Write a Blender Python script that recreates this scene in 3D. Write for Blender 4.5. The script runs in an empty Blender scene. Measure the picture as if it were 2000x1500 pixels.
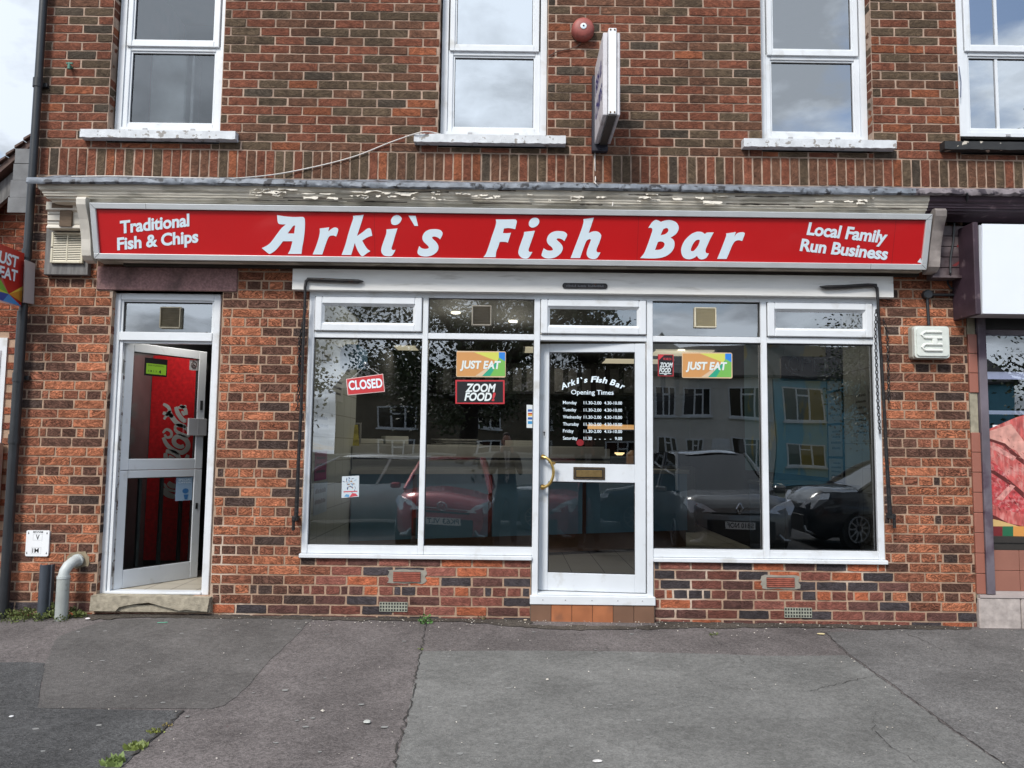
import bpy, math, random
from mathutils import Vector, Matrix
random.seed(7)
S = bpy.context.scene
col = S.collection
# ------------------------------------------------------------------ camera, sky, sun, exposure
YAW, PITCH, ROLL, FPX = -0.00390109, 0.08171786, 0.01233639, 1520.0
cd = bpy.data.cameras.new('camera'); cam = bpy.data.objects.new('camera', cd); col.objects.link(cam)
cd.sensor_width = 36.0; cd.lens = 36.0 * FPX / 2000.0; cd.clip_end = 600; cd.clip_start = 0.02
CAM = Vector((0, -6.0, 1.33))
RM = Matrix.Rotation(YAW, 3, 'Z') @ Matrix.Rotation(math.pi / 2 + PITCH, 3, 'X') @ Matrix.Rotation(ROLL, 3, 'Z')
cam.matrix_world = Matrix.Translation(CAM) @ RM.to_4x4()
S.camera = cam
W = bpy.data.worlds.new('World'); S.world = W; W.use_nodes = True
SUN_EL, SUN_AZ = math.radians(46), math.radians(208)      # compass-style: sun behind the camera, a little to the left
def build_world():
    nt = W.node_tree; N = nt.nodes; L = nt.links; N.clear()
    out = N.new('ShaderNodeOutputWorld'); bg = N.new('ShaderNodeBackground'); bg.inputs[1].default_value = 0.14
    sky = N.new('ShaderNodeTexSky'); sky.sky_type = 'NISHITA'; sky.sun_disc = False
    sky.sun_elevation = SUN_EL; sky.sun_rotation = SUN_AZ; sky.air_density = 1.0; sky.dust_density = 1.5
    tc = N.new('ShaderNodeTexCoord'); sp = N.new('ShaderNodeSeparateXYZ'); L.new(tc.outputs['Generated'], sp.inputs[0])
    ab = N.new('ShaderNodeMath'); ab.operation = 'ABSOLUTE'; L.new(sp.outputs[2], ab.inputs[0])
    ad = N.new('ShaderNodeMath'); ad.operation = 'ADD'; ad.inputs[1].default_value = 0.22; L.new(ab.outputs[0], ad.inputs[0])
    dv = N.new('ShaderNodeVectorMath'); dv.operation = 'DIVIDE'; L.new(tc.outputs['Generated'], dv.inputs[0])
    cb = N.new('ShaderNodeCombineXYZ')
    for i in range(3): L.new(ad.outputs[0], cb.inputs[i])
    L.new(cb.outputs[0], dv.inputs[1])
    def noise(scale, detail, rough, off):
        ao = N.new('ShaderNodeVectorMath'); ao.operation = 'ADD'; ao.inputs[1].default_value = off; L.new(dv.outputs[0], ao.inputs[0])
        n = N.new('ShaderNodeTexNoise'); n.inputs['Scale'].default_value = scale; n.inputs['Detail'].default_value = detail
        n.inputs['Roughness'].default_value = rough; L.new(ao.outputs[0], n.inputs['Vector']); return n
    n1 = noise(1.1, 9, 0.55, (3.1, 1.7, 0)); n2 = noise(1.5, 7, 0.6, (9.1, 4.7, 2))
    r1 = N.new('ShaderNodeMapRange'); r1.inputs[1].default_value = 0.42; r1.inputs[2].default_value = 0.485; L.new(n1.outputs[0], r1.inputs[0])
    r2 = N.new('ShaderNodeMapRange'); r2.inputs[1].default_value = 0.40; r2.inputs[2].default_value = 0.57
    r2.inputs[3].default_value = 2.6; r2.inputs[4].default_value = 6.6; L.new(n2.outputs[0], r2.inputs[0])
    cc = N.new('ShaderNodeVectorMath'); cc.operation = 'SCALE'; cc.inputs[0].default_value = (0.90, 0.985, 1.10); dr = N.new('ShaderNodeMapRange'); dr.inputs[1].default_value = -1; dr.inputs[2].default_value = 1; dr.inputs[3].default_value = 1.45; dr.inputs[4].default_value = 0.58; L.new(sp.outputs[1], dr.inputs[0])
    ml = N.new('ShaderNodeMath'); ml.operation = 'MULTIPLY'; L.new(r2.outputs[0], ml.inputs[0]); L.new(dr.outputs[0], ml.inputs[1]); L.new(ml.outputs[0], cc.inputs['Scale'])
    mx = N.new('ShaderNodeMix'); mx.data_type = 'RGBA'; L.new(r1.outputs[0], mx.inputs[0]); L.new(sky.outputs[0], mx.inputs[6]); L.new(cc.outputs[0], mx.inputs[7])
    L.new(mx.outputs[2], bg.inputs[0]); L.new(bg.outputs[0], out.inputs[0])
build_world()
sd = bpy.data.lights.new('sun', 'SUN'); sd.energy = 2.2; sd.angle = math.radians(14); sd.color = (1, 0.96, 0.9)
sun = bpy.data.objects.new('sun', sd); col.objects.link(sun)
sdir = Vector((math.sin(SUN_AZ) * math.cos(SUN_EL), math.cos(SUN_AZ) * math.cos(SUN_EL), math.sin(SUN_EL)))
sun.rotation_euler = sdir.to_track_quat('Z', 'Y').to_euler(); sun.location = (0, -20, 20)
S.view_settings.view_transform = 'Standard'; S.view_settings.look = 'None'; S.view_settings.gamma = 1
S.view_settings.exposure = 0.62
S.cycles.max_bounces = 8; S.cycles.transparent_max_bounces = 16; S.cycles.use_denoising = True
S.cycles.caustics_reflective = False; S.cycles.caustics_refractive = False

# ------------------------------------------------------------------ measuring helpers
def ray(px, py): return RM @ Vector(((px - 1000) / FPX, -(py - 750) / FPX, -1.0))
def at(px, py, Y=0.0):
    d = ray(px, py); t = (Y - CAM.y) / d.y; p = CAM + d * t; return p.x, p.z
def on_plane(px, py, P0, n):
    d = ray(px, py); t = (P0 - CAM).dot(n) / d.dot(n); return CAM + d * t
def on_ground(px, py):
    d = ray(px, py)
    lo, hi = 1.0, 30.0
    for _ in range(40):
        mid = (lo + hi) / 2; p = CAM + d * mid
        if p.z > ground_z(p.x, p.y): lo = mid
        else: hi = mid
    return CAM + d * hi
def ground_z(x, y):
    y = min(y, 0.05)
    base = 0.035 - 0.003 * x + 0.046 * y
    if x < -2.9: base -= 0.030 * min(1.6, -2.9 - x)
    return base
# ------------------------------------------------------------------ materials
MATS = {}
def mk(name, color, rough=0.6, metal=0.0, var=0.12, vs=6.0, bump=0.0, bs=60.0, coat=0.0, dirt=None, ds=3.0, dlo=0.55, dhi=0.7, stretch=None, emit=None, es=0.0, spec=None, trans=0.0):
    if name in MATS: return MATS[name]
    m = bpy.data.materials.new(name); m.use_nodes = True; nt = m.node_tree; N = nt.nodes; L = nt.links
    b = N['Principled BSDF']; b.inputs['Roughness'].default_value = rough; b.inputs['Metallic'].default_value = metal
    if coat: b.inputs['Coat Weight'].default_value = coat; b.inputs['Coat Roughness'].default_value = 0.05
    if spec is not None: b.inputs['Specular IOR Level'].default_value = spec
    if emit: b.inputs['Emission Color'].default_value = (*emit, 1); b.inputs['Emission Strength'].default_value = es
    if trans: b.inputs['Transmission Weight'].default_value = trans
    tc = N.new('ShaderNodeTexCoord'); vec = tc.outputs['Object']
    if stretch:
        mp = N.new('ShaderNodeMapping'); mp.inputs['Scale'].default_value = stretch; L.new(vec, mp.inputs[0]); vec = mp.outputs[0]
    def noise(scale, detail=4):
        n = N.new('ShaderNodeTexNoise'); n.inputs['Scale'].default_value = scale; n.inputs['Detail'].default_value = detail; L.new(vec, n.inputs['Vector']); return n.outputs[0]
    if var:
        mr = N.new('ShaderNodeMapRange'); mr.inputs[1].default_value = 0.3; mr.inputs[2].default_value = 0.7
        mr.inputs[3].default_value = 1 - var; mr.inputs[4].default_value = 1 + var; L.new(noise(vs, 6), mr.inputs[0])
        sc = N.new('ShaderNodeVectorMath'); sc.operation = 'SCALE'; sc.inputs[0].default_value = color; L.new(mr.outputs[0], sc.inputs['Scale']); c = sc.outputs[0]
    else:
        rgb = N.new('ShaderNodeRGB'); rgb.outputs[0].default_value = (*color, 1); c = rgb.outputs[0]
    if dirt:
        mr = N.new('ShaderNodeMapRange'); mr.inputs[1].default_value = dlo; mr.inputs[2].default_value = dhi; L.new(noise(ds, 10), mr.inputs[0])
        mx = N.new('ShaderNodeMix'); mx.data_type = 'RGBA'; L.new(mr.outputs[0], mx.inputs[0]); L.new(c, mx.inputs[6]); mx.inputs[7].default_value = (*dirt, 1); c = mx.outputs[2]
    L.new(c, b.inputs['Base Color'])
    if bump:
        bp = N.new('ShaderNodeBump'); bp.inputs['Strength'].default_value = bump; bp.inputs['Distance'].default_value = 0.004
        L.new(noise(bs, 5), bp.inputs['Height']); L.new(bp.outputs[0], b.inputs['Normal'])
    MATS[name] = m; return m
def mk_glass(name, ior, tint=(0.75, 0.8, 0.8), wob=0.0, rough=0.0):
    m = bpy.data.materials.new(name); m.use_nodes = True; nt = m.node_tree; N = nt.nodes; L = nt.links; N.clear()
    out = N.new('ShaderNodeOutputMaterial'); mix = N.new('ShaderNodeMixShader'); tr = N.new('ShaderNodeBsdfTransparent'); gl = N.new('ShaderNodeBsdfGlossy')
    tr.inputs[0].default_value = (*tint, 1); gl.inputs['Roughness'].default_value = rough; gl.inputs[0].default_value = (0.95, 0.98, 1, 1)
    fr = N.new('ShaderNodeFresnel'); fr.inputs['IOR'].default_value = ior
    L.new(fr.outputs[0], mix.inputs[0]); L.new(tr.outputs[0], mix.inputs[1]); L.new(gl.outputs[0], mix.inputs[2]); L.new(mix.outputs[0], out.inputs[0])
    if wob:
        tc = N.new('ShaderNodeTexCoord'); n = N.new('ShaderNodeTexNoise'); n.inputs['Scale'].default_value = 1.3; n.inputs['Detail'].default_value = 1
        L.new(tc.outputs['Object'], n.inputs['Vector']); bp = N.new('ShaderNodeBump'); bp.inputs['Strength'].default_value = wob; bp.inputs['Distance'].default_value = 0.01
        L.new(n.outputs[0], bp.inputs['Height']); L.new(bp.outputs[0], gl.inputs['Normal'])
    MATS[name] = m; return m
def mk_brick(name, groove, groove_shade):
    m = bpy.data.materials.new(name); m.use_nodes = True; nt = m.node_tree; N = nt.nodes; L = nt.links
    b = N['Principled BSDF']; b.inputs['Roughness'].default_value = 0.88; b.inputs['Specular IOR Level'].default_value = 0.25
    a = N.new('ShaderNodeAttribute'); a.attribute_name = 'bc'; o = N.new('ShaderNodeAttribute'); o.attribute_name = 'bo'
    tc = N.new('ShaderNodeTexCoord'); ad = N.new('ShaderNodeVectorMath'); ad.operation = 'ADD'; L.new(tc.outputs['Object'], ad.inputs[0])
    os = N.new('ShaderNodeVectorMath'); os.operation = 'SCALE'; os.inputs['Scale'].default_value = 37.0; L.new(o.outputs['Vector'], os.inputs[0]); L.new(os.outputs[0], ad.inputs[1])
    n1 = N.new('ShaderNodeTexNoise'); n1.inputs['Scale'].default_value = 22; n1.inputs['Detail'].default_value = 6; L.new(ad.outputs[0], n1.inputs['Vector'])
    mr = N.new('ShaderNodeMapRange'); mr.inputs[1].default_value = 0.3; mr.inputs[2].default_value = 0.7; mr.inputs[3].default_value = 0.72; mr.inputs[4].default_value = 1.3; L.new(n1.outputs[0], mr.inputs[0])
    sc = N.new('ShaderNodeVectorMath'); sc.operation = 'SCALE'; L.new(a.outputs['Vector'], sc.inputs[0]); L.new(mr.outputs[0], sc.inputs['Scale'])
    # combed, bark-like face: slanted per brick
    sp = N.new('ShaderNodeSeparateXYZ'); L.new(ad.outputs[0], sp.inputs[0]); so = N.new('ShaderNodeSeparateXYZ'); L.new(o.outputs['Vector'], so.inputs[0])
    sl = N.new('ShaderNodeMath'); sl.operation = 'MULTIPLY_ADD'; sl.inputs[1].default_value = 1.6; sl.inputs[2].default_value = -0.8; L.new(so.outputs[1], sl.inputs[0])
    xz = N.new('ShaderNodeMath'); xz.operation = 'MULTIPLY_ADD'; L.new(sp.outputs[0], xz.inputs[0]); L.new(sl.outputs[0], xz.inputs[1]); L.new(sp.outputs[2], xz.inputs[2])
    cb = N.new('ShaderNodeCombineXYZ'); mu = N.new('ShaderNodeMath'); mu.operation = 'MULTIPLY'; mu.inputs[1].default_value = 0.3; L.new(sp.outputs[0], mu.inputs[0])
    L.new(mu.outputs[0], cb.inputs[0]); L.new(sp.outputs[1], cb.inputs[1]); L.new(xz.outputs[0], cb.inputs[2])
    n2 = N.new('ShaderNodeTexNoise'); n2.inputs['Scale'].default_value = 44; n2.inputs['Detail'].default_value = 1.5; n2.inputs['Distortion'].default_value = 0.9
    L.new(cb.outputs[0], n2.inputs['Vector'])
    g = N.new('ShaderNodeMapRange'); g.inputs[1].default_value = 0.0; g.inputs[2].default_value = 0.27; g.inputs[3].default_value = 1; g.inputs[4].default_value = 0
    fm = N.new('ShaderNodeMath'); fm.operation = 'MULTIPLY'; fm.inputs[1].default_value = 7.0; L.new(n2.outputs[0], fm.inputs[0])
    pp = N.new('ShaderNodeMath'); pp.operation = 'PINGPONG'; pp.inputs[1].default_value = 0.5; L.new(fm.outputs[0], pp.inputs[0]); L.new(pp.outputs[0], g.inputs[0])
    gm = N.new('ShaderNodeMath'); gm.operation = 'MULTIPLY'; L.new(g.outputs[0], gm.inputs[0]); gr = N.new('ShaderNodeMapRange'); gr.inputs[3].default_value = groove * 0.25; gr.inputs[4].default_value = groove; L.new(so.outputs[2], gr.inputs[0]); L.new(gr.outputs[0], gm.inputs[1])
    mx = N.new('ShaderNodeMix'); mx.data_type = 'RGBA'; L.new(gm.outputs[0], mx.inputs[0]); L.new(sc.outputs[0], mx.inputs[6]); mx.inputs[7].default_value = (*groove_shade, 1)  # dark groove colour stands in for the shade inside the crevices
    # pale flecks
    n3 = N.new('ShaderNodeTexNoise'); n3.inputs['Scale'].default_value = 45; n3.inputs['Detail'].default_value = 3; L.new(tc.outputs['Object'], n3.inputs['Vector'])
    f = N.new('ShaderNodeMapRange'); f.inputs[1].default_value = 0.76; f.inputs[2].default_value = 0.80; L.new(n3.outputs[0], f.inputs[0])
    m2 = N.new('ShaderNodeMix'); m2.data_type = 'RGBA'; L.new(f.outputs[0], m2.inputs[0]); L.new(mx.outputs[2], m2.inputs[6]); m2.inputs[7].default_value = (0.5, 0.45, 0.4, 1)
    n4 = N.new('ShaderNodeTexNoise'); n4.inputs['Scale'].default_value = 0.9; n4.inputs['Detail'].default_value = 7; n4.inputs['Roughness'].default_value = 0.62; L.new(tc.outputs['Object'], n4.inputs['Vector'])
    m4 = N.new('ShaderNodeMapRange'); m4.inputs[1].default_value = 0.36; m4.inputs[2].default_value = 0.66; m4.inputs[3].default_value = 1.12; m4.inputs[4].default_value = 0.76; L.new(n4.outputs[0], m4.inputs[0])
    s4 = N.new('ShaderNodeVectorMath'); s4.operation = 'SCALE'; L.new(m2.outputs[2], s4.inputs[0]); L.new(m4.outputs[0], s4.inputs['Scale']); L.new(s4.outputs[0], b.inputs['Base Color'])
    bp = N.new('ShaderNodeBump'); bp.invert = True; bp.inputs['Strength'].default_value = 0.9; bp.inputs['Distance'].default_value = 0.006 * groove + 0.0015
    L.new(g.outputs[0], bp.inputs['Height']); b2 = N.new('ShaderNodeBump'); b2.inputs['Strength'].default_value = 0.6; b2.inputs['Distance'].default_value = 0.003
    L.new(n1.outputs[0], b2.inputs['Height']); L.new(bp.outputs[0], b2.inputs['Normal']); L.new(b2.outputs[0], b.inputs['Normal'])
    return m
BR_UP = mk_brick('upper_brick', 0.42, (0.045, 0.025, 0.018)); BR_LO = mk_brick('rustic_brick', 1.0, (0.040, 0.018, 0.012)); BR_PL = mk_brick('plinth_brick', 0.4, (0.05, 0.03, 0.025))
MORT_U = mk('upper_mortar', (0.40, 0.285, 0.215), 0.95, var=0.2, vs=9, bump=0.8, bs=120, dirt=(0.20, 0.145, 0.11), ds=3.0, dlo=0.47, dhi=0.66)
MORT_L = mk('lower_mortar', (0.37, 0.25, 0.175), 0.95, var=0.2, vs=9, bump=0.8, bs=120, dirt=(0.55, 0.44, 0.35), ds=1.2, dlo=0.6, dhi=0.68)
UPVC = mk('white_upvc', (0.68, 0.705, 0.73), 0.35, var=0.05, vs=5, dirt=(0.45, 0.44, 0.40), ds=7, dlo=0.58, dhi=0.85)
ALU = mk('white_aluminium', (0.62, 0.65, 0.68), 0.35, var=0.04, vs=5, dirt=(0.45, 0.45, 0.43), ds=9, dlo=0.62, dhi=0.8)
GASK = mk('black_gasket', (0.012, 0.012, 0.013), 0.5, var=0)
BOARD = mk('white_painted_timber', (0.72, 0.71, 0.68), 0.6, var=0.06, vs=4, stretch=(1, 4, 9), bump=0.3, bs=12, dirt=(0.38, 0.35, 0.31), ds=3, dlo=0.62, dhi=0.80)
SILL = mk('flaking_sill_paint', (0.62, 0.64, 0.66), 0.7, var=0.12, vs=12, bump=0.6, bs=40, dirt=(0.30, 0.28, 0.26), ds=22, dlo=0.60, dhi=0.64)
SILLB = mk('black_flaking_paint', (0.02, 0.02, 0.02), 0.6, var=0.2, vs=12, bump=0.5, bs=40, dirt=(0.55, 0.5, 0.42), ds=14, dlo=0.62, dhi=0.64)
CREAM = mk('peeling_cream_paint', (0.60, 0.55, 0.46), 0.65, var=0.15, vs=5, stretch=(1, 1, 5), bump=0.6, bs=20, dirt=(0.38, 0.345, 0.28), ds=2.6, dlo=0.53, dhi=0.60)
CREAM2 = mk('clean_cream_paint', (0.60, 0.56, 0.49), 0.6, var=0.1, vs=9)
LEAD = mk('weathered_lead', (0.20, 0.22, 0.25), 0.55, 0.2, var=0.35, vs=14, bump=0.6, bs=30, dirt=(0.04, 0.04, 0.045), ds=16, dlo=0.54, dhi=0.62)
PLUM = mk('plum_paint', (0.040, 0.022, 0.032), 0.55, var=0.25, vs=6, bump=0.4, bs=25, dirt=(0.14, 0.10, 0.11), ds=7, dlo=0.6, dhi=0.68)
PLUMG = mk('faded_plum_boards', (0.115, 0.088, 0.092), 0.7, var=0.2, vs=7, bump=0.4, bs=25, dirt=(0.05, 0.03, 0.035), ds=5, dlo=0.56, dhi=0.66)
BLACK = mk('black_iron', (0.018, 0.017, 0.018), 0.5, 0.3, var=0.5, vs=30, bump=0.8, bs=70, dirt=(0.05, 0.02, 0.012), ds=20, dlo=0.62, dhi=0.7)
BPL = mk('black_plastic', (0.022, 0.024, 0.027), 0.4, var=0.15, vs=10)
SGREY = mk('slate_plastic', (0.055, 0.065, 0.08), 0.4, var=0.15, vs=10)
RED = mk('red_sign_acrylic', (0.53, 0.010, 0.012), 0.28, var=0.05, vs=2, coat=0.3)
SALU = mk('sign_aluminium', (0.64, 0.66, 0.67), 0.35, 0.35, var=0.06, vs=6)
WLET = mk('white_vinyl', (0.72, 0.83, 0.90), 0.4, var=0.0)
WHITE = mk('white_enamel', (0.80, 0.81, 0.82), 0.4, var=0.03)
LGREY = mk('grey_enamel', (0.36, 0.36, 0.37), 0.5, var=0.05)
STONE = mk('pink_cast_stone', (0.24, 0.135, 0.13), 0.9, var=0.3, vs=60, bump=0.9, bs=110, dirt=(0.07, 0.045, 0.04), ds=4, dlo=0.5, dhi=0.75)
STEPM = mk('worn_concrete', (0.33, 0.29, 0.22), 0.9, var=0.3, vs=25, bump=0.9, bs=80, dirt=(0.15, 0.13, 0.09), ds=6, dlo=0.56, dhi=0.7)
PLY = mk('grey_weathered_plywood', (0.15, 0.145, 0.14), 0.85, var=0.35, vs=5, stretch=(9, 1, 1), bump=0.6, bs=18)
IVORY = mk('ivory_plastic', (0.60, 0.55, 0.42), 0.45, var=0.06)
TERR = mk('terracotta_tile', (0.30, 0.115, 0.075), 0.5, var=0.15, vs=7, dirt=(0.19, 0.08, 0.06), ds=9, dlo=0.5, dhi=0.7)
GLS = mk_glass('shop_glass', 2.75, (0.80, 0.84, 0.84), 0.35)
GLU = mk_glass('upper_window_glass', 5.0, (0.55, 0.58, 0.6), 0.25)
GLD = mk_glass('door_glass', 2.1, (0.92, 0.95, 0.95), 0.2)
GLU1 = mk_glass('clearer_window_glass', 2.0, (0.85, 0.87, 0.88), 0.25)
GLT = mk_glass('transom_glass', 3.0, (0.55, 0.6, 0.62), 0.3)
BRASS = mk('brass', (0.62, 0.42, 0.14), 0.28, 0.95, var=0.12, vs=30)
BRONZE = mk('aged_bronze', (0.10, 0.075, 0.05), 0.4, 0.7, var=0.3, vs=40)
LEAF = mk('leaf_green', (0.065, 0.12, 0.022), 0.6, var=0.4, vs=30)
# ------------------------------------------------------------------ mesh helpers
class MB:
    def __init__(s): s.v = []; s.f = []; s.mi = []; s.c = None; s.o = None; s.cur = 0
    def add(s, vs, fs, mi=None):
        b = len(s.v); s.v += [tuple(q) for q in vs]; s.f += [tuple(b + i for i in f) for f in fs]; s.mi += [s.cur if mi is None else mi] * len(fs)
    def box(s, x0, x1, y0, y1, z0, z1, mi=None, bev=0.0, T=None):
        if x0 > x1: x0, x1 = x1, x0
        if y0 > y1: y0, y1 = y1, y0
        if z0 > z1: z0, z1 = z1, z0
        b = min(bev, (x1 - x0) * .45, (y1 - y0) * .45, (z1 - z0) * .45)
        if b <= 0:
            vs = [(x, y, z) for x in (x0, x1) for y in (y0, y1) for z in (z0, z1)]
            fs = [(0, 1, 3, 2), (4, 6, 7, 5), (0, 4, 5, 1), (2, 3, 7, 6), (0, 2, 6, 4), (1, 5, 7, 3)]
        else:
            vs = []; idx = {}
            for ix, X in ((0, x0), (1, x1)):
                for iy, Y in ((0, y0), (1, y1)):
                    for iz, Z in ((0, z0), (1, z1)):
                        dx = b if ix == 0 else -b; dy = b if iy == 0 else -b; dz = b if iz == 0 else -b
                        for ax, p in enumerate(((X, Y + dy, Z + dz), (X + dx, Y, Z + dz), (X + dx, Y + dy, Z))):
                            idx[(ix, iy, iz, ax)] = len(vs); vs.append(p)
            fs = []
            for k in (0, 1):
                fs.append([idx[(k, a, c, 0)] for a, c in ((0, 0), (0, 1), (1, 1), (1, 0))][::(1 if k == 0 else -1)])
                fs.append([idx[(a, k, c, 1)] for a, c in ((0, 0), (1, 0), (1, 1), (0, 1))][::(1 if k == 0 else -1)])
                fs.append([idx[(a, c, k, 2)] for a, c in ((0, 0), (0, 1), (1, 1), (1, 0))][::(1 if k == 0 else -1)])
            for a in (0, 1):
                for c in (0, 1):
                    fs.append([idx[(a, c, 0, 0)], idx[(a, c, 1, 0)], idx[(a, c, 1, 1)], idx[(a, c, 0, 1)]])
                    fs.append([idx[(a, 0, c, 0)], idx[(a, 1, c, 0)], idx[(a, 1, c, 2)], idx[(a, 0, c, 2)]])
                    fs.append([idx[(0, a, c, 1)], idx[(1, a, c, 1)], idx[(1, a, c, 2)], idx[(0, a, c, 2)]])
                    for d in (0, 1): fs.append([idx[(a, c, d, 0)], idx[(a, c, d, 1)], idx[(a, c, d, 2)]])
        if T: vs = [T(*q) for q in vs]
        s.add(vs, fs, mi); return s
    def quad(s, *p, mi=None): s.add(p, [tuple(range(len(p)))], mi); return s
    def prism(s, pts, a0, a1, fn, mi=None, cap=True):
        # pts 2D closed outline, extruded from a0 to a1; fn(u, v, a) -> xyz
        n = len(pts); vs = [fn(u, v, a0) for u, v in pts] + [fn(u, v, a1) for u, v in pts]
        fs = [(i, (i + 1) % n, n + (i + 1) % n, n + i) for i in range(n)]
        if cap: fs += [tuple(range(n))[::-1], tuple(range(n, 2 * n))]
        s.add(vs, fs, mi); return s
    def tube(s, pts, r, n=8, mi=None, cap=True):
        pts = [Vector(p) for p in pts]; rs = r if isinstance(r, (list, tuple)) else [r] * len(pts)
        vs = []; up = None
        for i, p in enumerate(pts):
            d = (pts[min(i + 1, len(pts) - 1)] - pts[max(i - 1, 0)]); d = d.normalized() if d.length > 1e-9 else Vector((0, 0, 1))
            if up is None: up = Vector((0, 0, 1)) if abs(d.z) < .9 else Vector((0, 1, 0))
            a = d.cross(up); a = a.normalized() if a.length > 1e-6 else Vector((1, 0, 0)); b = a.cross(d).normalized(); up = b
            for k in range(n):
                t = 2 * math.pi * k / n; vs.append(p + (a * math.cos(t) + b * math.sin(t)) * rs[i])
        fs = []
        for i in range(len(pts) - 1):
            for k in range(n): fs.append((i * n + k, i * n + (k + 1) % n, (i + 1) * n + (k + 1) % n, (i + 1) * n + k))
        if cap: fs += [tuple(range(n))[::-1], tuple(range((len(pts) - 1) * n, len(pts) * n))]
        s.add(vs, fs, mi); return s
    def lathe(s, prof, fn, n=24, mi=None):
        vs = []; fs = []
        for r, h in prof:
            for k in range(n):
                t = 2 * math.pi * k / n; vs.append(fn(r * math.cos(t), r * math.sin(t), h))
        for i in range(len(prof) - 1):
            for k in range(n): fs.append((i * n + k, i * n + (k + 1) % n, (i + 1) * n + (k + 1) % n, (i + 1) * n + k))
        fs += [tuple(range(n))[::-1], tuple(range((len(prof) - 1) * n, len(prof) * n))]
        s.add(vs, fs, mi); return s
ORG = {}
def root(name, loc, label, cat, group=None, kind=None):
    o = bpy.data.objects.new(name, None); o.location = loc; o.empty_display_size = 0.1; col.objects.link(o)
    o['label'] = label; o['category'] = cat
    if group: o['group'] = group
    if kind: o['kind'] = kind
    ORG[o.name] = Vector(loc); return o
def put(name, m, mat, parent=None, smooth=False, label=None, cat=None, group=None, kind=None, origin=None, local=False):
    # vertices arrive in world coordinates; they are stored relative to the thing's base
    mats = mat if isinstance(mat, (list, tuple)) else [mat]
    if parent is not None: og = ORG[parent.name] if not local else Vector((0, 0, 0))
    else: og = Vector(origin) if origin else Vector((0, 0, 0))
    me = bpy.data.meshes.new(name); me.from_pydata([(v[0] - og.x, v[1] - og.y, v[2] - og.z) for v in m.v], [], m.f); 
    for q in mats: me.materials.append(q)
    if len(mats) > 1: me.polygons.foreach_set('material_index', m.mi)
    if m.c:
        a = me.attributes.new('bc', 'FLOAT_VECTOR', 'POINT'); a.data.foreach_set('vector', [k for c in m.c for k in c])
        a = me.attributes.new('bo', 'FLOAT_VECTOR', 'POINT'); a.data.foreach_set('vector', [k for c in m.o for k in c])
    if smooth:
        me.polygons.foreach_set('use_smooth', [True] * len(me.polygons))
        me.update()
        try: me.set_sharp_from_angle(angle=math.radians(38))
        except Exception: pass
    me.update()
    o = bpy.data.objects.new(name, me); col.objects.link(o)
    if parent is not None: o.parent = parent; ORG[o.name] = og if not local else Vector((0, 0, 0))
    else: o.location = og; ORG[o.name] = og
    if label: o['label'] = label
    if cat: o['category'] = cat
    if group: o['group'] = group
    if kind: o['kind'] = kind
    return o
def fix_normals():
    import bmesh
    for o in bpy.data.objects:
        if o.type == 'MESH' and len(o.data.polygons) < 6000 and not o.get('keepn') and not o.name.startswith('glass'):
            bm = bmesh.new(); bm.from_mesh(o.data); bmesh.ops.recalc_face_normals(bm, faces=bm.faces); bm.to_mesh(o.data); bm.free()
def smooth_path(pts, sub=5):
    """pts: (x, y) smooth or (x, y, 1) corner; closed outline"""
    n = len(pts); out = []
    for i in range(n):
        p0, p1, p2, p3 = pts[i - 1], pts[i], pts[(i + 1) % n], pts[(i + 2) % n]
        c1, c2 = len(p1) > 2, len(p2) > 2
        a = p1 if c1 else p0; d = p2 if c2 else p3
        for k in range(sub):
            t = k / sub
            q = []
            for j in (0, 1):
                m1 = (p2[j] - a[j]) * 0.5 if not c1 else (p2[j] - p1[j]); m2 = (d[j] - p1[j]) * 0.5 if not c2 else (p2[j] - p1[j])
                h00 = 2 * t**3 - 3 * t**2 + 1; h10 = t**3 - 2 * t**2 + t; h01 = -2 * t**3 + 3 * t**2; h11 = t**3 - t**2
                q.append(h00 * p1[j] + h10 * m1 + h01 * p2[j] + h11 * m2)
            out.append(tuple(q))
    return out
# ------------------------------------------------------------------ lettering with Blender's built-in font
_tc = {}
def glyphs(s, bold=0.0, space=1.0, res=4):
    key = (s, bold, space, res)
    if key in _tc: return _tc[key]
    def mesh_of(t):
        cu = bpy.data.curves.new('lettering', 'FONT'); cu.body = t; cu.size = 1; cu.offset = bold; cu.space_character = space; cu.resolution_u = res; cu.fill_mode = 'FRONT' if False else 'BOTH'
        cu.dimensions = '2D'
        o = bpy.data.objects.new('lettering', cu); col.objects.link(o); bpy.context.view_layer.update()
        me = bpy.data.meshes.new_from_object(o.evaluated_get(bpy.context.evaluated_depsgraph_get()))
        v = [(q.co.x, q.co.y) for q in me.vertices]; f = [tuple(p.vertices) for p in me.polygons]
        bpy.data.objects.remove(o); bpy.data.curves.remove(cu); bpy.data.meshes.remove(me); return v, f
    if 'cap' not in _tc:
        v, f = mesh_of('H'); _tc['cap'] = max(q[1] for q in v)
    v, f = mesh_of(s); x0 = min(q[0] for q in v); x1 = max(q[0] for q in v); h = _tc['cap']
    r = ([((q[0] - x0) / (x1 - x0), q[1] / h) for q in v], f, (x1 - x0) / h); _tc[key] = r; return r
def text(m, s, O, ex, ey, bold=0.0, space=1.0, mi=None, res=4):
    """O world origin at the left end of the baseline, ex = whole width vector, ey = cap height vector"""
    v, f, asp = glyphs(s, bold, space, res); O = Vector(O); ex = Vector(ex); ey = Vector(ey)
    m.add([O + ex * a + ey * b for a, b in v], f, mi)
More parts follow.
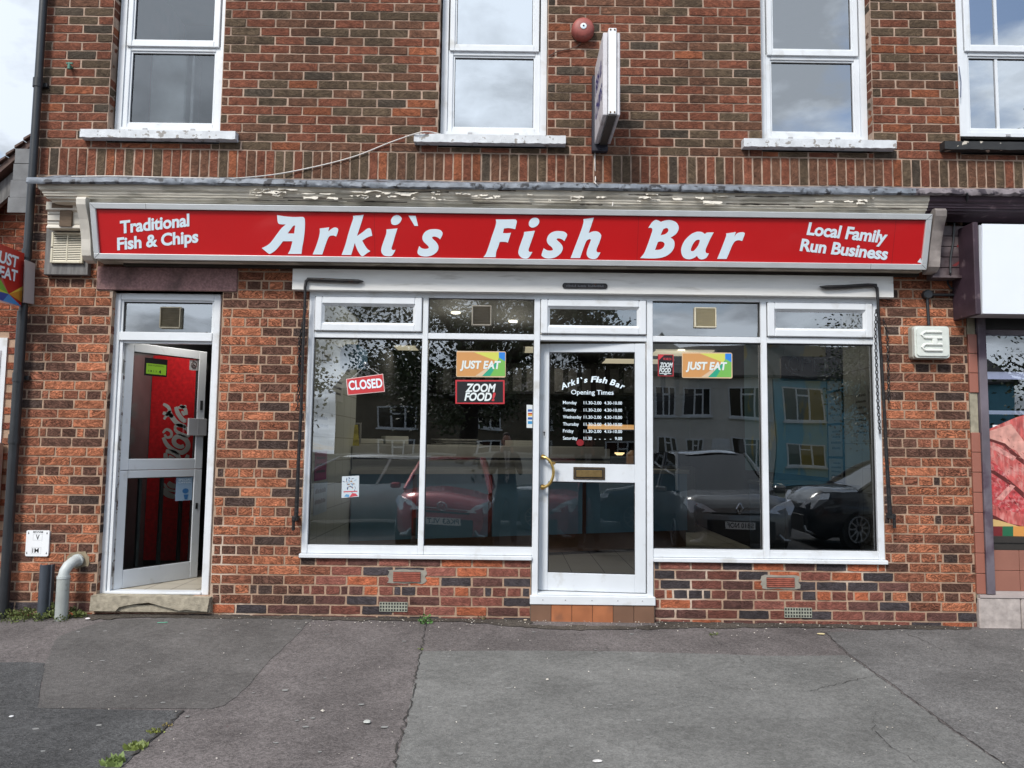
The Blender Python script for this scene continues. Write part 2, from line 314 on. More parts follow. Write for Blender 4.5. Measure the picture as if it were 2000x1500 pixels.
def text_px(m, s, pl, pr, pt, Y, **k):
    """pl/pr: baseline ends in photo pixels, pt: a pixel cap-height above pl; lies on the plane y = Y"""
    a = at(*pl, Y); b = at(*pr, Y); t = at(*pt, Y)
    text(m, s, (a[0], Y, a[1]), (b[0] - a[0], 0, b[1] - a[1]), (t[0] - a[0], 0, t[1] - a[1]), **k)
def outline(m, pts, fn, mi=None, depth=None):
    from mathutils.geometry import tessellate_polygon
    loops = pts if isinstance(pts[0][0], (tuple, list)) else [pts]
    flat = [q for l in loops for q in l]
    tri = tessellate_polygon([[Vector((q[0], q[1], 0)) for q in l] for l in loops])
    if depth:
        n = len(flat); vs = [fn(q[0], q[1], 0) for q in flat] + [fn(q[0], q[1], depth) for q in flat]
        fs = [tuple(t) for t in tri] + [tuple(i + n for i in t) for t in tri]; b = 0
        for l in loops:
            k = len(l); fs += [(b + i, b + (i + 1) % k, n + b + (i + 1) % k, n + b + i) for i in range(k)]; b += k
        m.add(vs, fs, mi)
    else: m.add([fn(q[0], q[1], 0) for q in flat], [tuple(t) for t in tri], mi)
def rrect(x0, x1, z0, z1, r, n=4):
    out = []
    for cx, cz, a in ((x1 - r, z1 - r, 0), (x0 + r, z1 - r, 90), (x0 + r, z0 + r, 180), (x1 - r, z0 + r, 270)):
        for k in range(n + 1):
            t = math.radians(a + 90 * k / n); out.append((cx + r * math.cos(t), cz + r * math.sin(t)))
    return out
# ------------------------------------------------------------------ ground, pavement, road
def mk_tarmac(name, color, var=0.16, speck=0.5):
    m = mk(name, color, 0.92, var=var, vs=2.2, spec=0.2)
    nt = m.node_tree; N = nt.nodes; L = nt.links; b = N['Principled BSDF']; src = b.inputs['Base Color'].links[0].from_socket
    tc = N.new('ShaderNodeTexCoord'); v = N.new('ShaderNodeTexVoronoi'); v.inputs['Scale'].default_value = 140; L.new(tc.outputs['Object'], v.inputs['Vector'])
    sp = N.new('ShaderNodeSeparateColor'); L.new(v.outputs['Color'], sp.inputs[0])
    mr = N.new('ShaderNodeMapRange'); mr.inputs[1].default_value = 0.0; mr.inputs[2].default_value = 1.0; mr.inputs[3].default_value = 1 - speck; mr.inputs[4].default_value = 1 + speck; L.new(sp.outputs[0], mr.inputs[0])
    s1 = N.new('ShaderNodeVectorMath'); s1.operation = 'SCALE'; L.new(src, s1.inputs[0]); L.new(mr.outputs[0], s1.inputs['Scale'])
    n = N.new('ShaderNodeTexNoise'); n.inputs['Scale'].default_value = 26; n.inputs['Detail'].default_value = 6; n.inputs['Roughness'].default_value = 0.7; L.new(tc.outputs['Object'], n.inputs['Vector'])
    m2 = N.new('ShaderNodeMapRange'); m2.inputs[1].default_value = 0.3; m2.inputs[2].default_value = 0.7; m2.inputs[3].default_value = 0.78; m2.inputs[4].default_value = 1.22; L.new(n.outputs[0], m2.inputs[0])
    s2 = N.new('ShaderNodeVectorMath'); s2.operation = 'SCALE'; L.new(s1.outputs[0], s2.inputs[0]); L.new(m2.outputs[0], s2.inputs['Scale'])
    L.new(s2.outputs[0], b.inputs['Base Color'])
    n3 = N.new('ShaderNodeTexNoise'); n3.inputs['Scale'].default_value = 1.3; n3.inputs['Detail'].default_value = 8; n3.inputs['Roughness'].default_value = 0.65; n3.inputs['Distortion'].default_value = 0.6; L.new(tc.outputs['Object'], n3.inputs['Vector'])
    m3 = N.new('ShaderNodeMapRange'); m3.inputs[1].default_value = 0.35; m3.inputs[2].default_value = 0.68; m3.inputs[3].default_value = 1.14; m3.inputs[4].default_value = 0.80; L.new(n3.outputs[0], m3.inputs[0])
    s3 = N.new('ShaderNodeVectorMath'); s3.operation = 'SCALE'; L.new(s2.outputs[0], s3.inputs[0]); L.new(m3.outputs[0], s3.inputs['Scale']); L.new(s3.outputs[0], b.inputs['Base Color'])
    bp = N.new('ShaderNodeBump'); bp.inputs['Strength'].default_value = 0.7; bp.inputs['Distance'].default_value = 0.004
    L.new(v.outputs['Distance'], bp.inputs['Height']); L.new(bp.outputs[0], b.inputs['Normal'])
    return m
TAR = mk_tarmac('old_reddish_tarmac', (0.132, 0.117, 0.113), .2, .34); TAR1 = mk_tarmac('dusty_tarmac', (0.112, 0.105, 0.100), 0.12, 0.22)
TAR2 = mk_tarmac('dark_tarmac', (0.078, 0.078, 0.078), 0.15, 0.4); TAR3 = mk_tarmac('grey_tarmac', (0.158, 0.156, 0.148), 0.14, 0.2); TAR4 = mk_tarmac('brown_grey_tarmac', (0.132, 0.127, 0.123), 0.15, 0.28)
ROAD = mk_tarmac('road_tarmac', (0.07, 0.07, 0.072))
KERB_Y = -6.45
def sheet(m, x0, x1, y0, y1, nx, ny, f):
    vs = [(x0 + (x1 - x0) * i / nx, y0 + (y1 - y0) * j / ny) for j in range(ny + 1) for i in range(nx + 1)]
    m.add([(x, y, f(x, y)) for x, y in vs], [(j * (nx + 1) + i, j * (nx + 1) + i + 1, (j + 1) * (nx + 1) + i + 1, (j + 1) * (nx + 1) + i) for j in range(ny) for i in range(nx)])
m = MB(); sheet(m, -14, 16, KERB_Y, 0.12, 120, 26, lambda x, y: ground_z(x, y)); put('pavement', m, TAR, kind='structure', smooth=True)
RZ = ground_z(0, KERB_Y) - 0.11
m = MB(); sheet(m, -140, 140, -140, 160, 2, 2, lambda x, y: RZ - 0.02); put('ground', m, mk('verge_soil', (0.08, 0.085, 0.06), 0.95, var=0.3, vs=1.5), kind='structure')
m = MB(); sheet(m, -60, 60, -15.5, KERB_Y - 0.1, 4, 2, lambda x, y: RZ + 0.03); put('road', m, ROAD, kind='structure')
m = MB()
for i in range(34):
    x = -15 + i * 0.915; m.box(x, x + 0.905, KERB_Y - 0.13, KERB_Y, RZ - 0.05, ground_z(x + .45, KERB_Y) - 0.004, bev=0.015)
put('kerb', m, mk('kerb_concrete', (0.27, 0.26, 0.24), 0.9, var=0.15), kind='structure')
m = MB(); sheet(m, -60, 60, -19.0, -15.5, 4, 2, lambda x, y: RZ + 0.13); put('far_pavement', m, TAR4, kind='structure')
m = MB()
for i in range(14): m.box(-26 + i * 4, -24 + i * 4, -11.9, -11.8, RZ + 0.031, RZ + 0.034)
put('road_markings', m, mk('road_paint', (0.6, 0.6, 0.58), 0.8, var=0.15, vs=20), kind='structure')
def ground_patch(name, px, mat, lift, jit=0.006):
    pts = []
    n = len(px)
    for i in range(n):
        a = on_ground(*px[i]); b = on_ground(*px[(i + 1) % n]); k = max(1, int((b - a).length / 0.06))
        for j in range(k):
            q = a.lerp(b, j / k); pts.append((q.x + random.uniform(-jit, jit), q.y + random.uniform(-jit, jit)))
    # fill on a fine grid so the sheet follows the slope
    import bmesh
    bm = bmesh.new(); vs = [bm.verts.new((x, y, 0)) for x, y in pts]; f = bm.faces.new(vs); bmesh.ops.triangulate(bm, faces=[f])
    xs = [p[0] for p in pts]; ys = [p[1] for p in pts]
    k = math.floor(min(xs) / .4) * .4
    while k < max(xs): bmesh.ops.bisect_plane(bm, geom=bm.verts[:] + bm.edges[:] + bm.faces[:], plane_co=(k, 0, 0), plane_no=(1, 0, 0)); k += .25
    k = math.floor(min(ys) / .4) * .4
    while k < max(ys): bmesh.ops.bisect_plane(bm, geom=bm.verts[:] + bm.edges[:] + bm.faces[:], plane_co=(0, k, 0), plane_no=(0, 1, 0)); k += .25
    for v in bm.verts: v.co.z = ground_z(v.co.x, v.co.y) + lift
    m = MB(); bm.verts.index_update(); m.add([tuple(v.co) for v in bm.verts], [tuple(v.index for v in f.verts) for f in bm.faces]); bm.free()
    put(name, m, mat, kind='structure', smooth=True)
ground_patch('pavement_patch', [(205, 1212), (330, 1207), (612, 1207), (570, 1250), (530, 1288), (480, 1345), (440, 1378), (410, 1385), (230, 1384), (75, 1383), (85, 1310), (90, 1294), (110, 1245)], TAR1, 0.0025)
ground_patch('pavement_patch', [(-260, 1292), (88, 1296), (83, 1320), (73, 1384), (230, 1387), (358, 1389), (318, 1430), (262, 1475), (180, 1560), (150, 1620), (-300, 1620)], TAR2, 0.0035)
ground_patch('pavement_patch', [(822, 1273), (1000, 1271), (1200, 1273), (1400, 1278), (1520, 1282), (1655, 1280), (1735, 1335), (1850, 1420), (1972, 1502), (2100, 1600), (760, 1600), (771, 1500), (792, 1420), (808, 1340)], TAR3, 0.0025)
ground_patch('pavement_patch', [(1612, 1236), (1760, 1230), (2060, 1231), (2300, 1240), (2300, 1600), (2105, 1600), (1975, 1502), (1853, 1418), (1738, 1333), (1658, 1278)], TAR4, 0.003)
ground_patch('wall_foot_dirt', [(172, 1198), (400, 1200), (700, 1204), (1036, 1209), (1040, 1222), (1280, 1224), (1285, 1216), (1600, 1219), (1900, 1224), (1900, 1232), (1500, 1226), (1100, 1232), (900, 1216), (600, 1211), (300, 1207), (180, 1212)], mk_tarmac('damp_dirt', (0.072, 0.062, 0.052), 0.3, .5), 0.0045, .028)
CRK = mk('crack_dirt', (0.035, 0.031, 0.027), 0.95, var=0.3, vs=30)
def crack(px, w0, w1=None, jit=0.012, lift=0.0072):
    w1 = w1 or w0; P = [on_ground(*p) for p in px]; pts = []
    for i in range(len(P) - 1):
        k = max(2, int((P[i + 1] - P[i]).length / 0.03))
        for j in range(k): pts.append(P[i].lerp(P[i + 1], j / k))
    pts.append(P[-1]); n = len(pts); a = []; 
    for i, p in enumerate(pts):
        d = (pts[min(i + 1, n - 1)] - pts[max(i - 1, 0)]); d.z = 0; d.normalize(); q = Vector((-d.y, d.x, 0)); o = random.uniform(-jit, jit)
        w = (w0 + (w1 - w0) * i / n) * random.uniform(0.3, 1.3); x0 = p + q * (o - w / 2); x1 = p + q * (o + w / 2)
        a += [(x0.x, x0.y, ground_z(x0.x, x0.y) + lift), (x1.x, x1.y, ground_z(x1.x, x1.y) + lift)]
    m = MB(); m.add(a, [(2 * i, 2 * i + 1, 2 * i + 3, 2 * i + 2) for i in range(n - 1)]); return m
for px, a, b in (([(832, 1215), (826, 1255), (818, 1290), (808, 1345), (800, 1385), (785, 1430), (770, 1502)], .006, .009),
                 ([(358, 1389), (318, 1430), (255, 1478)], .010, .016),
                 ([(1612, 1236), (1655, 1280), (1735, 1335), (1850, 1420), (1972, 1502)], .0045, .0045), ([(1750, 1232), (1800, 1250), (1842, 1272)], .005, .003),
                 ([(1380, 1232), (1410, 1262), (1436, 1278), (1454, 1297)], .004, .003), ([(1120, 1240), (1165, 1258), (1195, 1271), (1110, 1285)], .004, .003),
                 ([(1375, 1325), (1410, 1342), (1450, 1350), (1480, 1345)], .003, .003), ([(1580, 1352), (1650, 1335), (1712, 1320)], .004, .003), ([(1705, 1430), (1740, 1462), (1790, 1490)], .004, .003),
                 ([(1712, 1390), (1705, 1430)], .002, .002)):
    put('pavement_crack', crack(px, a, b), CRK, kind='structure')
m = MB(); r2 = random.Random(5)
for i in range(75):
    p = on_ground(r2.uniform(20, 1990), 1225 + 270 * r2.random() ** 1.3)
    R = r2.uniform(.006, .02); h = ground_z(p.x, p.y) + 0.0046; n = 9
    m.add([(p.x + R * math.cos(6.283 * k / n) * r2.uniform(.7, 1.2), p.y + R * .8 * math.sin(6.283 * k / n) * r2.uniform(.7, 1.2), h + 0.0002 * (k % 2)) for k in range(n)], [tuple(range(n))])
put('chewing_gum_spots', m, mk('old_gum', (0.24, 0.24, 0.23), 0.8, var=0.2), kind='stuff', label='flattened pale chewing gum spots all over the pavement', cat='gum spots')
m = MB()
for i in range(380):
    if i < 250: px = r2.uniform(420, 1890); py = 1203 + px * .009 + abs(r2.gauss(0, 9))
    else: px = r2.uniform(0, 2000); py = 1225 + 270 * r2.random()
    p = on_ground(px, py); s = r2.uniform(.002, .006) * (2.0 if r2.random() < .06 else 1); h = ground_z(p.x, p.y) + 0.006; a = r2.uniform(0, 3.14)
    c, q = math.cos(a) * s, math.sin(a) * s
    m.add([(p.x + c, p.y + q, h + s * .3), (p.x - q, p.y + c * .6, h), (p.x - c, p.y - q, h + s * .5), (p.x + q, p.y - c * .6, h), (p.x, p.y, h + s)], [(0, 1, 4), (1, 2, 4), (2, 3, 4), (3, 0, 4)])
put('grit', m, mk('pale_grit', (0.50, 0.46, 0.40), 0.9, var=0.5, vs=9), kind='stuff', label='pale grit and crumbs scattered along the foot of the wall', cat='grit')

# ------------------------------------------------------------------ the brick building
B = root('brick_building', (0, 0, 0), 'brown and orange brick building holding the fish bar with three white windows above', 'building')
rb = random.Random(11)
UPC = [((.190, .066, .038), 40), ((.140, .066, .040), 28), ((.105, .072, .045), 24), ((.26, .085, .040), 7), ((.072, .055, .040), 5)]
LOC = [((.46, .165, .085), 30), ((.28, .105, .062), 26), ((.140, .068, .048), 28), ((.085, .056, .047), 8), ((.36, .13, .070), 10)]
PLC = [((.21, .075, .055), 32), ((.13, .06, .05), 22), ((.062, .052, .056), 26), ((.42, .125, .06), 14), ((.27, .10, .075), 10)]
def pick(pal):
    t = rb.uniform(0, sum(w for _, w in pal))
    for c, w in pal:
        t -= w
        if t <= 0: k = rb.uniform(.82, 1.18); return tuple(q * k for q in c)
    return pal[0][0]
def brick(m, T, u0, u1, v0, v1, c, dep=0.007, jit=0.0024):
    if u1 - u0 < 0.018 or v1 - v0 < 0.012: return
    nu = max(1, int(round((u1 - u0) / 0.038))); nv = max(1, int(round((v1 - v0) / 0.034)))
    base = rb.uniform(-.0025, .001); bo = (rb.random(), rb.random(), rb.random()); vs = []; fs = []
    for j in range(nv + 1):
        for i in range(nu + 1):
            u = u0 + (u1 - u0) * i / nu; v = v0 + (v1 - v0) * j / nv; w = base + rb.uniform(-.001, .001)
            if i in (0, nu): u += (1 if i == 0 else -1) * rb.uniform(.0005, jit * 1.6); w += .0007
            if j in (0, nv): v += (1 if j == 0 else -1) * rb.uniform(-.0006, jit * .8); w += .0007
            if i in (0, nu) and j in (0, nv): v += (1 if j == 0 else -1) * rb.uniform(0, .0014)
            vs.append(T(u, v, w))
    for j in range(nv):
        for i in range(nu): a = j * (nu + 1) + i; fs.append((a, a + 1, a + nu + 2, a + nu + 1))
    ring = [i for i in range(nu + 1)] + [j * (nu + 1) + nu for j in range(1, nv + 1)] + [nv * (nu + 1) + i for i in range(nu - 1, -1, -1)] + [j * (nu + 1) for j in range(nv - 1, 0, -1)]
    nb = len(vs)
    for k in ring:
        i, j = k % (nu + 1), k // (nu + 1); vs.append(T(u0 + (u1 - u0) * i / nu, v0 + (v1 - v0) * j / nv, dep + .004))
    R = len(ring)
    for q in range(R): fs.append((ring[q], ring[(q + 1) % R], nb + (q + 1) % R, nb + q))
    m.add(vs, fs); m.c += [c] * len(vs); m.o += [bo] * len(vs)
def newbricks(): m = MB(); m.c = []; m.o = []; return m
FRONT = lambda u, v, w: (u, w, v)
def clip(u0, u1, v0, v1, holes):
    """pieces of the brick left outside the holes"""
    seg = [(u0, u1, v0, v1)]
    for hx0, hx1, hz0, hz1 in holes:
        out = []
        for a, b, c, d in seg:
            if b <= hx0 or a >= hx1 or d <= hz0 or c >= hz1: out.append((a, b, c, d)); continue
            if a < hx0 - .012: out.append((a, hx0 - .004, c, d))
            if b > hx1 + .012: out.append((hx1 + .004, b, c, d))
            aa, bb = max(a, hx0), min(b, hx1)
            if d > hz1 + .02 and bb - aa > .02: out.append((aa, bb, hz1 + .004, d))
            if c < hz0 - .02 and bb - aa > .02: out.append((aa, bb, c, hz0 - .004))
        seg = out
    return seg
XL, XR = -3.80, 3.565
W1, W2, W3, W4 = (-3.21, -2.32), (-.59, .277), (1.991, 2.876), (3.572, 5.0)
WT = 5.45
SF = (-1.564, 2.882, 0.481, 2.53); DOORC = (0.188, 1.117, 0.156, 0.56); SD = (-3.098, -2.24, 0.183, 2.515)
UPHOLES = [(W1[0], W1[1], 3.70, WT), (W2[0], W2[1], 3.70, WT), (W3[0], W3[1], 3.70, WT), (W4[0], W4[1], 3.70, WT)]
LOHOLES = [SF, (0.186, 1.119, -.1, 0.56), SD, (-3.225, -2.126, 2.513, 2.672), (-3.11, -2.22, 0.068, 0.19), (XR, 9, -1, 3.43)]
CO = 0.0725
mu = newbricks(); x_end = 7.0
# soldier course
x = XL + .002
while x < x_end:
    for a, b, c, d in clip(x, x + .064, 3.433, 3.648, []): brick(mu, FRONT, a, b, c, d, pick(UPC))
    x += .0742
k = 0; z = 3.660
while z < 5.9:
    x = XL - (0 if k % 2 == 0 else .1185) ; first = True
    while x < x_end:
        u0 = max(x, XL + .001); u1 = x + .2255 + rb.uniform(-.002, .002)
        for p in clip(u0, u1, z + rb.uniform(-.001, .001), z + .0612, UPHOLES): brick(mu, FRONT, *p, pick(UPC))
        x += .237
    z += CO; k += 1
# reveals of the upper windows (left one faces right, right one faces left)
for X, sgn in ((W1[0], 1), (W3[1], -1), (W2[0], 1), (W2[1], -1), (W3[0], 1), (W1[1], -1)):
    z = 3.660; k = 0
    while z < 5.9:
        T = (lambda u, v, w, X=X, s=sgn: (X - s * w * .6, u, v))
        if z > 3.72: brick(mu, T, .006, .105 if k % 2 else .10, z, z + .0625, pick(UPC), dep=.006)
        z += CO; k += 1
put('upper_brickwork', mu, BR_UP, B)
# lower wall: three stretcher courses then one header course with closers
ml = newbricks(); mp = newbricks(); zc = 2.278
CL = 0.0728
for n in range(-18, 33):
    zz = zc - n * CL - .031
    if zz < -.28 or zz > 3.33: continue
    hdr = (n % 4 == 0)
    x = XL - (.02 if n % 2 else .1385)
    seq = 0
    while x < XR:
        if hdr: w = (.1035, .1035, .1035, .046, .1035, .1035, .050)[seq % 7]
        else: w = .227
        seq += 1
        for p in clip(max(x, XL + .001), min(x + w, XR), zz, zz + .0612, LOHOLES):
            inpl = (p[2] < 0.56 and -1.56 < p[0] < 2.87) or p[3] < .19 - .0
            brick(mp if inpl else ml, FRONT, *p, pick(PLC if inpl else LOC), jit=.004 if inpl else .0025)
        x += w + .0105
for X, sgn in ((SD[0], 1), (SD[1], -1)):
    for n in range(-4, 30):
        zz = zc - n * CL - .031
        if SD[2] < zz < SD[3] - .06: brick(ml, (lambda u, v, w, X=X, s=sgn: (X - s * w * .6, u, v)), .006, .075, zz, zz + .0625, pick(LOC), dep=.006)
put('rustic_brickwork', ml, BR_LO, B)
for sgn in (-1, 1):          # the plinth left and right of the entrance door
    mm = newbricks(); idx = {}
    for f in mp.f:
        if (mp.v[f[0]][0] > .6) != (sgn > 0): continue
        g = []
        for i in f:
            if i not in idx: idx[i] = len(mm.v); mm.v.append(mp.v[i]); mm.c.append(mp.c[i]); mm.o.append(mp.o[i])
            g.append(idx[i])
        mm.f.append(tuple(g)); mm.mi.append(0)
    put('plinth_brickwork', mm, BR_PL, B)
# mortar body behind the bricks
def mortar(m, X0, X1, Z0, Z1, holes, y0, y1):
    xs = sorted({X0, X1} | {min(max(h[i], X0), X1) for h in holes for i in (0, 1)}); zs = sorted({Z0, Z1} | {min(max(h[i], Z0), Z1) for h in holes for i in (2, 3)})
    for i in range(len(xs) - 1):
        for j in range(len(zs) - 1):
            cx, cz = (xs[i] + xs[i + 1]) / 2, (zs[j] + zs[j + 1]) / 2
            if any(h[0] < cx < h[1] and h[2] < cz < h[3] for h in holes): continue
            m.box(xs[i], xs[i + 1], y0, y1, zs[j], zs[j + 1])
m = MB(); mortar(m, XL + .004, 7.0, 3.42, 5.9, [(a + .006 * 0, b, c, d) for a, b, c, d in UPHOLES], .0045, .13); put('upper_mortar', m, MORT_U, B)
LH = [(a, b, c, d) for a, b, c, d in LOHOLES if a != -3.225 and a != -3.11]
m = MB(); mortar(m, XL + .004, XR, -.45, 3.42, LH[:3] + [(0.186, 1.119, -.45, 0.56)], .0045, .12); put('lower_mortar', m, MORT_L, B)
# flank wall going back and the inner skin / back of the building
m = MB(); m.box(XL + .003, XL + .2, .13, 7.0, -.4, 5.9); m.box(XL + .2, 7.0, 6.8, 7.0, -.4, 5.9); m.box(XL, 7.0, .0, 7.0, 5.9, 6.0); m.box(6.9, 7.0, .13, 6.8, -.4, 5.9)
put('flank_wall', m, mk('plain_brick_flank', (.2, .07, .04), .9, var=.2), B)
m = MB(); m.box(-4.0, 7.2, -.25, 7.2, 6.0, 6.12); put('eaves', m, UPVC, B)
# lintel, doorstep
m = MB(); m.box(-3.222, -2.128, -.012, .11, 2.515, 2.70, bev=.006); put('lintel', m, STONE, B)
pts = [(-3.11, .188), (-3.115, .075)]
for px, py in ((225, 1194), (232, 1186), (245, 1183), (262, 1180), (290, 1177), (315, 1184), (335, 1189), (350, 1193), (362, 1191), (404, 1195)):
    q = at(px, py, -.05); pts.append(q)
pts += [(-2.222, .182)]
m = MB(); m.prism(pts, -.05, .10, lambda u, v, a: (u, a, v)); m.box(-3.11, -2.222, -.03, .1, .07, .12); put('doorstep', m, STEPM, B)
# sills
def sill(x0, x1, z0, z1, mat):
    m = MB(); n = 40
    top = [(x0 + (x1 - x0) * i / n, -.075 + random.uniform(-.0015, .0015), z1 + random.uniform(-.001, .001)) for i in range(n + 1)]
    bot = [(t[0], t[1] + .002, z0 + random.uniform(-.003, .003)) for t in top]
    tb = [(t[0], .12, z1 + .012) for t in top]; bb = [(t[0], .0, z0) for t in top]
    N = n + 1; m.add(top + bot + tb + bb, [(i, i + 1, N + i + 1, N + i) for i in range(n)] + [(2 * N + i, 2 * N + i + 1, i + 1, i) for i in range(n)] + [(N + i, N + i + 1, 3 * N + i + 1, 3 * N + i) for i in range(n)] + [(0, N, 3 * N, 2 * N), (n, 2 * N + n, 3 * N + n, N + n)])
    return m
# upper windows: white sliding-look sash frames set back in the opening
def upper_window(x0, x1, zb, bars=False, Y=.085, parent=B, gl=None):
    fz1 = 5.5; w = put('upper_window', MB().box(x0, x0 + .05, Y, Y + .06, zb, fz1).box(x1 - .05, x1, Y, Y + .06, zb, fz1).box(x0 + .05, x1 - .05, Y, Y + .06, zb, zb + .03), UPVC, parent)
    mid = zb + .715
    def sash(z0, z1, y, side, rail, nm):
        a, b = x0 + side, x1 - side
        m = MB(); t = .042
        m.box(a, a + t, y, y + .045, z0, z1, bev=.004).box(b - t, b, y, y + .045, z0, z1, bev=.004).box(a + t, b - t, y + .001, y + .045, z0, z0 + rail, bev=.004).box(a + t, b - t, y + .001, y + .045, z1 - t, z1, bev=.004)
        # beading
        m.box(a + t, a + t + .012, y + .012, y + .04, z0 + rail, z1 - t).box(b - t - .012, b - t, y + .012, y + .04, z0 + rail, z1 - t).box(a + t + .012, b - t - .012, y + .012, y + .04, z0 + rail, z0 + rail + .012).box(a + t + .012, b - t - .012, y + .012, y + .04, z1 - t - .012, z1 - t)
        if bars: [m.box(c_ - .011, c_ + .011, y + .018, y + .038, z0 + rail, z1 - t) for c_ in (3.905, 4.26, 4.615)]
        o = put(nm, m, UPVC, w)
        g = MB(); g.quad((a + t + .012, y + .03, z0 + rail + .012), (b - t - .012, y + .03, z0 + rail + .012), (b - t - .012, y + .03, z1 - t - .012), (a + t + .012, y + .03, z1 - t - .012))
        g2 = MB(); e = .004
        for q in ((a + t + .012, a + t + .012 + e, z0 + rail + .012, z1 - t - .012), (b - t - .012 - e, b - t - .012, z0 + rail + .012, z1 - t - .012)): g2.box(q[0], q[1], y + .026, y + .029, q[2], q[3])
        for q in ((z0 + rail + .012, z0 + rail + .012 + e), (z1 - t - .012 - e, z1 - t - .012)): g2.box(a + t + .012 + e, b - t - .012 - e, y + .026, y + .029, q[0], q[1])
        put('gasket', g2, GASK, w); put('glass', g, gl or GLU, w)
    sash(zb + .03, mid, Y + .012, .05, .036, 'lower_sash'); sash(mid - .012, fz1 - .04, Y - .006, .05 + .012, .05, 'upper_sash')
    m = MB()
    for f in (.28, .72):
        xx = x0 + (x1 - x0) * f; m.box(xx - .018, xx + .018, Y - .004, Y + .0, zb + .004, zb + .020)
    put('drain_cap', m, LGREY, w)
    m = MB(); m.box(x0 + .02, x1 - .02, .6, .62, zb, 5.6); return w
for (a, b), s in ((W1, (-3.384, -2.169)), (W2, (-.77, .422)), (W3, (1.821, 3.023))):
    w = upper_window(a + .012, b - .004, 3.835, gl=GLU1 if a < -3 else None)
    put('sill', sill(s[0], s[1], 3.712, 3.776, SILL), SILL, w)
z = at(960, 152, .2)[1]
put('roller_blind', MB().box(W2[0] + .05, W2[1] - .05, .2, .205, z, 5.5), mk('pale_blind', (.55, .57, .58), .8, var=.04), label='pale roller blind half lowered behind the middle upper window', cat='blind')
# net curtain, boiler and things seen through the left window
m = MB(); m.box(-3.10, -2.80, .45, .75, 3.98, 4.75, bev=.01); m.tube([(-2.76, .5, 4.0), (-2.76, .5, 4.7)], .015, 8); put('wall_boiler', m, mk('boiler_white', (.75, .78, .76), .4), label='white boiler on the wall behind the upper left window', cat='boiler')
m = MB(); m.box(-3.18, -2.35, .55, .6, 3.80, 3.90); m.box(-3.14, -2.86, .35, .6, 3.90, 3.925); put('worktop', m, mk('pale_worktop', (.4, .36, .3), .5), label='pale worktop edge seen through the upper left window', cat='worktop')
m = MB(); m.box(-3.6, 6.8, 2.2, 2.3, 3.45, 5.9); m.box(-3.6, 6.8, .14, 2.2, 3.45, 3.5); m.box(-1.4, -1.3, .14, 2.2, 3.5, 5.9); m.box(1.1, 1.2, .14, 2.2, 3.5, 5.9)
put('interior_wall', m, mk('dim_room_wall', (.16, .16, .165), .9, var=.1), kind='structure')
# ------------------------------------------------------------------ cornice, lead flashing, fascia boards and corbels
PROF = [(-.312, 3.256), (-.306, 3.246), (-.303, 3.222), (-.297, 3.212), (-.286, 3.205), (-.283, 3.190), (-.277, 3.186), (-.275, 3.174), (-.264, 3.170), (-.262, 3.158), (-.24, 3.152), (-.235, 3.140), (-.15, 3.130), (-.125, 3.110)]
def cornice(m, xa, xb, mitre):
    n = max(2, int((xb - xa) / .06)); P = len(PROF); rows = []
    for i in range(n + 1):
        row = []
        for k, (y, z) in enumerate(PROF):
            x = xa + (xb - xa) * i / n
            if mitre: x = max(x, xa) if i else xa - (-y - .125)
            row.append((x, y + random.uniform(-.0012, .0012), z + random.uniform(-.0012, .0012) - .004 * math.sin(x * .9)))
        rows.append(row)
    vs = [q for r in rows for q in r]; m.add(vs, [(i * P + k, (i + 1) * P + k, (i + 1) * P + k + 1, i * P + k + 1) for i in range(n) for k in range(P - 1)])
    if mitre:
        ret = [(rows[0][k][0], 0.0, PROF[k][1]) for k in range(P)]; b = len(m.v); m.v += ret; 
        b0 = b - len(vs)
        for k in range(P - 1): m.f.append((b0 + k, b0 + k + 1, b + k + 1, b + k)); m.mi.append(0)
m = MB(); cornice(m, -3.36, 3.14, True); m.box(-3.17, 3.17, -.118, .0, 2.72, 3.13); put('cornice', m, CREAM, B, smooth=True)
m = MB(); cornice(m, 3.141, 7.0, False); put('cornice', m, PLUM, B, smooth=True, label='plum painted cornice')
m = MB()
rf = random.Random(3)
for i in range(58):                                                  # curls of lifting paint on the cornice
    x = rf.choice([rf.uniform(-2.0, -.2), rf.uniform(-2.0, -.2), rf.uniform(-.3, 3.1)]); w = rf.uniform(.02, .15); h = rf.uniform(.008, .028); z = rf.uniform(3.175, 3.245); y = -.309
    n = rf.randint(3, 6); top = [(x + w * k / n, y - .001, z + rf.uniform(-.004, .004)) for k in range(n + 1)]; bot = [(x + w * k / n + rf.uniform(-.012, .012), y - rf.uniform(.004, .024), z - h * rf.uniform(.4, 1.1)) for k in range(n + 1)]
    m.add(top + bot, [(k, k + 1, n + 2 + k, n + 1 + k) for k in range(n)])
put('peeling_paint', m, CREAM2, B)
m = MB()
for i in range(18):                                                  # bare, dark patches under the lost paint
    x = rf.uniform(-2.1, 3.0); w = rf.uniform(.05, .45); z = rf.choice([3.250, 3.232, 3.181, 3.163]); y = {3.250: -.3095, 3.232: -.3055, 3.181: -.2785, 3.163: -.2655}[z]
    n = rf.randint(4, 9); m.add([(x + w * k / n, y - .0005, z - rf.uniform(.001, .006)) for k in range(n + 1)] + [(x + w * k / n, y - .0005, z + rf.uniform(.000, .006)) for k in range(n + 1)], [(k, k + 1, n + 2 + k, n + 1 + k) for k in range(n)])
put('bare_timber', m, mk('rotten_timber', (.075, .06, .048), .9, var=.3, vs=20), B)
